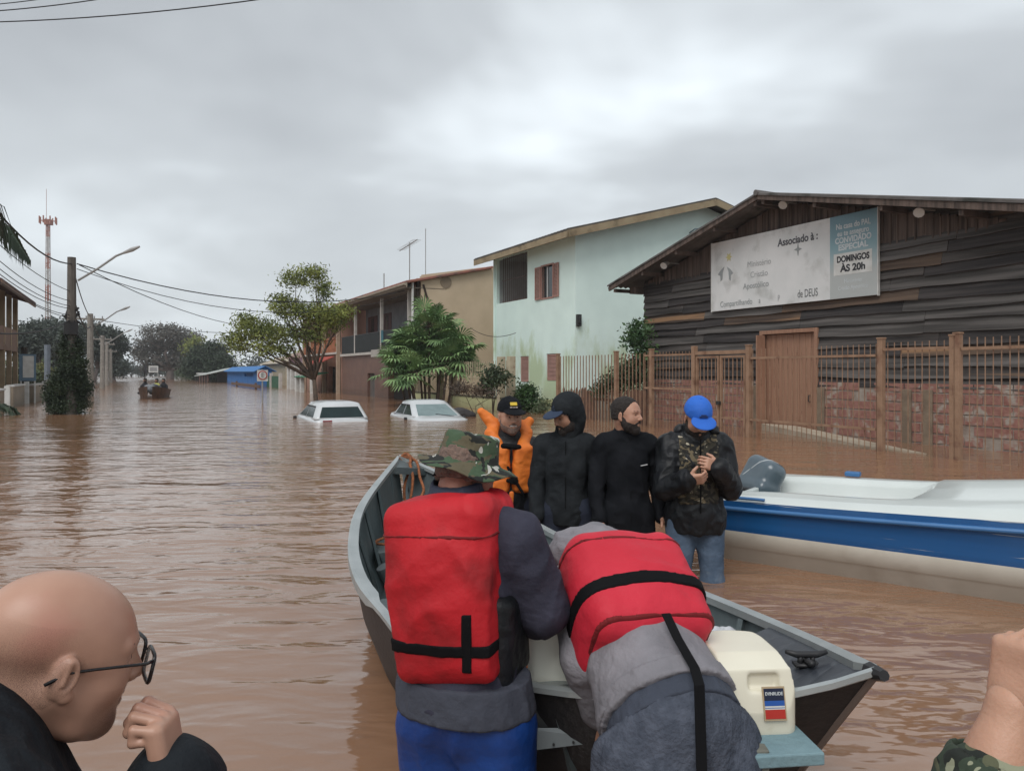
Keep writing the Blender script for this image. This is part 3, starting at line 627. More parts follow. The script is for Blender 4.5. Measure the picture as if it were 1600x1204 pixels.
    r=ru(1080,s0-.1); z=zv(360,r,s0); MB().tube([(r,s0,z-.1),(r,s0-.3,z),(r+.5,s0-.3,z+.05),(r+.55,s0-.3,z-.02)],.025,6).build('bracket',pm('bracket_blue',(.12,.16,.2),rough=.5),T)
    MB().tube([(r0-.03,s1-.03,-.9),(r0-.03,s1-.03,zt)],.05,8).build('downpipe',mt,T)
mint()
# ================= BEIGE VERANDA HOUSE =================
def beige():
    r0=11.7; s0=33.0; s1=46.6; T=thing('veranda_house','two storey house with red tiled roof, dark railed veranda and blank beige side wall','house',(r0,s0,-.9),True)
    bg=wallmat('beige_wall',(.54,.43,.305),(.48,.38,.265),stain=(.2,.15,.1),line=.7); zc=2.45; rb=13.2
    # side wall (blank) with sloping parapet
    w=MB(); r2=15.75; w.add([(r0+.25,s0,-.9),(r2+3,s0,-.9),(r2+3,s0,6.9),(r2,s0,6.5),(r0+.25,s0,5.85)],[[0,1,2,3,4]])
    w.box(r0+.25,r2+3,s0+.001,s0+.2,-.9,5.8); w.build('side_wall',bg,T)
    MB().tube([(ru(697,s0-.02),s0-.03,zv(441,ru(697,s0),s0)),(ru(697,s0-.02),s0+.05,zv(441,ru(697,s0),s0))],.28,20).build('round_vent',pm('vent_tan',(.27,.21,.15),rough=.9),T)
    # upper back wall
    gw=pm('veranda_wall',(.22,.225,.235),(.18,.18,.19),sc=2,rough=.85)
    u=MB(); A=[(su(612,rb),su(598,rb)),(su(590,rb),su(576,rb))]
    hs=[(min(a),max(a),3.0,4.75) for a in A]
    u.facade(0,rb,s0+.2,s1,zc,5.4,hs,.1); u.build('upper_wall',gw,T)
    for h in hs:
        f=MB(); f.box(rb-.03,rb+.08,h[0],h[1],h[2],h[3]); W_=f.build('window',pm('redbrown_shutter',(.10,.035,.03),rough=.6),T)
        m=(h[0]+h[1])/2; MB().box(rb-.05,rb-.032,m-.3,m+.3,h[2]+.1,h[3]-.1).build('pane',glass_dark,W_)
    # lower storey
    lw=MB(); L0,L1=su(652,r0),su(603,r0)
    lw.facade(0,r0,s0+.2,s1,-.9,zc-.15,[(s0+.5,37.2,-.9,2.1),(39.6,41.0,-.9,1.3)],.3); 
    lw.build('lower_wall',wallmat('brown_tile_wall',(.17,.095,.07),(.13,.07,.055),stain=(.08,.05,.035),line=.5,rough=.5),T)
    MB().box(r0+.31,r0+.36,s0+.3,s1-.2,-.9,zc-.16).build('dark_opening',dark_fill,T)  # sheet painted near black in place of the unlit room behind
    gd=MB(); 
    for i in range(7): gd.box(r0+.12,r0+.14,39.65+i*.19,39.7+i*.19,-.9,1.3)
    gd.build('grille_door',pm('grille_grey',(.2,.19,.18),rough=.6),T)
    # floor slab edge, railing, posts
    MB().box(r0-.15,rb,s0+.2,s1,zc-.14,zc).build('veranda_floor',pm('slab_white',(.5,.47,.43),rough=.8),T)
    MB().box(r0-1.2,r0-.16,s0+.25,36.2,zc-.35,zc).build('balcony_ledge',M['slab_white'],T)
    rl=MB(); rl.box(r0-.06,r0-.03,s0+.3,s1-.1,zc+.02,zc+1.0)
    RL=rl.build('railing',pm('railing_dark',(.028,.034,.036),rough=.6),T)
    h_=MB(); h_.box(r0-.08,r0-.0,s0+.3,s1-.1,zc+1.0,zc+1.05)
    for i in range(60): s=s0+.4+i*.22; h_.box(r0-.075,r0-.062,s,s+.02,zc,zc+1)
    h_.build('handrail',M['iron'],RL)
    MB().box(r0-.09,r0-.081,su(600,r0)-.15,su(600,r0)+.25,zc+.45,zc+1.08).build('blue_towel',pm('teal_cloth',(.05,.16,.2),rough=.9),RL)
    for uu in (556,597,640): MB().box(r0-.09,r0+.05,su(uu,r0)-.08,su(uu,r0)+.08,zc,5.5).build('post',M['slab_white'],T)
    MB().tube([(r0-.15,s0+.05,-.9),(r0-.15,s0+.05,5.5)],.06,8).build('downpipe',M['white_paint'],T)
    # cluttered dark corner with climbing stems
    c=MB(); rr=random.Random(4)
    for i in range(16): 
        a=(r0+.1+rr.uniform(0,.5),s0+rr.uniform(-.05,.12),rr.uniform(2.6,5.6)); c.beam(a,(a[0]+rr.uniform(-.3,.3),a[1]+rr.uniform(-.06,.06),a[2]+rr.uniform(-.9,-.2)),.06,.08)
    c.box(r0+.1,r0+.22,s0+.12,s0+.3,2.4,5.7); c.build('corner_timber',pm('rotten_timber',(.05,.035,.028),rough=.95,bump=.6),T)
    # roof
    rf=MB(); roof_sheet(rf,(r0-.55,s0-.25,5.42),(r0-.55,s1+.3,5.42),(r0+3.8,s0-.25,6.35),(r0+3.8,s1+.3,6.35),.08,.03,.28)
    RF=rf.build('roof',pm('red_tile',(.29,.12,.085),(.2,.085,.065),sc=5,rough=.85,spots=((.1,.07,.06),1.5,.5,.7)),T)
    MB().beam((r0-.53,s0-.25,5.34),(r0-.53,s1+.3,5.34),.04,.22).build('fascia',pm('fascia_tan',(.32,.27,.21),rough=.8),RF)
    MB().box(r0-.5,rb,s0,s1,5.22,5.26).build('ceiling',pm('soffit_wood',(.19,.16,.13),rough=.8),RF)
    MB().tube([(r0-.6,s0-.25,5.36),(r0-.6,s1+.3,5.36)],.06,6).build('gutter',M['fascia_tan'],RF)
    # aerial on the roof
    A=thing('tv_aerial','thin television aerial with long boom above the veranda house roof','aerial',(r0+.2,su(640,r0+.2),5.55),True)
    s=su(640,r0+.2); z1=zv(383,r0+.2,s); MB().tube([(r0+.2,s,5.5),(r0+.2,s,z1+.15)],.025,6).build('mast',M['lamp_grey'],A)
    s2=su(605,r0+.2); ax=MB(); ax.tube([(r0+.2,s+.3,z1),(r0+.2,s-1.1+.0,z1+.1)],.02,6); ax.tube([(r0+.2,s+1.5,z1-.06),(r0+.2,s-1.1,z1+.1)],.02,6)
    for i in range(9): q=s-1.0+i*.28; ax.tube([(r0+.2-.22,q,z1+.1-(q-s+1.1)*.06),(r0+.2+.22,q,z1+.1-(q-s+1.1)*.06)],.009,5)
    ax.build('boom',M['lamp_grey'],A)
    A=thing('roof_antenna','tall thin upright antenna rod right of the television aerial','antenna',(r0+.5,su(665,r0+.5),5.7),True); s=su(665,r0+.5)
    MB().tube([(r0+.5,s,5.7),(r0+.5,s,zv(357,r0+.5,s))],.018,6).build('rod',M['lamp_grey'],A)
    A=thing('roof_mast','short antenna stub on the left part of the tiled roof','antenna',(r0+.5,su(600,r0+.5),5.6),True); s=su(600,r0+.5)
    MB().tube([(r0+.5,s,5.6),(r0+.5,s,zv(427,r0+.5,s))],.03,6).build('rod',M['lamp_grey'],A)
beige()
# ================= ORANGE HOUSE WITH BALUSTRADE =================
def orange():
    r0=11.7; s0=46.95; s1=57.5; zc=2.6; T=thing('balustrade_house','salmon two storey house with orange balustrade and red awning, partly behind the street tree','house',(r0,s0,-.9),True)
    sal=wallmat('salmon_wall',(.36,.2,.15),(.3,.17,.13),stain=(.14,.09,.06),line=.7)
    w=MB(); w.facade(0,r0,s0,s1,-.9,zc,[(s0+.8,s0+3.4,-.9,1.7),(s0+4.6,s0+5.6,-.9,1.6),(s0+7,s0+8.2,-.9,1.5)],.3); w.box(r0+1.5,r0+1.6,s0,s1,zc,5.4); w.box(r0,r0+6,s0-.15,s0-.02,-.9,5.4); w.box(r0,r0+6,s1,s1+.1,-.9,5.4)
    w.build('wall',sal,T); MB().box(r0+.31,r0+.35,s0+.1,s1-.1,-.9,zc-.1).build('dark_opening',dark_fill,T)  # near-black sheet paints the gloom of the rooms behind the openings
    MB().box(r0+1.42,r0+1.49,s0+2,s0+3.2,zc,zc+2.1).box(r0+1.42,r0+1.49,s0+6,s0+7.2,zc,zc+2.1).build('door',pm('dark_door',(.05,.03,.025),rough=.7),T)
    MB().box(r0-.3,r0+1.5,s0,s1,zc-.12,zc).build('veranda_floor',M['slab_white'],T)
    b=MB()
    for i in range(48): s=s0+.1+i*.215; b.tube([(r0-.15,s,zc),(r0-.15,s,zc+.25),(r0-.15,s,zc+.5),(r0-.15,s,zc+.85)],[.05,.075,.045,.05],6)
    b.box(r0-.22,r0-.08,s0,s1,zc+.85,zc+.95); b.build('balustrade',pm('orange_baluster',(.34,.13,.065),(.26,.1,.05),rough=.8),T)
    for s in (s0+.1,s0+4,s0+8,s1-.1): MB().box(r0-.26,r0-.04,s-.12,s+.12,-.9,5.3).build('pillar',pm('tan_pillar',(.4,.3,.22),rough=.8),T)
    rf=MB(); roof_sheet(rf,(r0-.6,s0-.2,5.3),(r0-.6,s1+.3,5.3),(r0+4,s0-.2,6.3),(r0+4,s1+.3,6.3),.08,.03,.28); rf.build('roof',M['red_tile'],T)
    a=MB(); roof_sheet(a,(r0-1.3,s0+.6,1.85),(r0-1.3,s0+4.2,1.85),(r0-.3,s0+.6,2.3),(r0-.3,s0+4.2,2.3),.05,.02,.25); a.build('red_awning',pm('red_awning',(.36,.07,.05),rough=.7),T)
    a=MB(); roof_sheet(a,(r0-1.7,s0+2.0,1.0),(r0-1.7,s0+6.2,1.0),(r0-.3,s0+2.0,1.3),(r0-.3,s0+6.2,1.3),.06); a.build('green_canopy',pm('green_canopy',(.04,.17,.09),rough=.7),T)
    for s in (s0+1.3,s0+4.6,s0+6.1): MB().box(r0-1.6,r0-1.35,s-.14,s+.14,-.9,1.15).build('white_pillar',M['white_paint'],T)
orange()
def rowhouse(name,label,r0,s0,s1,zt,mat,roofm,holes=(),hm=None,d=6,pitch=1.2,cat='house'):
    T=thing(name,label,cat,(r0,(s0+s1)/2,-.9),True)
    w=MB(); w.facade(0,r0,s0,s1,-.9,zt,list(holes),.15); w.box(r0,r0+d,s0+.001,s0+.15,-.9,zt); w.box(r0,r0+d,s1-.15,s1-.001,-.9,zt); w.box(r0+d-.1,r0+d,s0+.15,s1-.15,-.9,zt)
    for s in (s0,s1): w.add([(r0,s,zt),(r0+d,s,zt),(r0+d/2,s,zt+pitch)],[[0,1,2]])
    w.build('wall',mat,T)
    for h in holes: MB().box(r0+.15,r0+.2,h[0],h[1],h[2],h[3]).build('door' if h[2]<0 else 'window',hm or dark_fill,T)
    rf=MB(); k=pitch/(d/2)*.4; roof_sheet(rf,(r0-.4,s0-.3,zt-k),(r0-.4,s1+.3,zt-k),(r0+d/2,s0-.3,zt+pitch),(r0+d/2,s1+.3,zt+pitch),.06); roof_sheet(rf,(r0+d/2,s0-.3,zt+pitch),(r0+d/2,s1+.3,zt+pitch),(r0+d+.4,s0-.3,zt-k),(r0+d+.4,s1+.3,zt-k),.06)
    rf.build('roof',roofm,T); return T
pinkw=wallmat('pink_wall',(.5,.34,.40),(.44,.3,.36),stain=(.2,.14,.11),line=.5)
rowhouse('pink_house','low pink house with white framed openings beyond the salmon house',12.0,58.5,66,2.6,pinkw,pm('faded_tile',(.24,.15,.12),rough=.9),[(59.3,60.4,-.9,1.5),(62,63.2,-.9,1.6)],pm('green_door',(.05,.14,.09),rough=.7))
def white_front():
    r0=11.2; s0=58.2; T=thing('shop_porch','white porch posts and lintel in front of the pink house','porch',(r0,s0,-.9),True)
    for s in (58.3,60.1,61.5): MB().box(r0-.15,r0+.15,s-.18,s+.18,-.9,1.7).build('post',M['white_paint'],T)
    MB().box(r0-.2,r0+.8,s0-.1,61.7,1.7,1.95).build('lintel',M['white_paint'],T)
white_front()
def green_gates():
    r0=11.0; T=thing('green_gate','dark green sheet gates between pale posts far along the right side','gate',(r0,66,-.9),True)
    for a,b in ((64.6,68.5),(69.2,73.0)): MB().box(r0-.03,r0+.03,a,b,-.9,1.0).build('gate_leaf',pm('gate_green',(.035,.11,.06),rough=.7),T)
    for s in (64.3,68.85,73.3): MB().box(r0-.12,r0+.12,s-.18,s+.18,-.9,1.25).build('post',M['slab_white'],T)
green_gates()
# far right side
rowhouse('cream_shed','cream gable roofed building behind the bright blue one',13.5,76,90,2.3,pm('cream_far',(.45,.38,.27),rough=.9),pm('cream_roof',(.42,.36,.28),rough=.9),d=9,pitch=1.6,cat='building')
bs=[su(355,10.2),su(403,10.2)]
rowhouse('blue_building','bright blue painted low building standing in the water far down the street',10.2,min(bs),max(bs),1.55,wallmat('blue_wall',(.035,.16,.42),(.03,.13,.36),stain=(.1,.1,.12),line=.3),pm('blue_roof',(.04,.17,.42),rough=.7),[( (min(bs)+3),(min(bs)+9),.9,1.2)],pm('blue_dark',(.02,.09,.25)),d=1.2,pitch=.3,cat='building')
T=thing('market_shelter','open shelter with pale grey sloping roof left of the blue building','shelter',(9.6,103,-.9),True)
a=MB(); roof_sheet(a,(8.0,99,.95),(8.0,116,.7),(12,99,1.9),(12,116,1.7),.08,.02,.5); a.build('roof',pm('pale_sheet',(.4,.42,.4),(.33,.36,.33),rough=.7),T)
for s in (99.5,103,107,111,115): MB().box(8.1,8.25,s-.1,s+.1,-.9,.9).build('post',dark_fill,T)
MB().box(11,11.1,99,116,-.9,1.6).build('back_wall',pm('shelter_wall',(.16,.15,.16),rough=.9),T)
T=thing('small_kiosk','small white and brown kiosk at the foot of the far trees','kiosk',(9.3,119,-.9),True)
MB().box(8.8,10,117.5,120,-.9,1.0).build('wall',pm('kiosk_red',(.2,.12,.1),rough=.9),T); MB().box(8.5,10.3,117.2,120.3,1.0,1.2).build('roof',M['white_paint'],T)
T=thing('low_jetty','low brown timber barrier just above the water beyond the parking sign','barrier',(8.8,70,-.2),True)
MB().box(8.7,8.8,60,78,.12,.36).build('board',pm('barrier_brown',(.13,.08,.06),rough=.9),T); MB().box(8.68,8.82,62,62.3,-.9,.5).box(8.68,8.82,74,74.3,-.9,.5).build('post',M['barrier_brown'],T)

# ================= LEFT SIDE =================
def left_house():
    r1=-5.0; T=thing('ochre_house','ochre two storey house with brown columns at the left edge','house',(r1,44,-.9),True)
    sE=su(28,r1); sS=34
    oc=wallmat('ochre_wall',(.3,.2,.12),(.25,.165,.1),stain=(.12,.08,.05),line=.6)
    w=MB(); w.facade(0,-5.9,sS,sE,-.9,5.0,[(sE-2.2,sE-1.2,3.0,4.4),(sE-5,sE-4,3,4.4),(sE-2.2,sE-1.2,-.9,1.5)],-.12); w.box(-14,-5.9,sE-.15,sE,-.9,5); w.box(-14,-5.9,sS,sS+.15,-.9,5); w.build('wall',oc,T)
    MB().box(-6.1,-6.03,sS+.2,sE-.2,-.8,4.9).build('dark_opening',dark_fill,T)  # near-black sheet paints the unlit inside seen through the openings
    MB().box(-5.9,-5.0,sS,sE,2.35,2.6).build('balcony_floor',pm('col_brown',(.2,.12,.08),rough=.8),T)
    MB().box(-5.08,-5.02,sS,sE,2.6,3.4).build('balcony_front',M['col_brown'],T)
    s=sE-.1
    while s>sS: MB().box(-5.2,-5.0,s-.11,s+.11,-.9,5.0).build('column',pm('col_tan',(.36,.27,.17),rough=.8),T); s-=2.1
    rf=MB(); roof_sheet(rf,(-4.3,sS-.3,4.75),(-4.3,sE+.6,4.75),(-9.5,sS-.3,6.4),(-9.5,sE+.6,6.4),.1,.03,.3); rf.build('roof',pm('dark_tile',(.09,.05,.045),rough=.9),T)
    MB().beam((-4.32,sS-.3,4.72),(-4.32,sE+.6,4.72),.04,.2).build('fascia',M['col_brown'],T)
left_house()
def lefts():
    # notice board
    s=su(18,-4.2); T=thing('notice_board','blue framed white notice board on two white legs by the left wall','sign',(-4.2,39,-.9),True)
    s0,s1=su(40,-4.0)-.3,su(40,-4.0)+.9; s0,s1=36.2,37.6
    r=-4.3; c=ST(0,0)
    P=lambda u,v,d:CW(u,v,d)
    d=33.5
    def loc(u,v): 
        w=CW(u,v,d); r_,s_2=RS(w.x,w.y); return (r_,s_2,w.z)
    a=loc(30,595);b=loc(55,553); 
    MB().box(a[0],b[0],a[1]-.03,a[1]+.03,a[2],b[2]).build('panel',pm('notice_blue',(.12,.2,.28),rough=.5),T)
    MB().box(a[0]+.14,b[0]-.08,a[1]-.05,a[1]-.031,a[2]+.15,b[2]-.08).build('notice',M['white_paint'],T)
    for x in (a[0]+.06,b[0]-.05): MB().box(x-.03,x+.03,a[1]+.031,a[1]+.09,-.9,b[2]).build('leg',M['white_paint'],T)
    # garden wall pieces and posts
    T=thing('left_garden_wall','low weathered garden wall with white capping along the left kerb','wall',(-4.3,36,-.9),True)
    wl=wallmat('grey_wall',(.3,.25,.19),(.24,.2,.15),stain=(.1,.08,.06),line=.4)
    segs=[(31.5,33.5,.7,-4.3),(35.0,38.5,.8,-4.2),(40,44,.75,-4.0),(45,50,.9,-3.8)]
    for a,b,z,r in segs: MB().box(r-.1,r+.1,a,b,-.9,z).build('wall',wl,T); MB().box(r-.14,r+.14,a-.02,b+.02,z,z+.07).build('capping',M['white_paint'] if a<40 else M['slab_white'],T)
    for r,s,z in ((-4.2,34.2,.85),(-4.1,39.2,.95),(-3.9,44.4,.9)): MB().box(r-.09,r+.09,s-.09,s+.09,-.9,z).build('post',M['white_paint'],T)
    T=thing('rust_gate','rust red sheet gate in the left garden wall','gate',(-4.05,39.6,-.9),True); MB().box(-4.1,-4.02,50.2,53.5,-.9,.9).build('gate_leaf',pm('rust_red',(.17,.05,.04),rough=.9),T)
    T=rowhouse('white_roof_shed','long low shed with whitish roof among the left trees',-13,62,80,1.6,pm('shed_grey',(.25,.24,.23),rough=.9),pm('shed_roof',(.50,.51,.5),(.4,.41,.4),rough=.7),d=5.5,pitch=1.0,cat='shed')
    T=thing('grey_post','grey concrete post standing behind the left wall','post',(-6.2,52,-.9),True)
    w=CW(74,500,44); r,s=RS(w.x,w.y); MB().tube([(r,s,-.9),(r,s,2.95)],.16,8).build('shaft',pm('post_bluegrey',(.17,.2,.24),rough=.8),T)
    T=thing('dark_post','dark wooden post beside the notice board','post',(-4.8,37,-.9),True)
    w=CW(38,540,36); r,s=RS(w.x,w.y); MB().tube([(r,s,-.9),(r,s,2.55)],.13,8).build('shaft',pm('post_dark',(.04,.03,.025),rough=.9),T)
lefts()

# ================= POLES, LAMPS, WIRES =================
conc=pm('old_pole',(.12,.105,.09),(.07,.062,.055),sc=6,rough=.9,bump=.5,stretch=(1,1,.3))
concl=pm('concrete_pole',(.27,.25,.22),(.2,.18,.16),sc=5,rough=.9)
def pole(label,u,vt,vb,rad,lamp=None,mat=conc,arm=True,group='utility poles along the left kerb'):
    d=FPX*CH/(vb-HOR); w=CW(u,vb,d); r,s=RS(w.x,w.y); zt=CH+(HOR-vt)/FPX*d
    T=thing('utility_pole',label,'utility pole',(r,s,-.9),True,group)
    MB().tube([(r,s,-.9),(r,s,zt)],[rad,rad*.75],10).build('shaft',mat,T,smooth=False)
    if arm:
        MB().box(r-.7,r+.7,s-.06,s+.06,zt-.35,zt-.25).build('crossarm',mat,T)
        for k in (-.6,-.2,.2,.6): MB().tube([(r+k,s,zt-.25),(r+k,s,zt-.12)],.035,6).build('insulator',M['lamp_grey'],T)
    if lamp:
        (u0,v0),(u1,v1)=lamp; w0=CW(u0,v0,d); w1=CW(u1,v1,d); a=Vector((*RS(w0.x,w0.y),w0.z)); b=Vector((*RS(w1.x,w1.y),w1.z))
        m=a.lerp(b,.8)+Vector((0,0,.06)); L_=MB().tube([a,a.lerp(b,.4),m,b],.035,6).build('lamp_arm',M['lamp_grey'],T)
        MB().tube([b-(b-m).normalized()*.05,b+(b-m).normalized()*.25,b+(b-m).normalized()*.5],[.045,.075,.035],8).build('lamp_head',pm('lamp_head',(.35,.35,.34),rough=.4),L_)
    return r,s,zt,d,T
P1=pole('thick dark wooden utility pole rising from the ivy bush',112,402,647,.17,((122,438),(196,394)),arm=False)
# equipment on pole 1
r,s,zt,d,T=P1
q=MB(); rr=random.Random(2)
for i in range(14): q.tube([(r+rr.uniform(-.25,.25),s+rr.uniform(-.2,.1),rr.uniform(2.2,3.6)) for k in range(2)],.035,5)
q.box(r-.2,r+.2,s-.26,s-.16,2.6,3.0); q.build('cable_box',pm('cable_black',(.015,.015,.016),rough=.6),T)
P2=pole('second utility pole, behind the ivy bush, with a lamp arm',141,490,619,.2,((150,508),(190,484)),concl)
P3=pole('third utility pole with a small lamp, right of the left tree group',160,524,607,.2,((164,538),(198,518)),concl)
P4=pole('fourth utility pole, thin and pale, down the left kerb',167,533,602,.19,None,concl)
P5=pole('fifth and farthest utility pole before the trees close in',173,545,598,.2,None,concl)
cable=pm('cable_black',(.015,.015,.016))
WG='cables strung along and across the street'
def wire(pts,rad,label,group=WG):
    o=pts[0]; m=MB(); m.tube([Vector(p)-Vector(o) for p in pts],rad,5)
    me=mkmesh('cable',m.v,m.f,cable); ob=link('cable',me,None,o,label=label,cat='cable',group=group); return ob
top=ST(P1[0],P1[1],0); d1=P1[3]
wire(catenary(CW(-260,-60,9),CW(112,412,d1),.9),.022,'thick black twisted cable dropping steeply to the first pole from the upper left')
wire(catenary(CW(-300,430,10),CW(110,500,d1),.6),.02,'thick sagging cable reaching the first pole at half height from the left edge')
k=0
for (v0,v1,sg) in ((250,470,.5),(268,478,.5),(282,482,.5),(296,492,.5),(310,497,.4),(226,455,.4)):
    wire(catenary(CW(-150,v0,14),CW(110,v1,d1),sg),.011,'one of the thin parallel cables fanning left from the middle of the first pole','thin parallel cables')
lb=['upper of the two cables crossing from the first pole to the veranda house roof','lower of the two cables crossing from the first pole to the veranda house','single cable sloping down from the first pole towards the street tree']
wire(catenary(CW(120,412,d1),CW(640,452,36),.9),.02,lb[0]); wire(catenary(CW(120,420,d1),CW(645,456,36),1.2),.013,lb[1]); wire(catenary(CW(124,414,d1),CW(480,500,60),1.2),.016,lb[2])
wire(catenary(CW(112,410,d1),CW(141,494,P2[3]),.3),.02,'cable running down the kerb from the first to the second pole')
wire(catenary(CW(116,470,d1),CW(141,510,P2[3]),.4),.03,'cable bundle at lamp height between the first and second pole')
wire(catenary(CW(141,494,P2[3]),CW(160,528,P3[3]),.3),.022,'cable between the second and third pole')
wire(catenary(CW(143,498,P2[3]),CW(560,500,60),.9),.016,'far thin cable crossing the street above the second pole')
wire(catenary(CW(160,532,P3[3]),CW(520,545,90),.9),.022,'lowest thin cable crossing far down the street')
wire(catenary(CW(-300,30,8),CW(430,-4,7),.12),.006,'lowest black cable across the upper left corner')
wire(catenary(CW(-200,22,8),CW(230,-14,8),.08),.006,'middle black cable across the upper left corner')
wire(catenary(CW(-200,12,8),CW(120,-10,8),.06),.005,'topmost thin cable across the upper left corner')
# mint house service cable
wire(catenary(CW(735,512,34),CW(806,520,27.5),.25),.012,'short service cable ending in a hook on the pale green wall')
# telecom tower
def tower():
    d=190; w=CW(75,590,d); T=thing('telecom_tower','red and white lattice telecom tower with antenna ring beyond the left trees','tower',(w.x,w.y,-1))
    zt=CH+(HOR-345)/FPX*d; m1=MB();m2=MB(); n=10
    for i in range(n):
        z0=-1+(zt+1)*i/n; z1=-1+(zt+1)*(i+1)/n; a=.8-.35*i/n; b=.8-.35*(i+1)/n; m=m1 if i%2 else m2
        for sx,sy in ((-1,-1),(1,-1),(1,1),(-1,1)): m.beam((w.x+sx*a*.6,w.y+sy*a*.6,z0),(w.x+sx*b*.6,w.y+sy*b*.6,z1),.2)
        for k in range(4):
            zz=z0+(z1-z0)*k/4; zz2=z0+(z1-z0)*(k+1)/4; sg=1 if k%2 else -1
            m.beam((w.x-sg*a*.6,w.y-a*.6,zz),(w.x+sg*a*.6,w.y-a*.6,zz2),.1); m.beam((w.x-sg*a*.6,w.y+a*.6,zz),(w.x+sg*a*.6,w.y+a*.6,zz2),.1)
    m1.build('red_section',pm('tower_red',(.33,.14,.10),rough=.7),T); m2.build('white_section',pm('tower_white',(.45,.45,.44),rough=.7),T)
    a=MB(); a.tube([(w.x,w.y,zt-1),(w.x,w.y,zt+.3)],.9,10)
    for k in range(8):
        q=k*math.pi/4; x,y=math.cos(q),math.sin(q); a.beam((w.x,w.y,zt),(w.x+1.9*x,w.y+1.9*y,zt),.12); a.box(w.x+1.9*x-.12,w.x+1.9*x+.12,w.y+1.9*y-.12,w.y+1.9*y+.12,zt-.8,zt+1.0)
    a.tube([(w.x-.4,w.y,zt),(w.x-.4,w.y,zt+8)],.05,5); a.build('antenna_ring',M['tower_red'],T)
tower()
# parking sign
def esign():
    w=CW(410,632,33); r,s=RS(w.x,w.y); T=thing('parking_sign','round white parking sign with black E and red ring, standing in the flooded street','sign',(r,s,-.9),True)
    z=zv(586,r,s); MB().tube([(r,s,-.9),(r,s,z+.25)],.035,8).build('pole',M['lamp_grey'],T)
    k=T; m=MB()
    # disc facing the camera side (-s)
    m.tube([(r,s-.05,z),(r,s-.075,z)],.20,24); m.build('disc',pm('sign_red',(.4,.05,.04),rough=.5),k); MB().tube([(r,s-.076,z),(r,s-.082,z)],.155,24).build('face',M['white_paint'],k)
    MB().box(r-.23,r+.23,s-.049,s-.03,z-.26,z+.23).build('back_plate',M['white_paint'],k)
    text('letter','E',M['letter_black'],k,(r,s-.086,z),(R_(90),0,0),.28)
esign()
T=thing('road_sign','small white rectangular sign on a pole behind the distant boat','sign',(0,70,-.9),True)
w=CW(240,577,75); r,s=RS(w.x,w.y); MB().box(r-.45,r+.4,s-.05,s+.05,1.3,1.95).build('panel',M['white_paint'],T); MB().tube([(r+.4,s+.1,-.9),(r+.4,s+.1,1.9)],.06,6).build('pole',M['lamp_grey'],T); MB().box(r-.85,r-.62,s-.05,s+.05,1.2,2.0).build('side_panel',M['letter_black'],T)
MB().box(r-.35,r+.3,s-.058,s-.052,1.42,1.83).build('legend',pm('sign_grey',(.3,.3,.3)),T)
# ================= VEGETATION =================
def leafmat(name,c1,c2,sc=1.5,tr=.25):
    m=pm(name,c1,c2,sc=sc,rough=.65,lo=.4,hi=.6); p=m.node_tree.nodes['Principled BSDF']
    return m
def leaf_cloud(name,parent,mat,blobs,n,size,asp=2.2,seed=1,droop=.2,o=None,spr=1.3):
    """n leaf quads in clumps inside ellipsoid blobs (centre, radii, weight) given in parent-local coords"""
    rg=np.random.default_rng(seed); C_=np.array([b[0] for b in blobs],float); Rd=np.array([b[1] for b in blobs],float); w=np.array([b[2] if len(b)>2 else b[1][0]*b[1][2] for b in blobs],float); w/=w.sum()
    k=max(8,n//14); bi=rg.choice(len(blobs),k,p=w); d=rg.normal(size=(k,3)); d/=np.linalg.norm(d,axis=1)[:,None]; rad=rg.random(k)**.45
    cc=C_[bi]+d*Rd[bi]*rad[:,None]; ci=rg.choice(k,n); sp=size*spr
    P=cc[ci]+rg.normal(size=(n,3))*sp*np.array([1,1,.7])
    a=rg.normal(size=(n,3)); a[:,2]-=droop; a/=np.linalg.norm(a,axis=1)[:,None]; b=np.cross(a,rg.normal(size=(n,3))); b/=np.linalg.norm(b,axis=1)[:,None]
    L_=size*(.6+.8*rg.random(n))[:,None]; a=a*L_; b=b*L_/asp
    V=np.stack([P-a*.5,P+b*.5,P+a*.5,P-b*.5],1).reshape(-1,3); F=np.arange(4*n).reshape(n,4)
    return link(name,npmesh(name,V,F,mat,False),parent)
def limbs(parent,mat,base,tips,r0,seed=0,name='trunk',split=.45,wig=.25):
    """a trunk that forks into limbs reaching each tip (parent-local)"""
    rr=random.Random(seed); m=MB(); base=Vector(base); c=sum((Vector(t) for t in tips),Vector())/len(tips); fork=base.lerp(Vector((base.x*.7+c.x*.3,base.y*.7+c.y*.3,c.z)),split)
    j=lambda s:Vector((rr.uniform(-s,s),rr.uniform(-s,s),rr.uniform(-s,s)*.5))
    m.tube([base,base.lerp(fork,.5)+j(wig*.3),fork],[r0,r0*.85,r0*.7],8)
    for t in tips:
        t=Vector(t); a=fork.lerp(t,.4)+j(wig)+Vector((0,0,.1)); b=fork.lerp(t,.75)+j(wig); m.tube([fork,a,b,t],[r0*.55,r0*.35,r0*.2,r0*.07],6)
        for k in range(3): q=a.lerp(b,rr.random()); e=q+(t-fork)*.25+j(wig*2); m.tube([q,(q+e)/2+j(.05),e],[r0*.15,r0*.1,r0*.03],5)
    return m.build(name,mat,parent,smooth=True,raw=True)
bark=pm('bark',(.10,.07,.05),(.06,.045,.035),sc=6,rough=.95,bump=.6); barkg=pm('bark_grey',(.16,.13,.12),(.11,.09,.08),sc=3,rough=.95)
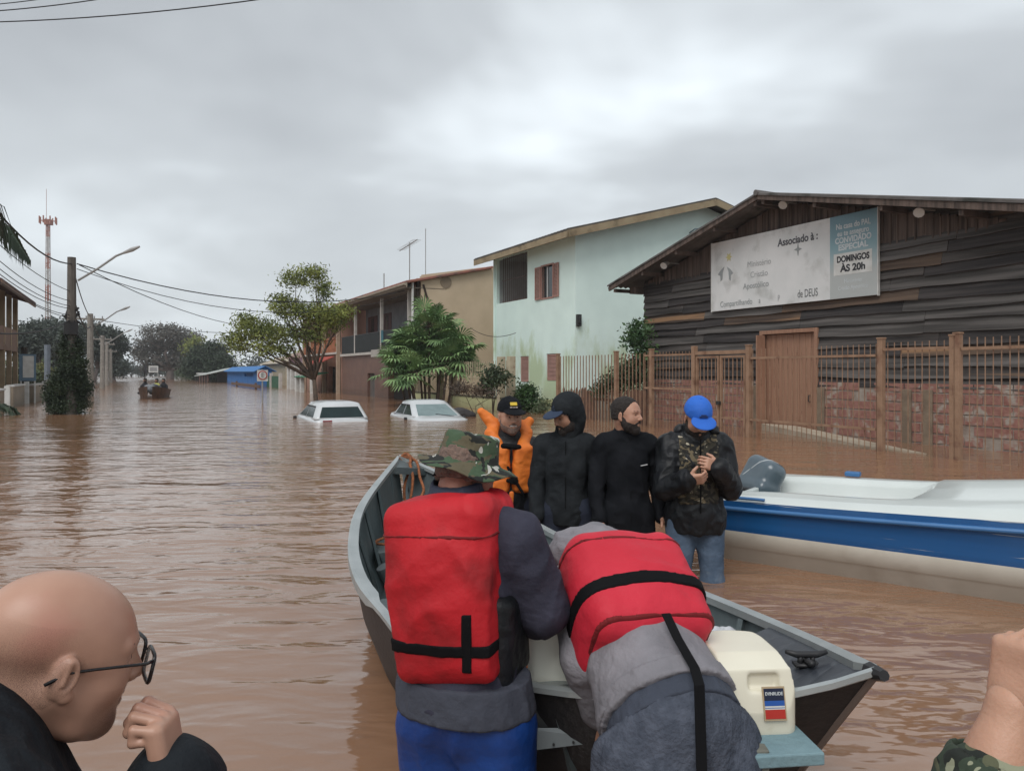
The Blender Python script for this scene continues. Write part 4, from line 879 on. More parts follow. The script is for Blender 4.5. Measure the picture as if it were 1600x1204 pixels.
def tree_at(name,label,u,v,d,blobs_uv,leafm,n,size,r0,barkm,seed,group=None,depth=1.0,kname='crown',asp=2.2,wig=.25,tipz=0,cat='tree',base_z=-1.0):
    """blobs_uv: (u,v,ru,rv) measured crown lobes at distance d; base at u"""
    w=CW(u,HOR,d); T=thing(name,label,cat,(w.x,w.y,base_z),False,group); bl=[];tips=[]; rr=random.Random(seed); pxm=d/FPX
    for (a,b,ra,rb) in blobs_uv:
        q=CW(a,b,d); dy=rr.uniform(-.5,.5)*depth*ra*pxm; c=(q.x-w.x,dy,q.z-base_z); bl.append((c,(ra*pxm,ra*pxm*depth,rb*pxm),ra*rb)); tips.append((c[0],c[1],c[2]+rb*pxm*tipz))
    leaf_cloud(kname,T,leafm,bl,n,size,asp,seed)
    limbs(T,barkm,(0,0,0),tips,r0,seed,wig=wig)
    return T
lg=leafmat('leaf_light',(.21,.235,.05),(.10,.13,.03)); dg=leafmat('leaf_dark',(.035,.055,.028),(.02,.034,.018)); mg=leafmat('leaf_mid',(.06,.085,.035),(.03,.048,.022)); gg=leafmat('leaf_greybrown',(.125,.115,.10),(.075,.075,.065)); 
fg=leafmat('leaf_far',(.06,.075,.058),(.038,.05,.042)); yg=leafmat('leaf_yellow',(.13,.13,.03),(.08,.085,.025))  # leaf_far: the paleness of distant air is mixed into the leaf colour
# street tree in front of the balustrade house
T=tree_at('street_tree','feathery light green street tree with open layered crown in front of the salmon house',497,626,33,
 [(462,436,24,13),(492,428,18,11),(505,452,12,14),(450,480,30,15),(440,468,14,9),(490,490,36,16),(530,488,24,13),(520,505,20,10),(400,515,34,18),(385,500,16,12),(375,535,20,15),(430,520,28,16),(415,545,22,10),(470,520,26,14),(445,545,18,10),(360,528,12,8),(500,528,16,8)],lg,14000,.155,.13,bark,11,depth=.7,asp=3.0,wig=.3,tipz=-.4)
# far big trees
tree_at('umbrella_tree','broad grey brown umbrella crowned tree, bare limbed, at the end of the street',268,592,135,
 [(262,520,38,12),(235,535,24,12),(292,530,22,13),(225,555,18,12),(300,550,16,14),(262,540,34,12),(215,548,12,7),(280,560,22,16),(250,565,20,12),(232,575,12,10)],gg,15000,.42,.8,barkg,21,depth=.9,wig=1.6,tipz=-.2)
tree_at('dark_tree','rounded dark green tree right of the umbrella tree',322,592,112,[(322,560,32,26),(345,570,22,20),(303,572,14,18),(330,545,18,12),(360,580,12,12)],dg,12000,.38,.4,bark,22)
tree_at('pale_tree','small pale yellow green tree top showing between the umbrella tree and the dark tree',300,592,125,[(305,535,10,7),(298,545,8,6)],lg,700,.5,.3,bark,23)
GL='dark trees massed behind the left wall'
for i,(u,d,bl,n,mt_,lb) in enumerate([
 (60,78,[(60,520,34,16),(45,545,26,18),(85,535,22,16)],6500,fg,'wide dark crown at the far left, above the whitish shed roof'),
 (100,88,[(100,515,34,14),(110,540,26,18),(90,560,26,16)],6500,fg,'dark crown behind the first utility pole, tallest of the left group'),
 (150,96,[(150,520,26,13),(172,528,20,14),(160,548,24,15),(182,540,12,13)],6500,fg,'flat topped crown between the second and third pole'),
 (178,110,[(175,560,14,14),(185,575,12,12),(165,575,14,12)],3000,fg,'lower crown behind the third pole at the kerb'),
 (205,190,[(195,570,10,6),(207,577,12,6),(218,582,12,5)],1200,fg,'distant low tree closing the end of the street')]):
    tree_at('tree',lb,u,595,d,bl,mt_,int(n*1.8),.28+.0008*d,.3,barkg,30+i,GL if i<4 else None,wig=.8)
m_=MB(); 
tag(leaf_cloud('undergrowth',None,mg,[((ST(r,s)[0],ST(r,s)[1],.9),(3.2,3.2,1.5),1) for r,s in [(-9-i%3*2.5,62+i*7) for i in range(16)]+[(10+i%3*3,122+i*7) for i in range(12)]+[(-30,90),(-40,85),(-24,96),(-35,100)]],26000,.42,seed=78),'low scrub at the waterline under the left and far trees','scrub',kind='stuff')
leafw=tag(leaf_cloud('hedge',None,fg,[((x,y,2.5),(6,6,3.2),1) for x,y in [(-150,210),(-135,220),(-120,225),(-105,230),(-90,220),(-75,225),(-60,230),(-45,235),(-30,230),(-15,230),(0,235),(15,235),(-165,200)]],12000,1.1,seed=77),'low dark line of distant trees across the end of the street','wood',kind='stuff')
for i,(u,d,bl,n,mt_,lb) in enumerate([
 (30,48,[(18,585,16,10),(8,600,10,8),(50,590,14,9)],2200,mg,'garden bush behind the notice board'),
 (62,56,[(65,582,16,11),(52,590,10,8)],1800,yg,'yellowish bush beside the grey post'),
 (95,60,[(95,592,14,8),(108,585,8,8)],1500,mg,'green bush left of the ivy covered pole')]):
    tree_at('bush',lb,u,600,d,bl,mt_,n,.2,.1,bark,50+i,'garden bushes behind the left wall',cat='bush')
# ivy bush round the first pole
w=CW(110,647,25.0)
T=thing('ivy_bush','dense dark green bush rising in a narrow spire round the first utility pole','bush',(w.x,w.y,-.9)); k=25/FPX
bl=[((a-110)*k,-.3 if b<600 else -.15,CH+(HOR-b)*k+.9,ra*k,rb*k) for a,b,ra,rb in [(110,632,30,17),(93,617,16,15),(126,615,16,20),(113,597,26,22),(120,575,20,24),(118,548,14,24),(116,530,9,14),(128,590,14,18),(84,622,9,6),(86,606,10,5),(138,604,9,8),(98,590,8,6),(134,568,7,9),(106,548,6,6),(92,640,10,6),(130,540,5,10)]]
leaf_cloud('foliage',T,leafmat('leaf_ivy',(.028,.045,.018),(.014,.026,.011)),[((a,b,c),(d,d*.9,e),d*e) for a,b,c,d,e in bl],42000,.062,1.7,61)
MB().tube([(.2,0,0),(.1,-.1,1.6),(.2,0,3)],[.06,.05,.02],6).build('stem',bark,T,raw=True)
T_=T
# right side shrubs
tree_at('bush','round glossy green bush at the corner of the pale green house',822,640,26,[(820,622,17,20),(835,632,12,12),(812,636,12,10),(826,610,10,8)],leafmat('leaf_bush',(.045,.10,.025),(.02,.05,.015)),6500,.085,.06,bark,63,cat='bush')
tree_at('bush','sparse dull shrub behind the cream bars, beside the plank hall',975,620,21.5,[(985,585,22,22),(960,600,20,14),(1002,575,12,22),(940,608,14,8)],mg,4500,.1,.05,bark,64,cat='bush')
tree_at('young_tree','slender young tree with glossy leaves against the left edge of the plank hall',996,620,21.3,[(996,520,13,14),(990,535,9,9),(1002,508,7,8),(1003,545,8,12)],leafmat('leaf_young',(.07,.13,.04),(.03,.07,.025)),1300,.12,.035,bark,65)
tree_at('bush','wispy bush inside the yellow garden wall',770,640,25.5,[(770,585,14,14),(785,590,12,8),(760,605,10,12)],mg,1500,.12,.04,bark,66,cat='bush')
tree_at('bush','dry brown hedge tuft on the yellow wall coping',745,640,25.0,[(720,606,16,5),(745,610,14,5),(765,612,10,4)],leafmat('leaf_dry',(.13,.09,.06),(.08,.06,.045)),1200,.09,.03,bark,67,cat='bush')
tree_at('bush','small pale weed at the foot of the pale green house',850,645,25,[(848,635,10,9),(843,642,8,5)],leafmat('leaf_weed',(.1,.13,.06),(.07,.09,.05)),500,.09,.02,bark,68,cat='bush')
# fan palm
def fan_palm():
    d=30.5; w=CW(672,HOR,d); T=thing('fan_palm','large clump of green fan palms beside the veranda house','palm',(w.x,w.y,-.9)); rr=random.Random(9); k=d/FPX
    lf=MB(); st=MB(); pm_=leafmat('leaf_palm',(.20,.31,.12),(.10,.18,.07))
    crowns=[(655,540,1.0),(690,528,1.0),(638,560,.95),(712,552,.95),(672,512,.9),(622,578,.85),(662,575,.95),(700,570,.95),(722,575,.8),(645,585,.9),(685,552,1),(630,545,.7)]
    for (u,v,sc) in crowns:
        c=Vector(((u-672)*k,rr.uniform(-.5,.5),CH+(HOR-v)*k+.9)); st.tube([(c.x*.5,c.y*.5,0),(c.x*.8,c.y*.8,c.z*.5),c-Vector((0,0,.1))],[.06,.05,.045],6)
        for q in range(24):
            az=rr.uniform(0,2*math.pi); el=rr.uniform(-.55,1.25); dr=Vector((math.cos(az)*math.cos(el),math.sin(az)*math.cos(el),math.sin(el))); L0=rr.uniform(.45,.95)*sc
            h=c+dr*L0; st.tube([c,c+dr*L0*.5+Vector((0,0,.04)),h],.012,4)
            sd_=dr.cross(Vector((0,0,1))); sd_.normalize(); upv=sd_.cross(dr); upv=(upv+Vector((rr.uniform(-.4,.4),rr.uniform(-.4,.4),0))).normalized(); n=15; R0=rr.uniform(.55,.85)*sc
            for j in range(n):
                a=(j/(n-1)-.5)*4.2; dd=(dr*math.cos(a)+sd_*math.sin(a)).normalized(); ww=upv*.02; nx_=dd.cross(upv)*.042
                mid=h+dd*R0*.6+upv*.02; tip=h+dd*R0*(1-.15*abs(a)/2)-Vector((0,0,.16*R0*rr.uniform(.6,1.8)))
                lf.add([h,mid+nx_,tip,mid-nx_],[[0,1,2,3]])
    lf.build('fronds',pm_,T,raw=True); st.build('stems',bark,T,raw=True)
fan_palm()
def frond(mb,a,pts,n=34,L0=.55,wd=.03,drop=.5,rr=random):
    pts=[Vector(p) for p in pts]; mb.tube(pts,[.03,.022,.015,.006][:len(pts)],5)
    for i in range(n):
        t=(i+1)/(n+1)*(len(pts)-1); j=min(int(t),len(pts)-2); p=pts[j].lerp(pts[j+1],t-j); d=(pts[j+1]-pts[j]).normalized(); s=d.cross(Vector((0,0,1))); s.normalize(); l=L0*math.sin(math.pi*(.15+.8*(i/n)))*rr.uniform(.8,1.1)
        for sg in (-1,1):
            dd=(s*sg*.8+d*.55).normalized(); m=p+dd*l*.5; tip=p+dd*l*.8-Vector((0,0,drop*l*rr.uniform(.8,1.3))); nx_=dd.cross(Vector((0,0,1))).normalized()*wd*.5; mb.add([p,m+nx_,tip,m-nx_],[[0,1,2,3]])
def left_palm():
    d=14; w=CW(-150,HOR,d); T=thing('feather_palm','tall feather palm out of frame whose drooping fronds hang in at the upper left','palm',(w.x,w.y,-.9)); rr=random.Random(3); k=d/FPX
    def Lc(u,v,dy=0): q=CW(u,v,d); return Vector((q.x-w.x,dy,q.z+.9))
    c=Lc(-150,330); f=MB(); MB().tube([(0,0,0),(.05,0,c.z*.5),c],[.19,.16,.14],10).build('trunk',bark,T,raw=True)
    frond(f,0,[c,Lc(-70,285,-.2),Lc(-5,318,-.3),Lc(22,385,-.35)],46,.75,.05,.9,rr); frond(f,0,[c,Lc(-80,300,.4),Lc(-20,345,.6),Lc(8,398,.7)],44,.6,.05,.9,rr)
    for i in range(9): a=i*.7+1.3; f_=[c+Vector((math.cos(a)*q*.9,math.sin(a)*q*.9,.55*q-.32*q*q)) for q in (0,.7,1.4,2.1)]; 
    for i in range(9):
        a=1.2+i*.45; frond(f,0,[c+Vector((math.cos(a)*q,math.sin(a)*q,.6*q-.32*q*q)) for q in (0,.75,1.5,2.2)],34,.6,.05,.7,rr)
    f.build('fronds',leafmat('leaf_feather',(.035,.06,.03),(.018,.032,.018)),T,raw=True)
    d=24; w=CW(-15,HOR,d); T=thing('young_palm','young low palm in the water at the left edge, only its frond tips in view','palm',(w.x,w.y,-.9)); f=MB(); c=Vector((0,0,1.1)); MB().tube([(0,0,0),c],.1,8).build('trunk',bark,T,raw=True)
    for i in range(10):
        a=i*.63; frond(f,0,[c+Vector((math.cos(a)*q*.55,math.sin(a)*q*.55,.5*q-.42*q*q)) for q in (0,.6,1.1,1.6)],20,.4,.05,.5,rr)
    f.build('fronds',M['leaf_feather'],T,raw=True)
left_palm()

# ================= CARS =================
car_w=pm('car_white',(.55,.57,.58),(.5,.52,.53),sc=2,rough=.25,coat=.5); car_g=pm('car_glass',(.02,.035,.036),rough=.12,spec=.35); blk_=pm('trim_black',(.02,.02,.022),rough=.5); redl=pm('tail_red',(.25,.02,.02),rough=.3)
def car(label,x,y,yaw,kind):
    """car local: +y forward, length 3.9, z from the road"""
    T=thing('parked_car',label,'car',(x,y,-.93),rz=yaw,group='white cars standing in the flood')
    hw=.82
    # stations along y: (y, z_belt, halfwidth at belt); lower body
    m=MB(); rings=[]
    if kind=='hatch': prof=[(-1.93,.62,.66),(-1.91,.98,.74),(-1.6,1.06,.78),(-.5,1.05,.80),(.75,1.05,.80),(1.3,.96,.78),(1.75,.84,.72),(1.93,.6,.62)]
    else: prof=[(-2.05,.6,.66),(-2.0,.97,.73),(-1.75,1.05,.78),(-.6,1.04,.80),(.72,1.04,.80),(1.35,.98,.79),(1.8,.86,.73),(1.98,.6,.6)]
    for (y,z,h) in prof:
        rings.append([(-h+.04,y,.25),(-h,y,.5),(-h+.0,y,z-.12),(-h+.05,y,z-.03),(-h+.16,y,z),(0,y,z+.025),(h-.16,y,z),(h-.05,y,z-.03),(h,y,z-.12),(h,y,.5),(h-.04,y,.25)])
    m.loft(rings); m.build('body',car_w,T,smooth=True,raw=True)
    # cabin: base loop at belt, roof loop
    if kind=='hatch': yb0,yb1,yt0,yt1,zt=-1.82,.95,-1.48,-.02,1.45
    else: yb0,yb1,yt0,yt1,zt=-1.45,.98,-.98,-.02,1.43
    zb=1.00; wb,wt=.75,.575
    c=MB(); rr_=[]
    N_=7
    for i in range(N_):
        t=i/(N_-1); e=math.sin(t*math.pi/2)**1.0 if i else 0
        z=zb+(zt-zb)*t*.93; w=wb+(wt-wb)*t; y0=yb0+(yt0-yb0)*t; y1=yb1+(yt1-yb1)*t
        rr_.append([(-w,y0+.07,z),(-w+.07,y0,z),(w-.07,y0,z),(w,y0+.07,z),(w,y1-.12,z),(w-.1,y1,z),(-w+.1,y1,z),(-w,y1-.12,z)])
    rr_.append([(a*.93,(b-(yt0+yt1)/2)*.95+(yt0+yt1)/2,zt-.004) for a,b,_ in rr_[-1]]); rr_.append([(a*.62,(b-(yt0+yt1)/2)*.7+(yt0+yt1)/2,zt+.035) for a,b,_ in rr_[-2]])
    c.loft(rr_); cb_=c.build('roof',car_w,T,smooth=True,raw=True)
    def lerp3(t,side):  # point on cabin side at height t
        w=wb+(wt-wb)*t; return w
    def pane(name,y_or,front,t0,t1,ins):
        P=[]
        for t in (t0,t1):
            w=wb+(wt-wb)*t-ins; z=zb+(zt-zb)*t*.93; y=(yb1+(yt1-yb1)*t+.012) if front else (yb0+(yt0-yb0)*t-.012)
            P.append([(-w,y,z),(w,y,z)])
        MB().add([P[0][0],P[0][1],P[1][1],P[1][0]]+[(a,b-(.01 if front else -.01),z) for a,b,z in (P[0][0],P[0][1],P[1][1],P[1][0])],[[0,1,2,3],[7,6,5,4],[0,4,5,1],[1,5,6,2],[2,6,7,3],[3,7,4,0]]).build(name,car_g if not front else pm('windscreen',(.17,.24,.24),(.13,.19,.19),rough=.06,spec=1),T,raw=True,bevel=.004)
    pane('windscreen',0,True,.10,.86,.13); pane('rear_window',0,False,.12 if kind=='hatch' else .1,.80,.11)
    for sg in (-1,1):
        for (a0,a1,b0,b1) in ((-1.45,-.42,-1.25,-.45),(-.34,.62,-.38,.0)) if kind=='hatch' else ((-1.2,-.35,-.95,-.38),(-.27,.66,-.31,.02)):
            v=[]
            for t,(y0,y1) in ((.12,(a0,a1)),(.80,(b0,b1))):
                w=wb+(wt-wb)*t+.008; z=zb+(zt-zb)*t*.93; v.append([(sg*w,y0,z),(sg*w,y1,z)])
            q=[v[0][0],v[0][1],v[1][1],v[1][0]]; MB().add(q+[(a-sg*.01,b,z) for a,b,z in q],[[0,1,2,3],[7,6,5,4],[0,4,5,1],[1,5,6,2],[2,6,7,3],[3,7,4,0]]).build('side_window',car_g,T,raw=True)
            vz=MB().beam(v[1][0],v[1][1],.02,.04); vz.build('window_visor',blk_,T,raw=True)
        mr_=MB(); mr_.loft([[(sg*(hw+.02+a*.10),.60+dy,.93+c_) for a,dy,c_ in ((0,-.05,-.07),(1,-.05,-.08),(1.1,-.04,.07),(.1,-.05,.07))],[(sg*(hw+.04+a*.08),.60+dy,.93+c_) for a,dy,c_ in ((0,.07,-.05),(1,.06,-.05),(1,.06,.05),(.1,.06,.05))]])
        mr_.build('mirror',blk_,T,raw=True,bevel=.015)
        # lamps and wheels (mostly under water)
        MB().box(sg*.80-.0-.06,sg*.80+.06-.0,prof[0][0]+.02,prof[0][0]+.16,.62,.80).build('tail_lamp',redl,T,raw=True,bevel=.02)
        MB().box(sg*.58-.12,sg*.58+.12,prof[-1][0]-.14,prof[-1][0]+.0,.52,.64).build('headlight',pm('lamp_clear',(.5,.5,.5),rough=.1),T,raw=True,bevel=.02)
        for yy in (-1.25,1.3):
            W_=MB().tube([(sg*.60,yy,.3),(sg*.80,yy,.3)],.3,16).build('wheel',blk_,T,raw=True)
    MB().beam((-.45,yb1+.02,zb+.02),(.1,yb1-.03,zb+.09),.02).build('wiper',blk_,T,raw=True)
    if kind=='hatch': MB().box(-.55,-.30,yb0-.10,yb0-.045,.945,.985).build('high_lamp',redl,T,raw=True)
    return T
T=car('white hatchback seen from behind, water up to its rear window, left of the other car',CW(514,0,22.6).x,22.6,R_(25),'hatch')
T=car('white car facing the camera with pale windscreen, half sunk beside the yellow wall',CW(671,0,22.9).x,22.9,R_(203),'sedan')
def bagpile():
    w=CW(718,640,23.4); T=thing('tarp_bundle','dark tarpaulin bundle floating right of the front facing car','bundle',(w.x,w.y,0))
    s=Sdf().ell((0,0,.08),(.3,.3,.2),k=.08).ell((.22,.05,.04),(.28,.25,.14),k=.08); P,F=s.polygonize(.025); P=folds(P,F,.02,freq=6); link('tarpaulin',npmesh('tarpaulin',P,F,pm('tarp',(.04,.035,.035),rough=.7)),T)
bagpile()
w=CW(503,640,24.0)
def strut_(): pass

# ================= WHITE SPEEDBOAT =================
def speedboat():
    A=(1.97,6.30,0); T=thing('speedboat','white speedboat with broad scratched blue side band on the right','boat',A,rz=R_(-36.87))
    Lb=6.2
    def hb(x): return .78 if x<3 else max(.01,.78*math.sqrt(max(0,1-((x-3)/3.25)**2)))
    def zs(x): return .44+.018*x+.012*x*x*.5
    xs=[-.0]+[i*.2 for i in range(1,32)]
    fw=lambda x:1-max(0,(x-3)/3.3)**2*.25
    def prof(x,sg):
        b=hb(x); z=zs(x); f=min(1,b/.3)
        return [(x,0,-.3+.35*(1-f)),(x,sg*b*.94,-.12+.25*(1-f)),(x,sg*b*.95,.10+.12*(1-f)),(x,sg*b*.975,.106+.12*(1-f)),(x,sg*b*.98,.22+.05*(1-f)),(x,sg*b*.985,z-.075),(x,sg*(b+.022),z-.065),(x,sg*(b+.02),z-.045),(x,sg*(b-.0),z-.04),(x,sg*(b-.005),z)]
    hullw=pm('boat_white_lower',(.60,.57,.50),(.52,.49,.42),sc=3,rough=.45,spots=((.40,.35,.28),2.5,.58,.8)); bandm=pm('boat_blue',(.012,.085,.24),(.01,.07,.2),sc=3,rough=.28,coat=.3,stretch=(.14,1,6),spots=((.4,.42,.4),9,.655,.68)); rail=pm('boat_rubrail',(.05,.16,.36),rough=.35)
    dk=pm('boat_deck',(.60,.64,.62),(.55,.59,.57),sc=2,rough=.3,coat=.3)
    for nm,i0,i1,mt_ in (('hull',0,4,hullw),('blue_band',4,5,bandm),('rubrail',5,8,rail),('upper_band',8,9,bandm)):
        m=MB()
        for sg in (-1,1): m.loft([[Vector(p) for p in prof(x,sg)[i0:i1+1]] if sg<0 else [Vector(p) for p in prof(x,sg)[i0:i1+1]][::-1] for x in xs],closed=False,caps=False)
        if nm=='hull': p=prof(0,-1); q=prof(0,1); m.add([p[k] for k in range(5)]+[q[k] for k in range(4,-1,-1)],[list(range(10))])
        if nm=='blue_band': p=prof(0,-1); q=prof(0,1); m.add([p[4],p[5],p[9],(0,-.3,zs(0)-.12),(0,.3,zs(0)-.12),q[9],q[5],q[4]],[list(range(8))])
        m.build(nm,mt_,T,smooth=True,raw=True)
    # deck moulding: coaming on both sides, cockpit from x .1 to 2.0, domed foredeck after
    def crown(x): return .025+.015*math.exp(-((x-.5)/.4)**2)+.15/(1+math.exp(-(x-2.1)*1.7))
    m=MB()
    for sg in (-1,1):
        rg=[]
        for x in xs:
            b=hb(x); z=zs(x); c=crown(x); ck=x<1.35
            iw=max(.02,b-.24); pts=[(x,sg*(b-.005),z),(x,sg*max(0.01,b-.05),z+.02+.35*c),(x,sg*max(.01,b-.13),z+.75*c),(x,sg*iw,z+c),(x,sg*max(.005,iw-.05),z+c+.0)]
            if ck: pts+=[(x,sg*max(.004,iw-.09),z+c-.05),(x,sg*max(.003,iw-.11),.12),(x,0,.10)]
            else:
                e=min(1,(x-1.35)/.25); pts+=[(x,sg*max(.004,iw-.09),z+c+.01),(x,sg*iw*.5,z+c+.05),(x,0,z+c+.07)]
            rg.append([Vector(p) for p in (pts if sg<0 else pts[::-1])])
        m.loft(rg,closed=False,caps=False)
    m.build('deck',dk,T,smooth=True,raw=True)
    # windscreen-less dash, transom splash well, seat and cleat
    MB().box(1.30,1.34,-.44,.44,.12,zs(1.3)+.05).build('bulkhead',dk,T,raw=True,bevel=.02)
    MB().box(.75,1.15,-.42,.42,.11,.30).build('seat',pm('seat_grey',(.3,.32,.31),rough=.6),T,raw=True,bevel=.03)
    MB().box(.0,.05,-.74,.74,.1,zs(0)-.02).build('transom',dk,T,raw=True,bevel=.01)
    MB().box(.6,.72,.66,.74,zs(.6)+.05,zs(.6)+.09).build('blue_cleat',rail,T,raw=True,bevel=.01)
    MB().tube([(.1,-.78,.47),(.35,-.79,.475),(.4,-.79,.475)],.012,5).build('grab_handle',M['boat_rubrail'],T,raw=True)
    # outboard
    E=bpy.data.objects.new('outboard_motor',None); COL.objects.link(E); E.parent=T; E.location=(-.02,.28,.36); E.rotation_euler=(0,R_(24),R_(60)); ORG[E.name]=None
    cw=pm('cowl_grey',(.075,.105,.125),(.055,.08,.10),sc=4,rough=.3,coat=.5)
    s=Sdf().box((0,0,.15),(.115,.18,.15),.085,rotm(R_(12),0,0),k=.05).box((0,.02,.02),(.125,.19,.05),.04,k=.05); P,F=s.polygonize(.014); link('cowl',npmesh('cowl',P,F,cw),E)
    s=Sdf().box((0,0,.15),(.118,.183,.153),.088,rotm(R_(12),0,0)).fn(lambda X,Y,Z:np.abs(Z+Y*.9-.20)-.012); P,F=s.polygonize(.009); link('stripe',npmesh('stripe',P,F,pm('stripe_pale',(.42,.45,.46),rough=.4)),E)
    MB().box(-.11,.11,-.14,.18,-.12,-.03).box(-.05,.05,-.06,.1,-.7,-.1).build('leg',pm('motor_black',(.02,.022,.025),rough=.4),E,raw=True,bevel=.02)
    MB().tube([(0,.15,-.08),(0,.35,-.06),(0,.42,-.2)],.03,8).build('bracket',pm('cowl_blue',(.09,.14,.19),rough=.4),E,raw=True)
speedboat()

# ================= DISTANT BOAT =================
def farboat():
    d=40; w=CW(240,HOR,d); T=thing('motor_boat','small dark laden boat with three people, far down the flooded street','boat',(w.x,w.y,0),rz=R_(20))
    rg=[]
    for i in range(12):
        t=i/11; y=-1.9+t*3.8; b=.72*math.sqrt(max(.0004,1-max(0,(.55-t)/.56)**2)); z=.42+.22*(1-t)**2; rg.append([Vector((-b,y,z)),Vector((-b*.8,y,-.15)),Vector((b*.8,y,-.15)),Vector((b,y,z)),Vector((b*.9,y,z)),Vector((b*.7,y,.08)),Vector((-b*.7,y,.08)),Vector((-b*.9,y,z))])
    MB().loft(rg).build('hull',pm('far_hull',(.1,.055,.035),(.05,.03,.02),rough=.6),T,raw=True)
    s=Sdf()
    rr=random.Random(5)
    for i in range(9): s.ell((rr.uniform(-.22,.22),rr.uniform(-.95,-.1),rr.uniform(.42,.6)),(rr.uniform(.14,.22),rr.uniform(.2,.28),rr.uniform(.1,.17)),k=.04)
    P,F=s.polygonize(.04); P=folds(P,F,.04,freq=5); B=thing('cargo_bags','pale and dark bags heaped in the bow of the distant boat','bags',(w.x,w.y,.3),rz=R_(20)); P=P-np.array([0,0,.3]); link('bags',npmesh('bags',P,F,pm('bags',(.2,.21,.22),(.06,.06,.07),sc=2.5,rough=.7,lo=.45,hi=.55)),B)
    for lb,x,y,z,jc,vest,cap in (('person in dark clothes at the left of the distant boat, holding a pole',-.42,.1,.45,(.03,.03,.035),None,1),('person with a yellow vest seated in the middle of the distant boat',.12,.3,.42,(.05,.05,.05),(.5,.5,.12),1),('person in black seated at the right of the distant boat',.42,.75,.42,(.025,.025,.03),None,0)):
        c,s_2=math.cos(R_(20)),math.sin(R_(20)); Q=thing('person',lb,'person',(w.x+x*c-y*s_2,w.y+x*s_2+y*c,z-.3))
        s=Sdf().cone((0,0,.12),(0,0,.5),.15,.17,k=.06).ell((0,-.01,.78),(.08,.1,.12),k=.03).cone((0,0,.5),(0,0,.7),.07,.06,k=.04).cone((-.1,-.05,.1),(-.12,-.45,.12),.08,.06).cone((.1,-.05,.1),(.12,-.45,.12),.08,.06).cone((-.18,0,.5),(-.24,-.1,.25),.055,.045).cone((-.24,-.1,.25),(-.12,-.3,.3),.045,.035).cone((.18,0,.5),(.24,-.1,.25),.055,.045).cone((.24,-.1,.25),(.12,-.3,.3),.045,.035)
        P,F=s.polygonize(.025); link('body',npmesh('body',P,F,pm('far_cloth%d'%int(jc[0]*1000),jc,rough=.9)),Q)
        P,F=Sdf().ell((0,-.02,.77),(.075,.095,.09)).polygonize(.02); link('face',npmesh('face',P+np.array([0,-.02,0]),F,pm('skin_far',(.3,.17,.12),rough=.6)),Q)
        P,F=Sdf().ell((0,0,.83),(.09,.11,.08)).polygonize(.02); link('cap',npmesh('cap',P,F,pm('far_cap',(.02,.02,.02),rough=.8)),Q)
        if vest:
            P,F=Sdf().cone((0,0,.2),(0,0,.5),.17,.18,k=.03).polygonize(.03); link('vest',npmesh('vest',P,F,pm('far_vest',vest,rough=.7)),Q)
    Q=thing('pole','thin pole held upright in the distant boat','pole',(w.x-.35,w.y+.1,.5)); MB().tube([(0,-.3,0),(-.05,-.3,.95)],.02,5).build('shaft',dark_fill,Q,raw=True)
farboat()
# ================= ALUMINIUM BOAT =================
def bez(pts,n):
    """Catmull-Rom through pts"""
    P=[V3(p) for p in pts]; P=[2*P[0]-P[1]]+P+[2*P[-1]-P[-2]]; out=[]; m=len(P)-3
    for i in range(n+1):
        t=i/n*m; j=min(int(t),m-1); t-=j; a,b,c,d=P[j:j+4]; out.append(.5*((2*b)+(c-a)*t+(2*a-5*b+4*c-d)*t*t+(3*b-a-3*c+d)*t**3))
    return out
FARG=[(625,713,.72),(700,745,.60),(790,792,.52),(900,850,.48),(1010,893,.47),(1130,940,.49),(1260,995,.54),(1370,1047,.62)]
NEARG=[(621,715,.72),(566,785,.60),(548,845,.53),(558,905,.48),(600,960,.46),(645,1010,.45),(740,1052,.45),(870,1080,.46),(1040,1092,.48),(1240,1084,.54),(1366,1050,.62)]
def gp(u,v,z): d=FPX*(CH-z)/(v-HOR); return ((u-800)/FPX*d,d,z)
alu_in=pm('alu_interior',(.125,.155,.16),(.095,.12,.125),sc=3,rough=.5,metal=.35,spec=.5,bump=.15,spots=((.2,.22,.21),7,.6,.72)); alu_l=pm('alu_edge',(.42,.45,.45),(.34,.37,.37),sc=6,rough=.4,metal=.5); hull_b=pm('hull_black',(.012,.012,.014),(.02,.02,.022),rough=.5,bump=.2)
deck_b=pm('deck_dark',(.035,.04,.05),(.028,.032,.04),sc=5,rough=.35,bump=.06,bsc=90)
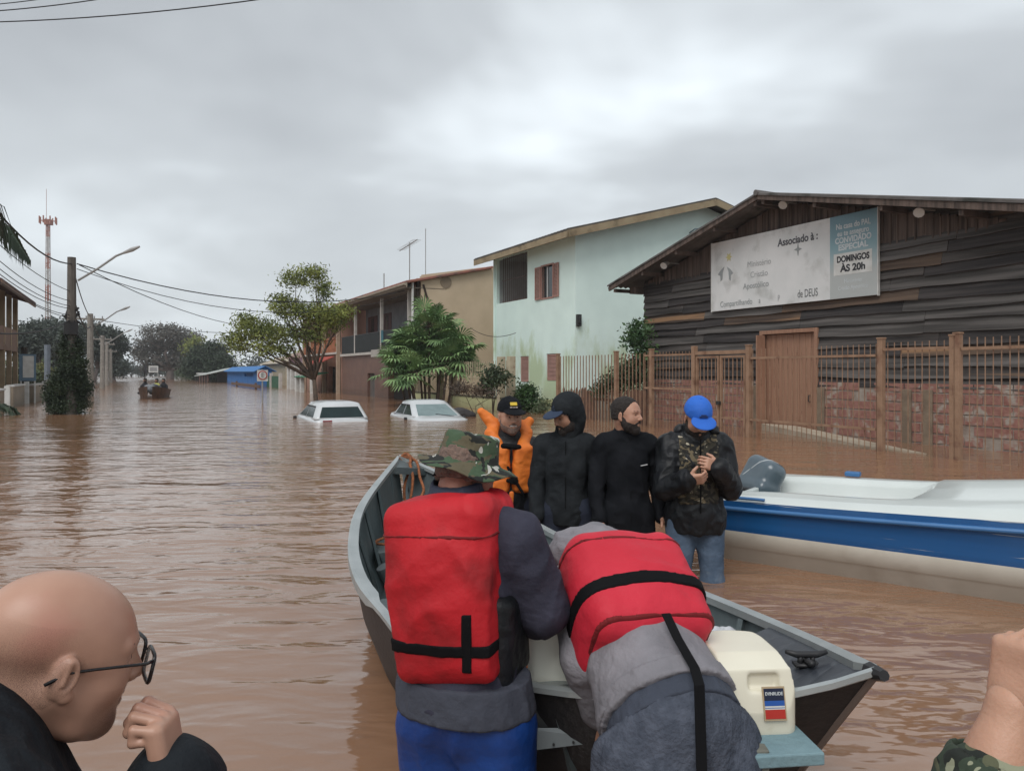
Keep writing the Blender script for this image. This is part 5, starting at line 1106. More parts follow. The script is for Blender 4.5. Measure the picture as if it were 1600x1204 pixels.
def alu_boat():
    n=48; G=bez([gp(*p) for p in FARG],n); Nn=bez([gp(*p) for p in NEARG],n)
    T=thing('aluminium_boat','open grey aluminium boat with black outside that the men lean into','boat',(0,3.3,0))
    def resample(pts,n):
        L_=[0]; 
        for a,b in zip(pts,pts[1:]): L_.append(L_[-1]+np.linalg.norm(b-a))
        return [V3([np.interp(L_[-1]*i/n,L_,[p[k] for p in pts]) for k in range(3)]) for i in range(n+1)]
    G=resample(G,n); Nn=resample(Nn,n)
    outer=[];inner=[]
    for i in range(n+1):
        g,q=G[i],Nn[i]; c=(g+q)/2; t=i/n; hb_=np.linalg.norm(g-q)/2; dn=(q-g)/(2*hb_+1e-9)
        rk=V3(0,0,0)
        e0=max(0,1-t/.12); e1=max(0,1-(1-t)/.16)   # stem rake at each end
        ax=(G[-1]-G[0]); ax[2]=0; ax/=np.linalg.norm(ax)
        c=c+ax*(.0*e0)
        w=hb_
        def s(sc,z,off=0): p=c+dn*(w*sc+off); return Vector((p[0],p[1],z))
        zg=(g[2]+q[2])/2; z1=.03
        def at_(p,f,z): # between gunwale p and centre
            r=p*(1-f)+c*f-ax*max(0,zg-z)*(.68*max(0,1-(1-t)/.3)-.5*max(0,1-t/.2)); return Vector((r[0],r[1],z))
        outer.append([at_(q,0,q[2]),at_(q,.10,.22),at_(q,.28,-.05),at_(c,0,-.18),at_(g,.28,-.05),at_(g,.10,.22),at_(g,0,g[2])])
        th_=.02; 
        inner.append([at_(q,.03,q[2]),at_(q,.085,q[2]*.66),at_(q,.095,q[2]*.64),at_(q,.15,q[2]*.36),at_(q,.16,q[2]*.34),at_(q,.30,.04),at_(c,0,.03),at_(g,.30,.04),at_(g,.16,g[2]*.34),at_(g,.15,g[2]*.36),at_(g,.095,g[2]*.64),at_(g,.085,g[2]*.66),at_(g,.03,g[2])])
    o=Vector((0,3.3,0))
    MB().loft(outer,closed=False,caps=False).build('hull',hull_b,T,smooth=True); 
    MB().loft(inner[:n-5],closed=False,caps=False).build('inner_skin',alu_in,T,smooth=False)
    # gunwale extrusion
    for nm,A in (('near',Nn),('far',G)):
        m=MB(); rg=[]
        for i in range(n+1):
            p=A[i]; c=(G[i]+Nn[i])/2; d=(c-p); d[2]=0; L0=np.linalg.norm(d); d=d/(L0+1e-9); w=min(.042 if nm=='far' else (.042 if i<n*.6 else .018),L0*.9)
            p=Vector(p); d=Vector(d); dz_=-.03 if (nm=='far' or i<n*.6) else -.008; rg.append([p-d*.014+Vector((0,0,dz_)),p-d*.014+Vector((0,0,.008)),p+d*.0+Vector((0,0,.016)),p+d*w+Vector((0,0,.014)),p+d*w+Vector((0,0,-.012)),p+d*(w-.012)+Vector((0,0,-.012))])
        m.loft(rg); m.build('gunwale',alu_l,T,smooth=False)
        rb=MB()
        for k in range(4,n-3,5):
            p=A[k]; c=(G[k]+Nn[k])/2; a=Vector(p*.93+c*.07); a.z=p[2]-.02; b=Vector(p*.74+c*.26); b.z=p[2]*.36+.01; MB().beam(a,b,.022,.018,up=(c-p)).build('rib',alu_in,T)
    def plate(nm,i0,i1,dz,mt,f=.06,th_=.012):
        m=MB(); r=[]
        for i in range(i0,i1+1):
            q,g=Nn[i],G[i]; c=(q+g)/2; a=q*(1-f)+c*f; b=g*(1-f)+c*f; a=Vector(a)+Vector((0,0,dz));b=Vector(b)+Vector((0,0,dz)); r.append([a,b,b-Vector((0,0,th_)),a-Vector((0,0,th_))])
        m.loft(r); return m.build(nm,mt,T)
    plate('bow_plate',0,3,-.012,alu_in); MB().beam(Vector(Nn[3])*1+Vector((0,0,-.03)),Vector(G[3])+Vector((0,0,-.03)),.02,.05).build('bow_plate_lip',alu_in,T)
    plate('foredeck',n-7,n,.001,deck_b,.02)
    # thwarts (seat benches)
    def bench(i,wd,z,mt=alu_in):
        q,g=V3(Nn[i]),V3(G[i]); c=(q+g)/2; f=1-(z-.04)/(q[2]-.04); a=q*(1-.3*f)+c*.3*f; b=g*(1-.3*f)+c*.3*f; a[2]=b[2]=z; ax=nrm(V3(Nn[min(n,i+2)])+V3(G[min(n,i+2)])-V3(Nn[i-2])-V3(G[i-2])); ax[2]=0; h=ax*wd/2
        m=MB(); v=[Vector(a-h),Vector(b-h),Vector(b+h),Vector(a+h)]; cm=(a+b)/2; lo=[Vector((p.x*.68+cm[0]*.32,p.y*.68+cm[1]*.32,.035)) for p in v]; m.add(lo+v,[[0,3,2,1],[4,5,6,7],[0,1,5,4],[1,2,6,5],[2,3,7,6],[3,0,4,7]]); return m.build('bench',mt,T,bevel=.006)
    bench(12,.34,.30); bench(25,.36,.30); bench(36,.3,.32)
    # stem post and nose cap
    p=Vector(G[-1]); q=Vector(Nn[-1]); st=[(p+q)/2]; 
    for z in (.4,.2,.0,-.15): st.append(Vector(outer[-1][3].to_tuple()).lerp((p+q)/2,(z+.18)/(p.z+.18)))
    m=MB(); m.tube([st[0]+Vector((.0,-.005,0))]+st[1:],.012,6); m.build('stem_strip',pm('stem_brown',(.16,.12,.1),rough=.7),T)
    c=(p+q)/2; dr=Vector(ax_:=(V3(G[-1])-V3(G[-4]))).normalized(); MB().tube([c-dr*.03+Vector((0,0,-.005)),c+dr*.05],[.024,.014],8).build('nose_cap',blk_,T)
    # cleat on the foredeck
    k=n-3; b=(Vector(G[k])*.62+Vector(Nn[k])*.38)+Vector((0,0,.004)); ax=(Vector(G[-1])-Vector(G[-5])).normalized(); sx=ax.cross(Vector((0,0,1)))
    CL=MB(); CL.obox(b+Vector((0,0,.004)),(.035,.018,.004),Matrix.Identity(3)); 
    for e in (-.018,.018): CL.tube([b+sx*e,b+sx*e+Vector((0,0,.03))],.008,8)
    CL.tube([b-sx*.06+Vector((0,0,.04)),b-sx*.03+Vector((0,0,.032)),b+sx*.03+Vector((0,0,.032)),b+sx*.06+Vector((0,0,.04))],[.006,.01,.01,.006],8)
    CL.tube([b-ax*.055+Vector((0,0,.014)),b+ax*.05+Vector((0,0,.014))],.009,8); CL.build('cleat',blk_,T,smooth=True)
    # transom-like grey side plate with plug, knee plate with rivets between the two men
    i=int(n*.60); 
    def npt(u,v,z): return Vector(gp(u,v,z))
    a=npt(800,1069,.445);b_=npt(960,1058,.452)
    off=Vector((.0,-.03,0)); m=MB(); d=(b_-a).normalized(); 
    v=[a+off,b_+off,b_+off+Vector((0,0,-.13)),a+off+Vector((0,0,-.12))]; m.add(v+[x+Vector((0,.012,0)) for x in v],[[0,1,2,3],[7,6,5,4],[0,4,5,1],[1,5,6,2],[2,6,7,3],[3,7,4,0]]); m.build('side_plate',pm('plate_grey',(.045,.05,.052),rough=.5),T)
    MB().beam(a+Vector((0,-.035,.005)),b_+Vector((0,-.035,.005)),.03,.012).build('rim_strip',alu_l,T)
    c=a.lerp(b_,.42)+Vector((0,-.032,-.062)); MB().tube([c,c+Vector((0,-.012,0))],.017,16).build('drain_plug',pm('plug_tan',(.35,.3,.2),rough=.6),T)
    v=[a+Vector((.02,-.045,-.11)),b_+Vector((.0,-.045,-.135)),b_+Vector((0,-.06,-.165)),a+Vector((.02,-.06,-.175))]; m=MB().add(v+[x+Vector((0,.008,-.004)) for x in v],[[0,1,2,3],[7,6,5,4],[0,4,5,1],[1,5,6,2],[2,6,7,3],[3,7,4,0]]); K=m.build('knee_plate',pm('knee_alu',(.24,.27,.28),rough=.5,metal=.3),T)
    m=MB()
    for f in (.15,.35,.55,.8): p_=v[3].lerp(v[2],f)+Vector((0,-.003,.012)); m.tube([p_,p_+Vector((0,-.004,.001))],.004,8)
    m.build('rivets',blk_,K)
    c=a.lerp(b_,.88)+Vector((0,-.075,-.15)); MB().obox(c,(.03,.004,.014),Matrix.Identity(3)).build('white_tab',M['white_paint'],T)
    # rod holder tube inside the near side
    a=npt(583,885,.36);b_=npt(601,925,.22); RH=MB().tube([a+Vector((.05,0,0)),b_+Vector((.07,.05,-.05))],.035,14).build('rod_holder',pm('tube_grey',(.085,.1,.105),rough=.4),T,smooth=False)
    # dark oar clip / strap ring on the far side
    MB().tube(catenary(npt(850,865,.40),npt(905,905,.40),.05),.02,8).build('hose',blk_,T)
    # outboard support on the near side: light blue plank on a post
    sp_=pm('plank_blue',(.19,.29,.32),(.15,.24,.27),sc=7,rough=.8,bump=.3)
    MB().obox(CW(1185,1150,2.0),(.115,.13,.016),Matrix.Rotation(R_(6),3,'Z')).build('motor_shelf',sp_,T,bevel=.004)
    MB().obox(CW(1186,1225,1.90)+Vector((0,0,-.18)),(.02,.02,.275),Matrix.Identity(3)).build('shelf_post',pm('post_weathered',(.2,.2,.17),(.12,.12,.1),sc=9,rough=.9,bump=.4),T,bevel=.003)
    return G,Nn
GUN=alu_boat()
def motor():
    c=CW(1162,1130,2.09); T=thing('outboard_motor','cream white outboard motor cowl with a red, white and blue badge on its blue shelf','outboard motor',(c.x,c.y,c.z-.0),rz=R_(4)); T.scale=(.86,.86,.93)
    cr=pm('cowl_cream',(.74,.71,.58),(.66,.62,.50),sc=3,rough=.38,coat=.2,spots=((.36,.28,.16),5,.66,.8))
    s=Sdf().box((0,.03,.105),(.125,.165,.115),.045,k=.02); s.ell((0,.05,.13),(.125,.16,.125),k=.05)
    # taper: cut the slanted front face, the top and the recess
    s.fn(lambda X,Y,Z:(-(Y)*.97-.155+(Z)*.26)); s.fn(lambda X,Y,Z:np.abs(X)+Z*.16-.140); s.fn(lambda X,Y,Z:Z-.222+.25*np.maximum(0,-(Y+.02))*1.0)
    s.box((.02,-.125,.165),(.048,.03,.022),.012,k=.012,m='s')
    P,F=s.polygonize(.0045); C_=link('cowl',npmesh('cowl',P,F,cr),T)
    s=Sdf().box((0,.03,.0),(.124,.168,.012),.011); P,F=s.polygonize(.005); link('cowl_rim',npmesh('cowl_rim',P,F,cr),T)
    MB().box(-.10,.10,-.08,.18,-.02,-.002).build('gasket',blk_,T,raw=True)
    # badge on the front face (facing the camera), slanted
    tilt=math.atan(.26/.97); y0=-.158+.004
    B=bpy.data.objects.new('badge',mkmesh('badge',*(lambda m:(m.v,m.f))(MB().box(-.035,.035,-.003,.001,-.045,.045)),pm('badge_rim',(.42,.32,.2),rough=.5))); COL.objects.link(B); B.parent=T; ORG[B.name]=None
    zc=.112; B.location=(.045,-.1605+zc*.268,zc); B.rotation_euler=(-tilt,0,0)
    def st(nm,x0,x1,z0,z1,mt,d=.0045): MB().box(x0,x1,-d,-.002,z0,z1).build(nm,mt,B,raw=True)
    st('badge_navy',-.031,.031,.008,.040,pm('navy',(.012,.018,.045),rough=.4)); st('badge_blue',-.031,.031,-.006,.0078,pm('badge_blue_p',(.02,.09,.35),rough=.4)); st('badge_white',-.031,.031,-.0155,-.0062,M['white_paint']); st('badge_blue_line',-.0308,.0308,-.0120,-.0105,M['badge_blue_p'],.005); st('badge_red',-.031,.031,-.040,-.0158,pm('badge_red_p',(.45,.03,.02),rough=.4))
    text('badge_lettering','EVINRUDE',M['letter_white'],B,(0,-.0052,.026),(R_(90),0,0),.0125,'CENTER',.0003,.0002,.95,raw=True)
    MB().box(-.04,.04,0,.12,-.5,-.02).build('leg',blk_,T,raw=True,bevel=.01)
motor()
def boat_stuff():
    # jerry can
    c=CW(872,1010,2.45); T=thing('jerry_can','translucent white plastic jerry can with yellow cap lying in the boat','jerry can',(c.x,c.y,c.z-.10),rz=R_(-8))
    s=Sdf().box((0,0,.11),(.085,.15,.10),.03); s.cone((-.06,-.06,.21),(-.06,-.04,.235),.03,.024,k=.02); s.cone((0,-.02,.235),(.0,.09,.235),.012,.012,k=.01); s.cone((0,.09,.235),(0,.1,.2),.012,.012,k=.01)
    P,F=s.polygonize(.007); link('can',npmesh('can',P,F,pm('jerry_white',(.85,.85,.76),(.8,.8,.7),sc=5,rough=.4)),T)
    MB().cyl((-.06,-.03),.026,.236,.262,14).build('cap',pm('cap_yellow',(.65,.45,.02),rough=.4),T,raw=True)
    c=CW(850,1000,2.95); T=thing('orange_cloth','crumpled orange life jacket cloth on the boat floor beyond the jerry can','life jacket',(c.x,c.y,.22))
    s=Sdf().ell((0,0,.09),(.17,.13,.09)).ell((.12,.05,.08),(.12,.1,.07)); P,F=s.polygonize(.012); P=folds(P,F,.02,freq=14); link('cloth',npmesh('cloth',P,F,pm('orange_fabric',(.62,.17,.035),(.52,.13,.03),rough=.8,sc=8)),T)
    # plastic bag on the right
    c=CW(1163,966,2.85); T=thing('plastic_bag','clear white plastic bag with a pink print on the side bench','plastic bag',(c.x,c.y,.33))
    s=Sdf().ell((0,0,.04),(.14,.07,.05)).ell((-.07,.02,.05),(.06,.05,.04)); P,F=s.polygonize(.006); P=folds(P,F,.018,freq=24); link('bag',npmesh('bag',P,F,pm('bag_plastic',(.62,.64,.66),(.5,.52,.56),sc=16,rough=.25,spots=((.5,.2,.26),9,.62,.7))),T)
    # side box under the bag
    T2=thing('tackle_box','grey open tray box along the right side of the boat under the plastic bag','box',(c.x,c.y,.05)); MB().obox((0,.0,.13),(.20,.085,.13),Matrix.Rotation(R_(-33),3,'Z')).build('box',pm('tray_grey',(.12,.15,.155),rough=.5),T2,raw=True,bevel=.008)
    # rope
    rp=pm('orange_rope',(.36,.13,.05),(.2,.07,.03),sc=40,rough=.85,bump=.8,bsc=120); T=thing('mooring_rope','orange rope looped over the bow and hanging into the boat','rope',(0,0,0))
    RO=[]
    def rope(pp,r=.011): RO.append(MB()); RO[-1].tube(bez([tuple(CW(u,v,d)) for u,v,d in pp],len(pp)*6),r,7)
    rope([(622,714,6.02),(640,712,5.95),(640,730,5.85),(632,760,5.75),(633,785,5.7),(637,795,5.65),(643,770,5.7),(645,745,5.75),(640,722,5.85)])
    rope([(628,712,6.0),(650,720,5.9),(656,745,5.75),(662,765,5.65),(655,778,5.6),(640,782,5.6),(634,795,5.55)])
    rope([(624,718,6.0),(634,709,5.98),(644,718,5.95),(634,724,5.95),(626,716,6.0)],.014); rope([(628,785,5.7),(638,790,5.65),(630,798,5.62),(640,802,5.6),(634,785,5.62)],.014)
    rope([(584,848,4.75),(592,843,4.8),(606,838,4.85)],.009); rope([(584,848,4.75),(596,850,4.7),(608,850,4.7)],.009)
    for o_ in RO: o_.build('coil',rp,T,smooth=True)
boat_stuff()
# ================= PEOPLE =================
def skin(name,c1,c2,sp=None,rough=.5):
    m=pm(name,c1,c2,sc=14,rough=rough,bump=.12,bsc=160,lo=.3,hi=.7,spots=sp); p=m.node_tree.nodes['Principled BSDF']; p.inputs['Subsurface Weight'].default_value=.12; p.inputs['Subsurface Radius'].default_value=(.02,.008,.004); p.inputs['Subsurface Scale'].default_value=.5; return m
sk1=skin('skin_tan',(.46,.255,.175),(.38,.20,.135)); sk2=pm('skin_pink',(.45,.265,.19),(.38,.205,.145),sc=9,rough=.4,bump=.05,bsc=420,lo=.3,hi=.7,spots=((.42,.18,.135),7,.56,.8)); sk3=skin('skin_brown',(.36,.19,.125),(.29,.15,.095))
dark_eye=pm('eye_dark',(.02,.015,.012),rough=.2); eye_w=pm('eye_white',(.5,.48,.45),rough=.2)
hair_d=pm('hair_dark',(.018,.013,.011),(.03,.022,.018),sc=60,rough=.7,bump=.8,bsc=150); hair_g=pm('stubble',(.13,.09,.075),(.2,.13,.1),sc=90,rough=.8,bump=.5,bsc=200)
def Tp(P,c,R): return V3(c)+R@V3(P)
def hfn(f,c,R):
    c=V3(c)
    def g(X,Y,Z):
        x=X-c[0];y=Y-c[1];z=Z-c[2]; return f(x*R[0,0]+y*R[1,0]+z*R[2,0],x*R[0,1]+y*R[1,1]+z*R[2,1],x*R[0,2]+y*R[1,2]+z*R[2,2])
    return g
def head_sdf(s,c,R,smile=0,ear=True,fat=1.0):
    e=lambda p,r,k=.02,m='u':s.ell(Tp(p,c,R),r,R,k,m); q=lambda a,b,ra,rb,k=.015,m='u':s.cone(Tp(a,c,R),Tp(b,c,R),ra,rb,k,m)
    e((0,-.018,.038),(.075,.098,.078)); e((0,.03,-.005),(.068*fat,.068,.085),.03); e((0,.028,-.06),(.058*fat,.058,.05),.03); q((-.038*fat,.03,-.088),(0,.066,-.100),.022,.021,.025); q((.038*fat,.03,-.088),(0,.066,-.100),.022,.021,.025)
    q((-.042,.03,-.05),(-.05*fat,-.005,-.035),.026,.024,.02); q((.042,.03,-.05),(.05*fat,-.005,-.035),.026,.024,.02)
    e((.042,.055,-.028),(.022,.022,.022),.025); e((-.042,.055,-.028),(.022,.022,.022),.025)
    e((.031,.094,.005),(.019,.018,.013),.014,'s'); e((-.031,.094,.005),(.019,.018,.013),.014,'s')
    q((-.045,.072,.022),(-.012,.084,.022),.008,.010,.014); q((.045,.072,.022),(.012,.084,.022),.008,.010,.014)
    q((0,.086,.012),(0,.108,-.026),.008,.0115,.010); e((.011,.098,-.032),(.008,.009,.007),.007); e((-.011,.098,-.032),(.008,.009,.007),.007)
    e((.031,.074,.004),(.0125,.0125,.0125),.002); e((-.031,.074,.004),(.0125,.0125,.0125),.002)
    w=.021+.008*smile; zc=-.061; q((-w,.076,zc+.004+.006*smile),(0,.090,zc+.004),.005,.0068,.006); q((w,.076,zc+.004+.006*smile),(0,.090,zc+.004),.005,.0068,.006); q((-w*.8,.077,zc-.008),(0,.088,zc-.009),.005,.0075,.006); q((w*.8,.077,zc-.008),(0,.088,zc-.009),.005,.0075,.006)
    q((-w*1.05,.082,zc-.002+.006*smile),(0,.0975,zc-.002),.0018,.0024,.002,'s'); q((w*1.05,.082,zc-.002+.006*smile),(0,.0975,zc-.002),.0018,.0024,.002,'s')
    if ear:
        for sg in (-1,1):
            Re=R@rotm(R_(-12),R_(0),R_(-22*sg)); s.ell(Tp((sg*.079,-.008,-.008),c,R),(.009,.0185,.030),Re,.006); s.ell(Tp((sg*.092,-.002,-.004),c,R),(.009,.0115,.021),Re,.004,'s'); s.ell(Tp((sg*.078,.0,-.034),c,R),(.008,.009,.010),Re,.006); s.cone(Tp((sg*.086,-.004,.014),c,R),Tp((sg*.086,-.008,-.016),c,R),.003,.003,.003)
def hand_ops(s,wr,d,n,side,curl=.5,sc=1.0,spread=.0,thumb=.35,curls=None):
    wr=V3(wr); d=nrm(d); n=V3(n); n=nrm(n-d*(n@d)); sd=np.cross(d,n); sd=sd if sd@V3(side)>0 else -sd
    R=np.stack([sd,d,n],1); s.box(wr+d*.052*sc,(.040*sc,.050*sc,.0145*sc),.013*sc,R,.012); s.ell(wr+d*.03*sc+sd*.026*sc+n*.006*sc,(.02*sc,.032*sc,.017*sc),R,.015); s.cone(wr-d*.025*sc,wr+d*.02*sc,.0285*sc,.0255*sc,.02,n=n,q=1.15)
    for i,(L0,r) in enumerate(((.070,.0090),(.078,.0092),(.072,.0088),(.056,.0078))):
        p=wr+d*.098*sc+sd*(.030-.0205*i)*sc-d*(.006 if i==3 else 0)*sc; c=(curls[i] if curls else curl)*(1+.06*i); fr=(.46,.30,.24); a=0; dv=nrm(d+sd*spread*(1.5-i)*.5)
        for j in range(3):
            a+=c*(.9 if j==0 else 1.15); v=dv*math.cos(a)+n*math.sin(a); q=p+v*L0*sc*fr[j]*1.05; s.cone(p,q,r*sc*(1-.07*j),r*sc*(1-.07*(j+1)),.0035); p=q
    p=wr+d*.028*sc+sd*.034*sc; v=nrm(sd*.62+d*.75+n*thumb); q=p+v*.042*sc; s.cone(p,q,.0125*sc,.0105*sc,.008); v=nrm(sd*.30+d*.9+n*(thumb+.25)); s.cone(q,q+v*.03*sc,.0105*sc,.0085*sc,.004)
def std(**k):
    J=dict(pel=(0,0,.94),neck=(0,.0,1.46),shL=(-.165,-.01,1.385),shR=(.165,-.01,1.385),elL=(-.205,-.03,1.11),elR=(.205,-.03,1.11),wrL=(-.215,.06,.89),wrR=(.215,.06,.89),hipL=(-.095,0,.90),hipR=(.095,0,.90),knL=(-.11,.03,.49),knR=(.11,.03,.49),anL=(-.12,-.01,.08),anR=(.12,-.01,.08),head=(0,.03,1.615),hrot=(0,0,0)); J.update(k)
    return {a:(V3(b) if a!='hrot' else b) for a,b in J.items()}
def frame(J):
    u=nrm(J['neck']-J['pel']); x=J['shR']-J['shL']; x=nrm(x-u*(x@u)); y=np.cross(u,x); return u,x,y,np.stack([x,y,u],1)
def torso(s,J,t=0,w=1.0,low=.0):
    u,x,y,R=frame(J); L_=np.linalg.norm(J['neck']-J['pel']); p=J['pel']
    s.ell(p+u*.0,(.152*w+t,.112+t,.15),R,.06); s.ell(p+u*.17,(.138*w+t,.104+t,.18),R,.06); s.ell(p+u*(L_-.17),(.150*w+t,.108+t,.17),R,.06)
    s.cone(J['shL']-(J['shL']-J['neck'])*.1,J['shR']-(J['shR']-J['neck'])*.1,.050+t,.050+t,.06)
    for a in ('shL','shR'): s.cone(J['neck']+u*.0,J[a]+u*.01,.046+t*.5,.044+t,.04)
    if low: s.cone(p,p-u*low,.150*w+t,.152*w+t,.05,n=y,q=1.28)
def arms(s,J,t=0,k=.04,t2=None,cut=.0,which='LR'):
    t2=t if t2 is None else t2
    for a in which:
        sh,el,wr=J['sh'+a],J['el'+a],J['wr'+a]; e=el+(wr-el)*(1-cut); s.cone(sh,el,.050+t,.039+t,k); s.cone(el,e,.039+t,.030+t2+(.010*cut*2),k*.7)
def legs(s,J,t=0,k=.04,bot=None):
    for a in 'LR': s.cone(J['hip'+a],J['kn'+a],.088+t,.058+t,k); s.cone(J['kn'+a],J['an'+a],.058+t,.042+t if bot is None else bot,k*.6)
def cut_plane(pt,nv):
    pt=V3(pt);nv=nrm(nv); return lambda X,Y,Z:(X-pt[0])*nv[0]+(Y-pt[1])*nv[1]+(Z-pt[2])*nv[2]
class Person:
    def __init__(s,label,xy,yaw,J,skinm,hands,headk={},hh=.0045,group=None):
        s.T=thing('person',label,'person',(xy[0],xy[1],-.5),rz=R_(yaw),group=group); s.J=J; s.R=rotm(*[R_(a) for a in J['hrot']]); s.c=J['head']; parts=[]
        b=Sdf(); torso(b,J,-.02); arms(b,J,-.012); legs(b,J,-.012)
        for a in 'LR': b.box(J['an'+a]+V3(0,.07,-.045),(.042,.12,.035),.03,k=.03)
        parts.append(b.polygonize(.016))
        h=Sdf(); head_sdf(h,s.c,s.R,**headk); h.cone(s.c+s.R@V3(0,-.035,-.05),J['neck']+V3(0,0,-.03),.056,.064,.03); parts.append(h.polygonize(hh)); s.hs=h
        for (a,kw) in hands.items():
            q=Sdf(); hand_ops(q,J['wr'+a],**kw); parts.append(q.polygonize(.0035 if hh>.003 else .0028))
        P,F=concat(parts); s.body=link('body',npmesh('body',P,F,skinm),s.T)
        for sg in (-1,1):
            P,F=Sdf().ell(s.hp(sg*.031,.0835,.004),(.0055,.004,.0055),s.R).polygonize(.0015); link('pupil',npmesh('pupil',P,F,dark_eye),s.T)
    def hp(s,x,y,z): return Tp((x,y,z),s.c,s.R)
    def part(s,name,sd_,h,mat,fold=0,ff=9,fsc=(1,1,1),seed=0,label=None,parent=None): return sdfobj(name,sd_,h,mat,parent or s.T,fold,fsc,ff,seed,label)
    def brows(s,mat=None):
        for sg in (-1,1): q=Sdf().cone(s.hp(sg*.016,.0935,.026),s.hp(sg*.048,.079,.027),.0042,.003); s.part('eyebrow',q,.0025,mat or hair_d)
    def hair(s,mat,t=.007,front=.06,low=-.03,top=True,side=.0):
        q=Sdf().ell(s.hp(0,-.018,.038),(.076+t,.098+t,.082+t),s.R); q.ell(s.hp(0,-.03,-.01),(.072+t,.075+t,.07),s.R,.02)
        q.fn(hfn(lambda x,y,z:np.maximum(y-front+.03-.55*(z-.02),(low-z)+np.where(y>-.0,(y)*.6,0)+.004*np.sin(y*300)),s.c,s.R)); s.part('hair',q,.004,mat,.003,40)
    def beard(s,mat,t=.006,thick=.0,moust=True,up=-.035):
        q=Sdf(); e=lambda p,r,k=.02:q.ell(s.hp(*p),tuple(a+t for a in r),s.R,k)
        e((0,.028,-.062),(.058,.058,.05)); q.cone(s.hp(-.038,.03,-.088),s.hp(0,.066,-.100-thick),.022+t,.024+t,.02); q.cone(s.hp(.038,.03,-.088),s.hp(0,.066,-.100-thick),.022+t,.024+t,.02); q.cone(s.hp(-.05,.0,-.03),s.hp(-.045,.03,-.06),.026+t,.026+t); q.cone(s.hp(.05,.0,-.03),s.hp(.045,.03,-.06),.026+t,.026+t)
        q.fn(hfn(lambda x,y,z:np.maximum(z-(-.072-.0*x)-np.abs(x)*.85-.012,-.012-y),s.c,s.R))
        if moust: q.cone(s.hp(-.026,.083,-.058),s.hp(0,.096,-.047),.005+t*.3,.006+t*.3,.004); q.cone(s.hp(.026,.083,-.058),s.hp(0,.096,-.047),.005+t*.3,.006+t*.3,.004)
        s.part('beard',q,.0035,mat,.002,60)
    def cap(s,mat,emb=None,t=.012,bill=(0,.13,.045),bt=(-12,0,0),low=.035,billmat=None):
        q=Sdf().ell(s.hp(0,-.016,.045),(.076+t,.099+t,.087+t),s.R).fn(hfn(lambda x,y,z:low-z-.0*y,s.c,s.R)); C_=s.part('cap',q,.004,mat,.0015,20)
        b=Sdf().ell(s.hp(bill[0],bill[1]-.018,bill[2]),(.083,.068,.013),s.R@rotm(*[R_(a) for a in bt]),.01); b.ell(s.hp(bill[0],bill[1]-.038,bill[2]-.016),(.074,.068,.013),s.R@rotm(*[R_(a) for a in bt]),.004,'s'); b.fn(hfn(lambda x,y,z:.055-y,s.c,s.R)); s.part('cap_bill',b,.003,billmat or mat,parent=C_)
        q=Sdf().ell(s.hp(0,-.016,.045+.087+t),(.009,.009,.005),s.R); s.part('cap_button',q,.002,mat,parent=C_)
        return C_
def emblem(P_,C_,shapes,mat,z,t=.0135):
    """small raised emblem on the cap front: list of (x,z,w,h)"""
    q=Sdf()
    for (x,dz,w,h) in shapes:
        y=.099+t-.016; zz=z+dz; yy=-.016+(.099+t)*math.sqrt(max(0,1-((zz-.045)/(.087+t))**2-(x/(.076+t))**2)); q.box(P_.hp(x,yy,zz),(w,.004,h),.0015,P_.R@rotm(R_(30*(zz-.045)/.05),0,0),.0)
    return P_.part('emblem',q,.002,mat,parent=C_)

# ---- standing group behind the boat ----
blk_j=pm('black_jacket',(.010,.011,.014),(.005,.006,.007),sc=8,spec=.35,rough=.5,bump=.35,bsc=30); blk_s=pm('black_softshell',(.011,.012,.015),(.006,.007,.009),sc=8,rough=.85,spec=.15,bump=.2); char=pm('charcoal_hoodie',(.022,.025,.028),(.014,.016,.018),sc=10,spec=.12,rough=.9,bump=.25,bsc=50); navyt=pm('navy_trousers',(.014,.019,.035),rough=.85,bump=.3); jean=pm('blue_jeans',(.085,.125,.185),(.05,.08,.125),sc=9,rough=.85,bump=.3,bsc=50,spots=((.16,.2,.25),6,.58,.72)); ora=pm('orange_vest',(.72,.19,.025),(.62,.145,.02),sc=7,rough=.65,bump=.35,bsc=22)
web=pm('black_webbing',(.006,.006,.007),spec=.15,rough=.8)
def jacket(P_,mat,t,hem,st=None,cut=.05,fold=.008,collar=True,h=.009,seed=1,w=1.0,zip_=False,ff=8,which='LR'):
    J=P_.J; u,x,y,R=frame(J); q=Sdf(); torso(q,J,t,w,low=.22); q.fn(cut_plane(J['pel']-u*hem,-u)); arms(q,J,t if st is None else st,k=.02,cut=cut,which=which)
    if collar: q.cone(J['neck']+u*.0,J['neck']+u*.055+y*.01,.073+t*.6,.066+t*.5,.025)
    o=P_.part('jacket',q,h,mat,fold,ff,(1,1,.8),seed)
    return o
def trousers(P_,mat,t=.015,fold=.006,bot=.07,seed=3,h=.012,w=1.0):
    J=P_.J; q=Sdf(); u,x,y,R=frame(J); q.ell(J['pel']+u*.02,(.155*w+t,.112+t,.13),R,.05); legs(q,J,t,.05,bot); q.fn(cut_plane(J['pel']+u*.10,u)); P_.part('trousers',q,h,mat,fold,7,(1,1,.6),seed)
HG='men standing in the water behind the aluminium boat'
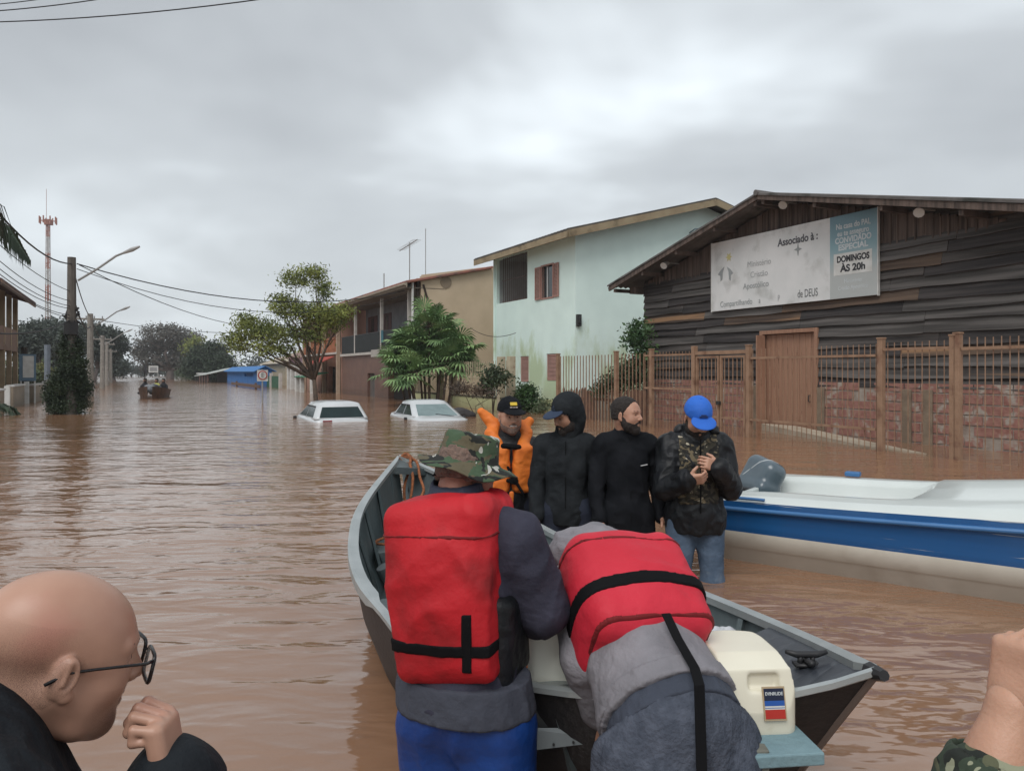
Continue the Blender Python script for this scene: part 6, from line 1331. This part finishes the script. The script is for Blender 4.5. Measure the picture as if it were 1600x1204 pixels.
def orange_man():
    J=std(head=(0,.045,1.575),neck=(0,.0,1.42),shL=(-.16,-.0,1.345),shR=(.16,0,1.345),hrot=(-5,0,12),elL=(-.225,.02,1.10),wrL=(-.19,.21,1.0),elR=(.22,.02,1.09),wrR=(.19,.2,.98))
    P=Person('smiling bearded man in a black cap and bright orange life vest',(-.02,5.55),186,J,sk1,{'L':dict(d=(.15,.75,-.45),n=(.9,-.1,.1),side=(0,.4,1),curl=.95),'R':dict(d=(-.1,.9,-.3),n=(-1,0,0),side=(0,0,1),curl=.8)},dict(smile=1.6,fat=1.06),group=HG)
    P.brows(); P.beard(hair_g,.003)
    q=Sdf().cone(P.hp(-.020,.0925,-.061),P.hp(.020,.0925,-.061),.0048,.0048); P.part('teeth',q,.002,eye_w)
    C_=P.cap(blk_s); emblem(P,C_,[(0,0,.026,.013)],pm('emblem_yellow',(.6,.42,.04),rough=.6),.098); emblem(P,C_,[(-.02,-.018,.009,.005),(0,-.018,.008,.004),(.02,-.018,.009,.005)],pm('emblem_silver',(.35,.3,.27),rough=.6),.092)
    jacket(P,blk_j,.012,.10); trousers(P,navyt)
    q=Sdf(); u=(0,0,1)
    for sg in (-1,1): q.box((sg*.085,.125,1.20),(.075,.045,.17),.035,rotm(R_(-4),0,R_(sg*-14)),.01); q.cone((sg*.085,.12,1.33),(sg*.125,-.02,1.44),.045,.045,.03); q.cone((sg*.125,-.02,1.44),(sg*.07,-.09,1.50),.045,.04,.03)
    q.cone((.10,-.06,1.50),(.20,-.08,1.60),.05,.028,.03); q.cone((-.10,-.06,1.46),(-.16,-.08,1.53),.045,.03,.03); q.cone((-.08,-.10,1.48),(.08,-.10,1.48),.05,.05,.03); q.box((0,-.13,1.25),(.15,.035,.16),.03)
    V=P.part('life_vest',q,.007,ora,.006,12,seed=2)
    q=Sdf().cone((-.17,.12,1.13),(0,.19,1.12),.014,.014,n=(0,1,0),q=3).cone((0,.19,1.12),(.17,.12,1.15),.014,.014,n=(0,1,0),q=3); q.cone((-.02,.19,1.13),(-.08,.20,1.03),.012,.010); q.cone((-.02,.19,1.13),(.03,.2,1.22),.012,.010); q.cone((-.05,.175,1.36),(.06,.175,1.37),.02,.02); P.part('strap',q,.005,web,parent=V)
    q=Sdf().cone((-.0,.17,1.03),(-.0,.17,.96),.018,.012,n=(0,1,0),q=2); P.part('vest_tab',q,.005,ora,parent=V)
orange_man()
def hoodie_man():
    J=std(head=(.0,.05,1.60),hrot=(-22,0,-48),shL=(-.16,.0,1.375),shR=(.16,0,1.375),elL=(-.215,-.03,1.11),wrL=(-.205,.04,.87),elR=(.21,.0,1.12),wrR=(.2,.1,.90),neck=(0,.01,1.44))
    P=Person('man in a charcoal sweatshirt with the hood up over a dark blue cap, looking down',(.385,5.3),172,J,sk3,{'L':dict(d=(.02,.12,-1),n=(.9,-.1,0),side=(0,1,0),curl=.35),'R':dict(d=(0,.1,-1),n=(-1,0,0),side=(0,1,0),curl=.35)},dict(smile=.3),group=HG)
    P.brows(); P.beard(hair_d,.005)
    P.cap(pm('cap_dark_blue',(.02,.035,.07),rough=.8),bill=(0,.125,.05),bt=(-8,0,0))
    q=Sdf().ell(P.hp(0,-.025,.045),(.098,.118,.108),P.R,.03); q.cone(P.hp(0,-.04,-.05),J['neck']+V3(0,-.02,.0),.092,.095,.05); q.ell(P.hp(0,.10,-.035),(.066,.085,.078),P.R,.012,'s'); q.ell(P.hp(0,.0,.02),(.080,.10,.09),P.R,.0,'s'); P.part('hood',q,.006,char,.005,12,seed=3)
    o=jacket(P,char,.016,.10,w=.92,cut=.0,fold=.012,collar=False,seed=4); trousers(P,navyt,.018)
    u,x,y,R=frame(J); 
    for a in 'LR':
        el,wr=J['el'+a],J['wr'+a]; d=nrm(wr-el); q=Sdf().cone(wr-d*.05,wr+d*.0,.046,.044); P.part('cuff',q,.006,char,.002,30,parent=o)
    q=Sdf().cone(J['neck']+V3(.0,.105,-.02),J['pel']+V3(0,.14,.02),.004,.004); P.part('zip',q,.004,web,parent=o)
hoodie_man()
def beard_man():
    J=std(head=(.01,.05,1.605),hrot=(0,0,48),elL=(-.22,-.04,1.12),wrL=(-.24,.03,.90),elR=(.215,-.0,1.11),wrR=(.20,.08,.90))
    P=Person('bareheaded man with short dark hair and full beard in a black zip jacket',(.79,5.2),184,J,sk1,{'L':dict(d=(-.35,.6,-.55),n=(.5,-.1,-.6),side=(.4,.6,.6),curl=.25),'R':dict(d=(-.12,.2,-1),n=(-1,0,0.1),side=(0,1,0),curl=.3)},dict(smile=.2),group=HG)
    P.brows(); P.hair(hair_d,.0045,.052,-.03); P.beard(hair_d,.004,.004)
    o=jacket(P,blk_s,.016,.13,w=.92,cut=.02,fold=.013,seed=6); trousers(P,blk_s,.016,seed=8)
    u,x,y,R=frame(J); q=Sdf().cone(J['neck']+V3(0,.09,.0),J['pel']+V3(0,.14,-.05),.004,.004); P.part('zip',q,.004,web,parent=o)
    q=Sdf().box((-.09,.128,1.27),(.024,.006,.003),.002,rotm(0,R_(12),R_(-10))); P.part('chest_logo',q,.002,pm('logo_silver',(.5,.5,.5),rough=.5),parent=o)
beard_man()
camo_b=camo('camo_brown',[((.045,.04,.028),0),((.012,.011,.009),.50),((.14,.11,.065),.56),((.36,.32,.24),.625)],13)
def bluecap_man():
    J=std(head=(-.0,.085,1.59),neck=(0,.01,1.45),hrot=(-32,0,6),shL=(-.165,.0,1.385),shR=(.165,.0,1.385),elL=(-.215,.09,1.13),wrL=(-.09,.27,1.285),elR=(.215,.09,1.12),wrR=(.11,.275,1.205))
    P=Person('man in bright blue cap and camouflage front jacket, head bowed over his clasped hands',(1.235,5.1),179,J,sk1,{'L':dict(d=(.75,.25,.30),n=(.1,-.9,-.2),side=(0,.1,1),curl=.75,thumb=.5),'R':dict(d=(-.85,.35,.15),n=(-.1,-.6,.4),side=(0,.2,1),curl=.9,thumb=.6)},group=HG)
    P.brows(); P.beard(hair_d,.006,.006)
    C_=P.cap(pm('cap_blue',(.02,.13,.55),(.018,.11,.47),sc=6,rough=.75),t=.014); emblem(P,C_,[(0,0,.028,.006),(0,.010,.018,.004)],pm('emblem_navy',(.01,.03,.12),rough=.7),.075,.0155)
    o=jacket(P,blk_j,.032,.115,cut=.02,fold=.016,seed=9,w=1.03,h=.008,ff=10); trousers(P,jean,.014,.007,.075,seed=12)
    u,x,y,R=frame(J)
    q=Sdf(); torso(q,J,.041,1.02,low=.1); q.fn(lambda X,Y,Z:np.maximum(np.maximum(np.abs(X)-.125-.0*Z,-Y+.02),np.maximum(1.03-Z,Z-1.47))); P.part('camo_panel',q,.008,camo_b,.012,11,seed=9,parent=o)
    q=Sdf().cone((-.12,.03,1.50),(-.14,-.06,1.47),.035,.03,.02).cone((.10,.0,1.50),(0,-.10,1.5),.04,.045,.03).cone((0,-.1,1.5),(-.12,-.03,1.50),.045,.04,.03); P.part('folded_hood',q,.007,blk_j,.008,16,seed=4,parent=o)
    q=Sdf().cone(V3(0,.165,1.45),V3(0,.17,.98),.006,.006); P.part('zip',q,.004,web,parent=o)
bluecap_man()

# ---- red vest man, back to the camera ----
redf=pm('red_vest',(.50,.018,.026),(.40,.012,.018),sc=5,spec=.3,rough=.62,bump=.3,bsc=24,spots=((.13,.012,.012),4.2,.56,.78)); redf2=pm('red_vest_clean',(.56,.028,.05),(.48,.02,.036),sc=4,spec=.3,rough=.6,bump=.25,bsc=24)
slate=pm('slate_jacket',(.046,.046,.068),(.026,.026,.040),sc=6,spec=.2,rough=.8,bump=.4,bsc=26,spots=((.085,.065,.085),3,.5,.7)); royal=pm('royal_trousers',(.006,.045,.21),(.004,.032,.16),sc=5,rough=.5,bump=.4,bsc=18)
camo_g=camo('camo_green',[((.05,.085,.045),0),((.10,.085,.05),.52),((.012,.014,.012),.555),((.42,.42,.38),.60)],11)
def red_man():
    J=std(pel=(.055,0,.93),hipL=(-.035,0,.90),hipR=(.145,0,.90),knL=(-.04,.03,.49),knR=(.16,.03,.49),anL=(-.05,-.01,.08),anR=(.17,-.01,.08),neck=(.0,.05,1.455),shL=(-.11,.07,1.39),shR=(.185,.05,1.41),elL=(-.12,.24,1.2),wrL=(-.04,.38,1.08),elR=(.262,.10,1.215),wrR=(.13,.32,1.11),head=(.01,.125,1.580),hrot=(-28,0,-10))
    P=Person('man seen from behind in camouflage bucket hat, red life vest and blue trousers',(-.185,2.16),-17,J,skin('skin_neck',(.34,.15,.10),(.28,.11,.075)),{'L':dict(d=(.5,.6,-.4),n=(.2,-.4,-.8),side=(.6,-.5,.1),curl=.6),'R':dict(d=(-.5,.6,-.4),n=(0,-.4,-.8),side=(-.6,-.5,0),curl=.6)},hh=.004)
    P.hair(hair_g,.003,.05,-.03)
    o=jacket(P,slate,.030,-.04,st=.034,cut=.0,fold=.010,seed=21,h=.0065,ff=7,collar=False,w=.92)
    # raised collar and hem band
    c0=J['neck']; q=Sdf().cone(c0+V3(0,-.015,.02),c0+V3(0,.03,.10),.088,.080,.02); q.cone(c0+V3(0,.03,.09),c0+V3(0,.05,.18),.070,.074,.01,'s'); q.fn(cut_plane(c0+V3(0,.0,.118),(0,-.2,1))); P.part('collar',q,.005,pm('navy_collar',(.022,.028,.05),rough=.8,bump=.2),.004,16,parent=o)
    u,x,y,R=frame(J); q=Sdf().cone(J['pel']+u*.06,J['pel']-u*.06,.200,.206,.02,n=y,q=1.32); q.fn(lambda X,Y,Z:np.abs(Z-.998)-.048); P.part('hem_band',q,.006,pm('hem_slate',(.05,.056,.075),(.038,.042,.058),rough=.85,bump=.3),.006,12,(1,1,.5),parent=o)
    trousers(P,royal,.022,.012,.10,seed=23,h=.009,w=.95)
    Rv=rotm(R_(-4),R_(-7),0); cv=V3(.018,.02,1.297)
    q=Sdf().box(cv,(.158,.155,.246),.055,Rv,.03); q.ell(cv+V3(-.0,-.03,.0),(.165,.16,.25),Rv,.05)
    for sg in (-1,1): q.cone((sg*.225+.01,.03,1.54),(sg*.225+.01,.03,1.24),.062,.062,.02,'s'); 
    q.ell((0,.085,1.63),(.105,.10,.105),None,.02,'s')
    q.fn(hfn(lambda x,y,z:np.abs(x)-z*.085-.150,cv,Rv))
    V=P.part('life_vest',q,.0065,redf,.007,6.5,seed=25)
    q=Sdf().box(cv,(.163,.160,.251),.055,Rv,.03); q.ell(cv+V3(0,-.03,.0),(.169,.164,.254),Rv,.05); q.fn(lambda X,Y,Z:np.abs(Z-1.160-X*.03)-.015); q.fn(hfn(lambda x,y,z:np.abs(x)-z*.085-.154,cv,Rv)); P.part('waist_strap',q,.0045,web,.004,6.5,seed=25,parent=V)
    q=Sdf().box(cv,(.164,.161,.252),.055,Rv,.03); q.ell(cv+V3(0,-.03,.0),(.170,.165,.255),Rv,.05); q.fn(lambda X,Y,Z:np.maximum(np.maximum(np.abs(X-.115)-.0135,Y),np.abs(Z-1.185)-.078)); P.part('vertical_strap',q,.0045,web,parent=V)
    def vs(g,nm='seam',mt=None,inf=.003):
        q=Sdf().box(cv,(.158+inf,.155+inf,.246+inf),.055,Rv,.03); q.ell(cv+V3(0,-.03,.0),(.165+inf,.16+inf,.25+inf),Rv,.05)
        for sg in (-1,1): q.cone((sg*.225+.01,.03,1.54),(sg*.225+.01,.03,1.24),.062-inf,.062-inf,.02,'s')
        q.fn(g); P.part(nm,q,.0042,mt or pm('seam_red',(.16,.006,.008),rough=.8),.007,6.5,seed=25,parent=V)
    vs(lambda X,Y,Z:np.maximum(np.abs(Z-1.455-.05*X+.25*X*X)-.003,Y))
    q=Sdf().box((.165,.05,1.15),(.04,.12,.13),.04,None,.02); P.part('side_panel',q,.007,blk_j,.006,9,parent=V)
    # piping along the arm opening
    # bucket hat: crown and wavy brim
    m=MB(); n=56; Hm=P.R@rotm(R_(18),R_(7),0); hc=P.hp(0,-.014,.056); rg=[]
    prof=[(.001,.076),(.055,.076),(.080,.073),(.085,.068),(.087,.05),(.091,.025),(.095,.0),(.104,-.009),(.128,-.016),(.154,-.022),(.157,-.025),(.153,-.027),(.127,-.021),(.102,-.013),(.094,-.008)]
    for r,z in prof:
        ring=[]
        for k in range(n):
            a=2*math.pi*k/n; ex=max(0,(r-.10)/.06); wv=.016*math.sin(2*a+.6)+.008*math.sin(5*a+1.3); lp=(1+.15*abs(math.sin(a))); rr=r*(1+.03*math.sin(3*a)*(.4+ex)); zz=z+wv*ex-.022*ex*abs(math.cos(a))**2+(.004*math.sin(7*a+z*50) if .02<r<.099 else 0)
            p=hc+Hm@V3(rr*math.cos(a)*.95,rr*math.sin(a)*1.08,zz); ring.append(Vector(p))
        rg.append(ring)
    m.loft(rg,True,True); H=m.build('bucket_hat',camo_g,P.T,smooth=True,raw=True)
    m=MB(); m.tube([Vector(P.hp(-.075,-.03,.03)),Vector(P.hp(-.06,-.085,-.03)),Vector(P.hp(0,-.105,-.02)),Vector(P.hp(.06,-.085,.02))],.0022,5); m.build('hat_cord',web,H,raw=True)
red_man()
def bent_man():
    J=std(pel=(0,.02,.985),neck=(.0,.47,1.265),shL=(-.145,.41,1.23),shR=(.175,.43,1.22),elL=(-.15,.29,1.07),wrL=(-.09,.34,.89),elR=(.27,.40,1.0),wrR=(.2,.55,.88),hipL=(-.105,0,.92),hipR=(.105,0,.92),knL=(-.125,.06,.50),knR=(.125,.06,.50),anL=(-.15,-.02,.08),anR=(.15,-.02,.08),head=(-.06,.60,1.17),hrot=(-70,0,0))
    P=Person('man bent far over the boat in red life vest, grey hooded top and sweatpants',(.425,1.95),14,J,sk1,{'L':dict(d=(.05,.25,-1),n=(.9,0,0),side=(0,1,0),curl=.5),'R':dict(d=(-.1,.4,-.9),n=(-1,0,0),side=(0,1,0),curl=.5)},hh=.005)
    lg_=pm('grey_hoodie',(.235,.225,.245),(.17,.165,.18),sc=7,rough=.9,bump=.4,bsc=40); sw=pm('sweatpants',(.088,.10,.13),(.055,.064,.085),sc=26,spec=.12,rough=.95,bump=.5,bsc=90,det=6)
    u,x,y,R=frame(J)
    q=Sdf(); torso(q,J,.020,1.02,low=.12); q.cone(J['pel']+u*.14,J['pel']+u*.02,.165,.182,.05,n=y,q=1.05); q.fn(cut_plane(J['pel']+u*.03,-u)); arms(q,J,.024,cut=.0); o=P.part('hoodie',q,.0065,lg_,.008,6,(1.5,.6,1),31)
    q=Sdf().cone(J['pel']+u*.10,J['pel']+u*.0,.186,.190,.02,n=y,q=1.03); q.fn(cut_plane(J['pel']+u*.020,-u)).fn(cut_plane(J['pel']+u*.072,u)); P.part('hem_rib',q,.006,lg_,.004,16,parent=o)
    q=Sdf().ell(J['neck']+V3(-.06,.02,.06),(.13,.12,.085),None,.03).ell(P.hp(0,-.02,.04),(.10,.12,.10),P.R,.04); P.part('hood',q,.007,lg_,.012,11,seed=5,parent=o)
    q=Sdf(); d=nrm(J['wrL']-J['elL']); q.cone(J['wrL']-d*.06,J['wrL']+d*.005,.054,.044); P.part('cuff',q,.005,lg_,.003,25,parent=o)
    # sweatpants
    q=Sdf(); q.cone(J['pel']-u*.02,V3(0,-.01,.90),.168,.165,.05); q.ell((-.085,-.055,.87),(.098,.125,.14),None,.02); q.ell((.085,-.055,.87),(.098,.125,.14),None,.02); legs(q,J,.030,.05,.085); q.fn(cut_plane(J['pel']-u*.02,u)); q.cone((0,-.20,.95),(0,-.15,.58),.030,.075,.04,'s'); tp=P.part('sweatpants',q,.0065,sw,.008,8,(1.5,1,.35),33)
    q=Sdf(); q.cone(J['pel']-u*.05,J['pel']+u*.06,.180,.172,.02,n=y,q=1.03); q.fn(cut_plane(J['pel']-u*.030,-u)).fn(cut_plane(J['pel']+u*.04,u)); 
    P.part('waistband',q,.005,pm('waistband',(.05,.06,.085),(.04,.048,.068),rough=.9,bump=.4),.003,22,parent=tp)
    # life vest
    L_=np.linalg.norm(J['neck']-J['pel']); cv=J['pel']+u*(L_*.70)-y*.02; 
    q=Sdf().box(cv,(.185,.150,.185),.065,R,.03); q.ell(cv-y*.03,(.19,.15,.19),R,.05); q.ell(cv+u*.27+y*.02,(.10,.12,.09),R,.02,'s')
    for sg in (-1,1): q.cone(cv+x*sg*.25+u*.19,cv+x*sg*.25-u*.02,.062,.062,.02,'s')
    V=P.part('life_vest',q,.0065,redf2,.008,6.5,seed=35)
    def vs(g,nm='seam',mt=None,inf=.003):
        q=Sdf().box(cv,(.185+inf,.150+inf,.185+inf),.065,R,.03); q.ell(cv-y*.03,(.19+inf,.15+inf,.19+inf),R,.05); q.fn(g); P.part(nm,q,.0042,mt or pm('seam_red',(.16,.006,.008),rough=.8),.008,6.5,seed=35,parent=V)
    vs(hfn(lambda x_,y_,z_:np.maximum(np.abs(z_-.115-.2*x_*x_)-.0028,y_),cv,R)); vs(hfn(lambda x_,y_,z_:np.maximum(np.abs(z_+.160)-.0028,y_),cv,R))
    for sg in (-1,1): q=Sdf().box(cv-u*.05+x*sg*.15-y*.115,(.012,.03,.028),.004,R@rotm(0,0,R_(-sg*35)),.0); P.part('buckle',q,.004,web,parent=V)
    nu=u; q=Sdf().box(cv,(.1915,.1565,.1915),.065,R,.03); q.ell(cv-y*.03,(.1965,.1565,.1965),R,.05); c1=cv-u*.055
    q.fn(lambda X,Y,Z:np.abs((X-c1[0])*nu[0]+(Y-c1[1])*nu[1]+(Z-c1[2])*nu[2])-.018); P.part('waist_strap',q,.0045,web,.004,6.5,seed=35,parent=V)
    q=Sdf()
    pts=[cv-u*.17-y*.165,J['pel']+u*.12-y*.185,J['pel']+u*.02-y*.198,J['pel']-u*.04-y*.215+x*(-.02),V3(-.045,-.215,.92),V3(-.05,-.222,.84),V3(-.045,-.21,.72),V3(-.03,-.18,.6)]
    m=MB(); rg=[]
    for i,p in enumerate(pts):
        w=.013; p=Vector(p)+Vector((0,-.010,0)); rg.append([p+Vector((-w,0,0)),p+Vector((w,0,0)),p+Vector((w,.006,.0)),p+Vector((-w,.006,0))])
    m.loft(rg); m.build('crotch_strap',web,V,raw=True,bevel=.001)
    q=Sdf().cone((.18,-.06,.86),(.215,-.03,.80),.035,.03,.02,n=(1,0,0),q=1.4); P.part('pocket_flap',q,.006,web,parent=tp)
bent_man()
def beard_mat(sb):
    m=sb.copy(); m.name='beard_stubble'; k=[n for n in m.node_tree.nodes if n.type=='MAP_RANGE' and abs(n.inputs[1].default_value-.42)>.01]
    for n in k:
        if abs(n.inputs[1].default_value-1.49)<.01: n.inputs[1].default_value=1.395; n.inputs[2].default_value=1.46
        else: n.inputs[1].default_value=.085; n.inputs[2].default_value=.135; n.inputs[3].default_value=0; n.inputs[4].default_value=1
    return m
def bald_man():
    J=std(pel=(-.0,-.06,.92),neck=(0,-.03,1.41),shL=(-.185,-.05,1.365),shR=(.175,-.05,1.35),elL=(-.26,.02,1.07),wrL=(-.2,.2,.95),elR=(.196,.187,1.08),wrR=(.090,.202,1.293),head=(0,.075,1.492),hrot=(-13,3,0))
    P=Person('bald man with black framed glasses and dark jacket, holding a hand to his mouth',(-.712,1.05),-51,J,sk2,{'R':dict(d=(-.14,-.12,.97),n=(-.55,-.8,-.15),side=(-.7,.5,.1),curl=1.1,thumb=.55,curls=(1.05,1.1,1.15,1.2)),'L':dict(d=(.2,.8,-.2),n=(1,0,0),side=(0,0,1),curl=.6)},hh=.0026,headk=dict(fat=1.04))
    P.brows(pm('brow_thin',(.16,.09,.07),rough=.8))
    s=Sdf().ell(P.hp(0,-.022,.028),(.0775,.0985,.080),P.R).fn(hfn(lambda x,y,z:np.maximum(y-.035,np.maximum(z-.075,-.028-z+np.where(y>0,y*1.5,0))),P.c,P.R))
    sb=bpy.data.materials.new('shaved_hair'); sb.use_nodes=True; t_=sb.node_tree; p_=t_.nodes['Principled BSDF']; p_.inputs['Base Color'].default_value=(.09,.06,.045,1); p_.inputs['Roughness'].default_value=.9
    tc_=t_.nodes.new('ShaderNodeTexCoord'); n_=t_.nodes.new('ShaderNodeTexNoise'); n_.inputs['Scale'].default_value=1300; n_.inputs['Detail'].default_value=1; t_.links.new(tc_.outputs['Object'],n_.inputs['Vector']); r_=t_.nodes.new('ShaderNodeMapRange'); r_.inputs[1].default_value=.42; r_.inputs[2].default_value=.68; r_.inputs[4].default_value=.62; t_.links.new(n_.outputs['Fac'],r_.inputs[0]); s_=t_.nodes.new('ShaderNodeSeparateXYZ'); t_.links.new(tc_.outputs['Object'],s_.inputs[0]); last_=r_.outputs[0]
    for ax_,a_,b_ in ((2,1.49,1.575),(1,.04,.115)):
        f_=t_.nodes.new('ShaderNodeMapRange'); f_.inputs[1].default_value=a_; f_.inputs[2].default_value=b_; f_.inputs[3].default_value=1; f_.inputs[4].default_value=0.0; t_.links.new(s_.outputs[ax_],f_.inputs[0]); g_=t_.nodes.new('ShaderNodeMath'); g_.operation='MULTIPLY'; t_.links.new(last_,g_.inputs[0]); t_.links.new(f_.outputs[0],g_.inputs[1]); last_=g_.outputs[0]
    t_.links.new(last_,p_.inputs['Alpha'])
    q=P.hs.copy(); q.off(.0009); q.fn(hfn(lambda x,y,z:np.maximum(np.maximum(y-.045+.35*(z-.0)+.008*np.sin(z*90),z-.075+.25*np.abs(x)),np.maximum(-.055-z-np.where(y<-.03,.02,0)+np.where(y>-.02,(y+.02)*1.3,0),.0-1)),P.c,P.R)); P.part('shaved_hair',q,.003,sb)
    q=P.hs.copy(); q.off(.0009); q.fn(hfn(lambda x,y,z:np.maximum(np.maximum(z+.030,-.115-z-0*x),.010-y),P.c,P.R)); P.part('beard_shadow',q,.003,beard_mat(sb))
    jm=pm('dark_jacket',(.012,.016,.020),(.007,.009,.012),sc=6,spec=.25,rough=.75,bump=.3,bsc=60)
    o=jacket(P,jm,.035,.1,st=.042,cut=.03,fold=.011,seed=41,h=.006,collar=False,ff=8)
    c0=J['neck']; q=Sdf().cone(c0+V3(0,-.02,-.03),c0+V3(0,.0,.06),.108,.092,.03); q.cone(c0+V3(0,.01,.04),c0+V3(0,.02,.14),.074,.080,.01,'s'); q.fn(cut_plane(c0+V3(0,.0,.035),(0,.45,1))); P.part('collar',q,.004,jm,.005,13,parent=o)
    trousers(P,navyt)
    q=Sdf(); d=nrm(J['wrR']-J['elR']); q.cone(J['wrR']-d*.055,J['wrR']-d*.01,.062,.056); q.cone(J['wrR']-d*.02,J['wrR']+d*.05,.036,.040,.004,'s'); P.part('cuff',q,.0035,jm,.003,25,parent=o)
    # glasses
    fm=pm('frame_black',(.012,.011,.012),rough=.25); m=MB()
    def Hp(x,y,z): return Vector(P.hp(x,y,z))
    for sg in (-1,1):
        cx,cz,yy=sg*.036,-.006,.117; pts=[]
        for k in range(21):
            a=2*math.pi*k/20; ca,sa=math.cos(a),math.sin(a); rx=.027*abs(ca)**.42*(1 if ca>0 else -1); rz=.0215*abs(sa)**.42*(1 if sa>0 else -1); pts.append(Hp(cx+rx,yy-.10*abs(cx+rx)**1.0*.25-.004*abs(cx+rx)/.05+.0*rz,cz+rz))
        m.tube(pts,.0028,6,False)
        m.tube([Hp(sg*.063,.108,.008),Hp(sg*.077,.096,.009),Hp(sg*.0815,.03,.004),Hp(sg*.083,-.005,.0),Hp(sg*.082,-.03,-.016)],[.0028,.0024,.0022,.0024,.0026],6)
    m.tube([Hp(-.010,.115,.002),Hp(0,.119,.005),Hp(.010,.115,.002)],.0022,6)
    G_=m.build('glasses',fm,P.T,smooth=True,raw=True)
    gl=pm('lens',(.8,.82,.8),rough=.02,alpha=.18,spec=.8)
    for sg in (-1,1):
        m=MB(); rg=[]
        for dy in (-.0008,.0008): rg.append([Hp(sg*.036+.0255*math.copysign(abs(math.cos(a))**.42,math.cos(a)),.1155+dy-.0010,-.006+.020*math.copysign(abs(math.sin(a))**.42,math.sin(a))) for a in [2*math.pi*k/20 for k in range(20)]])
        m.loft(rg); m.build('lens',gl,G_,raw=True)
bald_man()
def arm_person():
    J=std(shL=(-.19,-.0,1.38),elL=(-.345,.18,1.26),wrL=(-.288,.20,1.475),hrot=(-5,0,0))
    P=Person('person at the right edge showing only a raised forearm and a camouflage sleeve',(.925,.76),0,J,skin('skin_arm',(.50,.29,.20),(.44,.24,.16)),{'L':dict(d=(.12,.05,1),n=(.9,.3,-.1),side=(0,-1,0),curl=1.25,sc=.82,thumb=.9,spread=0),'R':dict(d=(0,.3,-1),n=(-1,0,0),side=(0,1,0),curl=.5)},hh=.006)
    P.brows(); P.hair(hair_d)
    cm=camo('camo_sleeve',[((.030,.045,.028),0),((.012,.016,.012),.50),((.085,.09,.05),.545),((.24,.25,.17),.585)],13)
    q=Sdf(); torso(q,J,.03,1.0,low=.2); q.fn(cut_plane(J['pel']-V3(0,0,.12),(0,0,-1)))
    q.cone(J['shR'],J['elR'],.085,.075,.04)
    L_=Sdf(); sh,el,wr=J['shL'],J['elL'],J['wrL']; d=nrm(wr-el); q.cone(sh,el,.088,.084,.04); q.cone(el,el+d*.11,.084,.066,.03); 
    # bare forearm fuller than the default
    o=P.part('camo_shirt',q,.007,cm,.01,8,seed=51)
    q=Sdf().cone(el+d*.085,el+d*.12,.071,.068,.01); q.cone(el+d*.10,el+d*.2,.05,.06,.004,'s'); P.part('rolled_cuff',q,.004,cm,.004,20,parent=o)
    q=Sdf().cone(el,wr,.045,.031,.03).ell(el+d*.11,(.041,.041,.08),None,.03); Pq,F=q.polygonize(.005); b=P.body; me=b.data
    v0=np.empty(len(me.vertices)*3,dtype=np.float32); me.vertices.foreach_get('co',v0); f0=np.empty(len(me.loops),dtype=np.int32); me.loops.foreach_get('vertex_index',f0); V_,F_=concat([(v0.reshape(-1,3),f0.reshape(-1,4)),(Pq,F)]); b.data=npmesh('body',V_,F_,me.materials[0])
    trousers(P,navyt)
arm_person()
print('objects',len(bpy.data.objects))
# ================= HAZE =================
def haze():
    m=bpy.data.materials.new('air_haze'); m.use_nodes=True; t=m.node_tree; t.nodes.clear(); o=t.nodes.new('ShaderNodeOutputMaterial'); v=t.nodes.new('ShaderNodeVolumePrincipled')
    v.inputs['Color'].default_value=(.96,.98,1,1); v.inputs['Density'].default_value=.0006; v.inputs['Anisotropy'].default_value=.2; t.links.new(v.outputs[0],o.inputs['Volume'])
    MB().box(-640,640,-640,640,-2.2,48).build('haze',m,o=(0,0,0),kind='stuff',label='thin grey damp air between the near and far things',cat='haze')
haze()
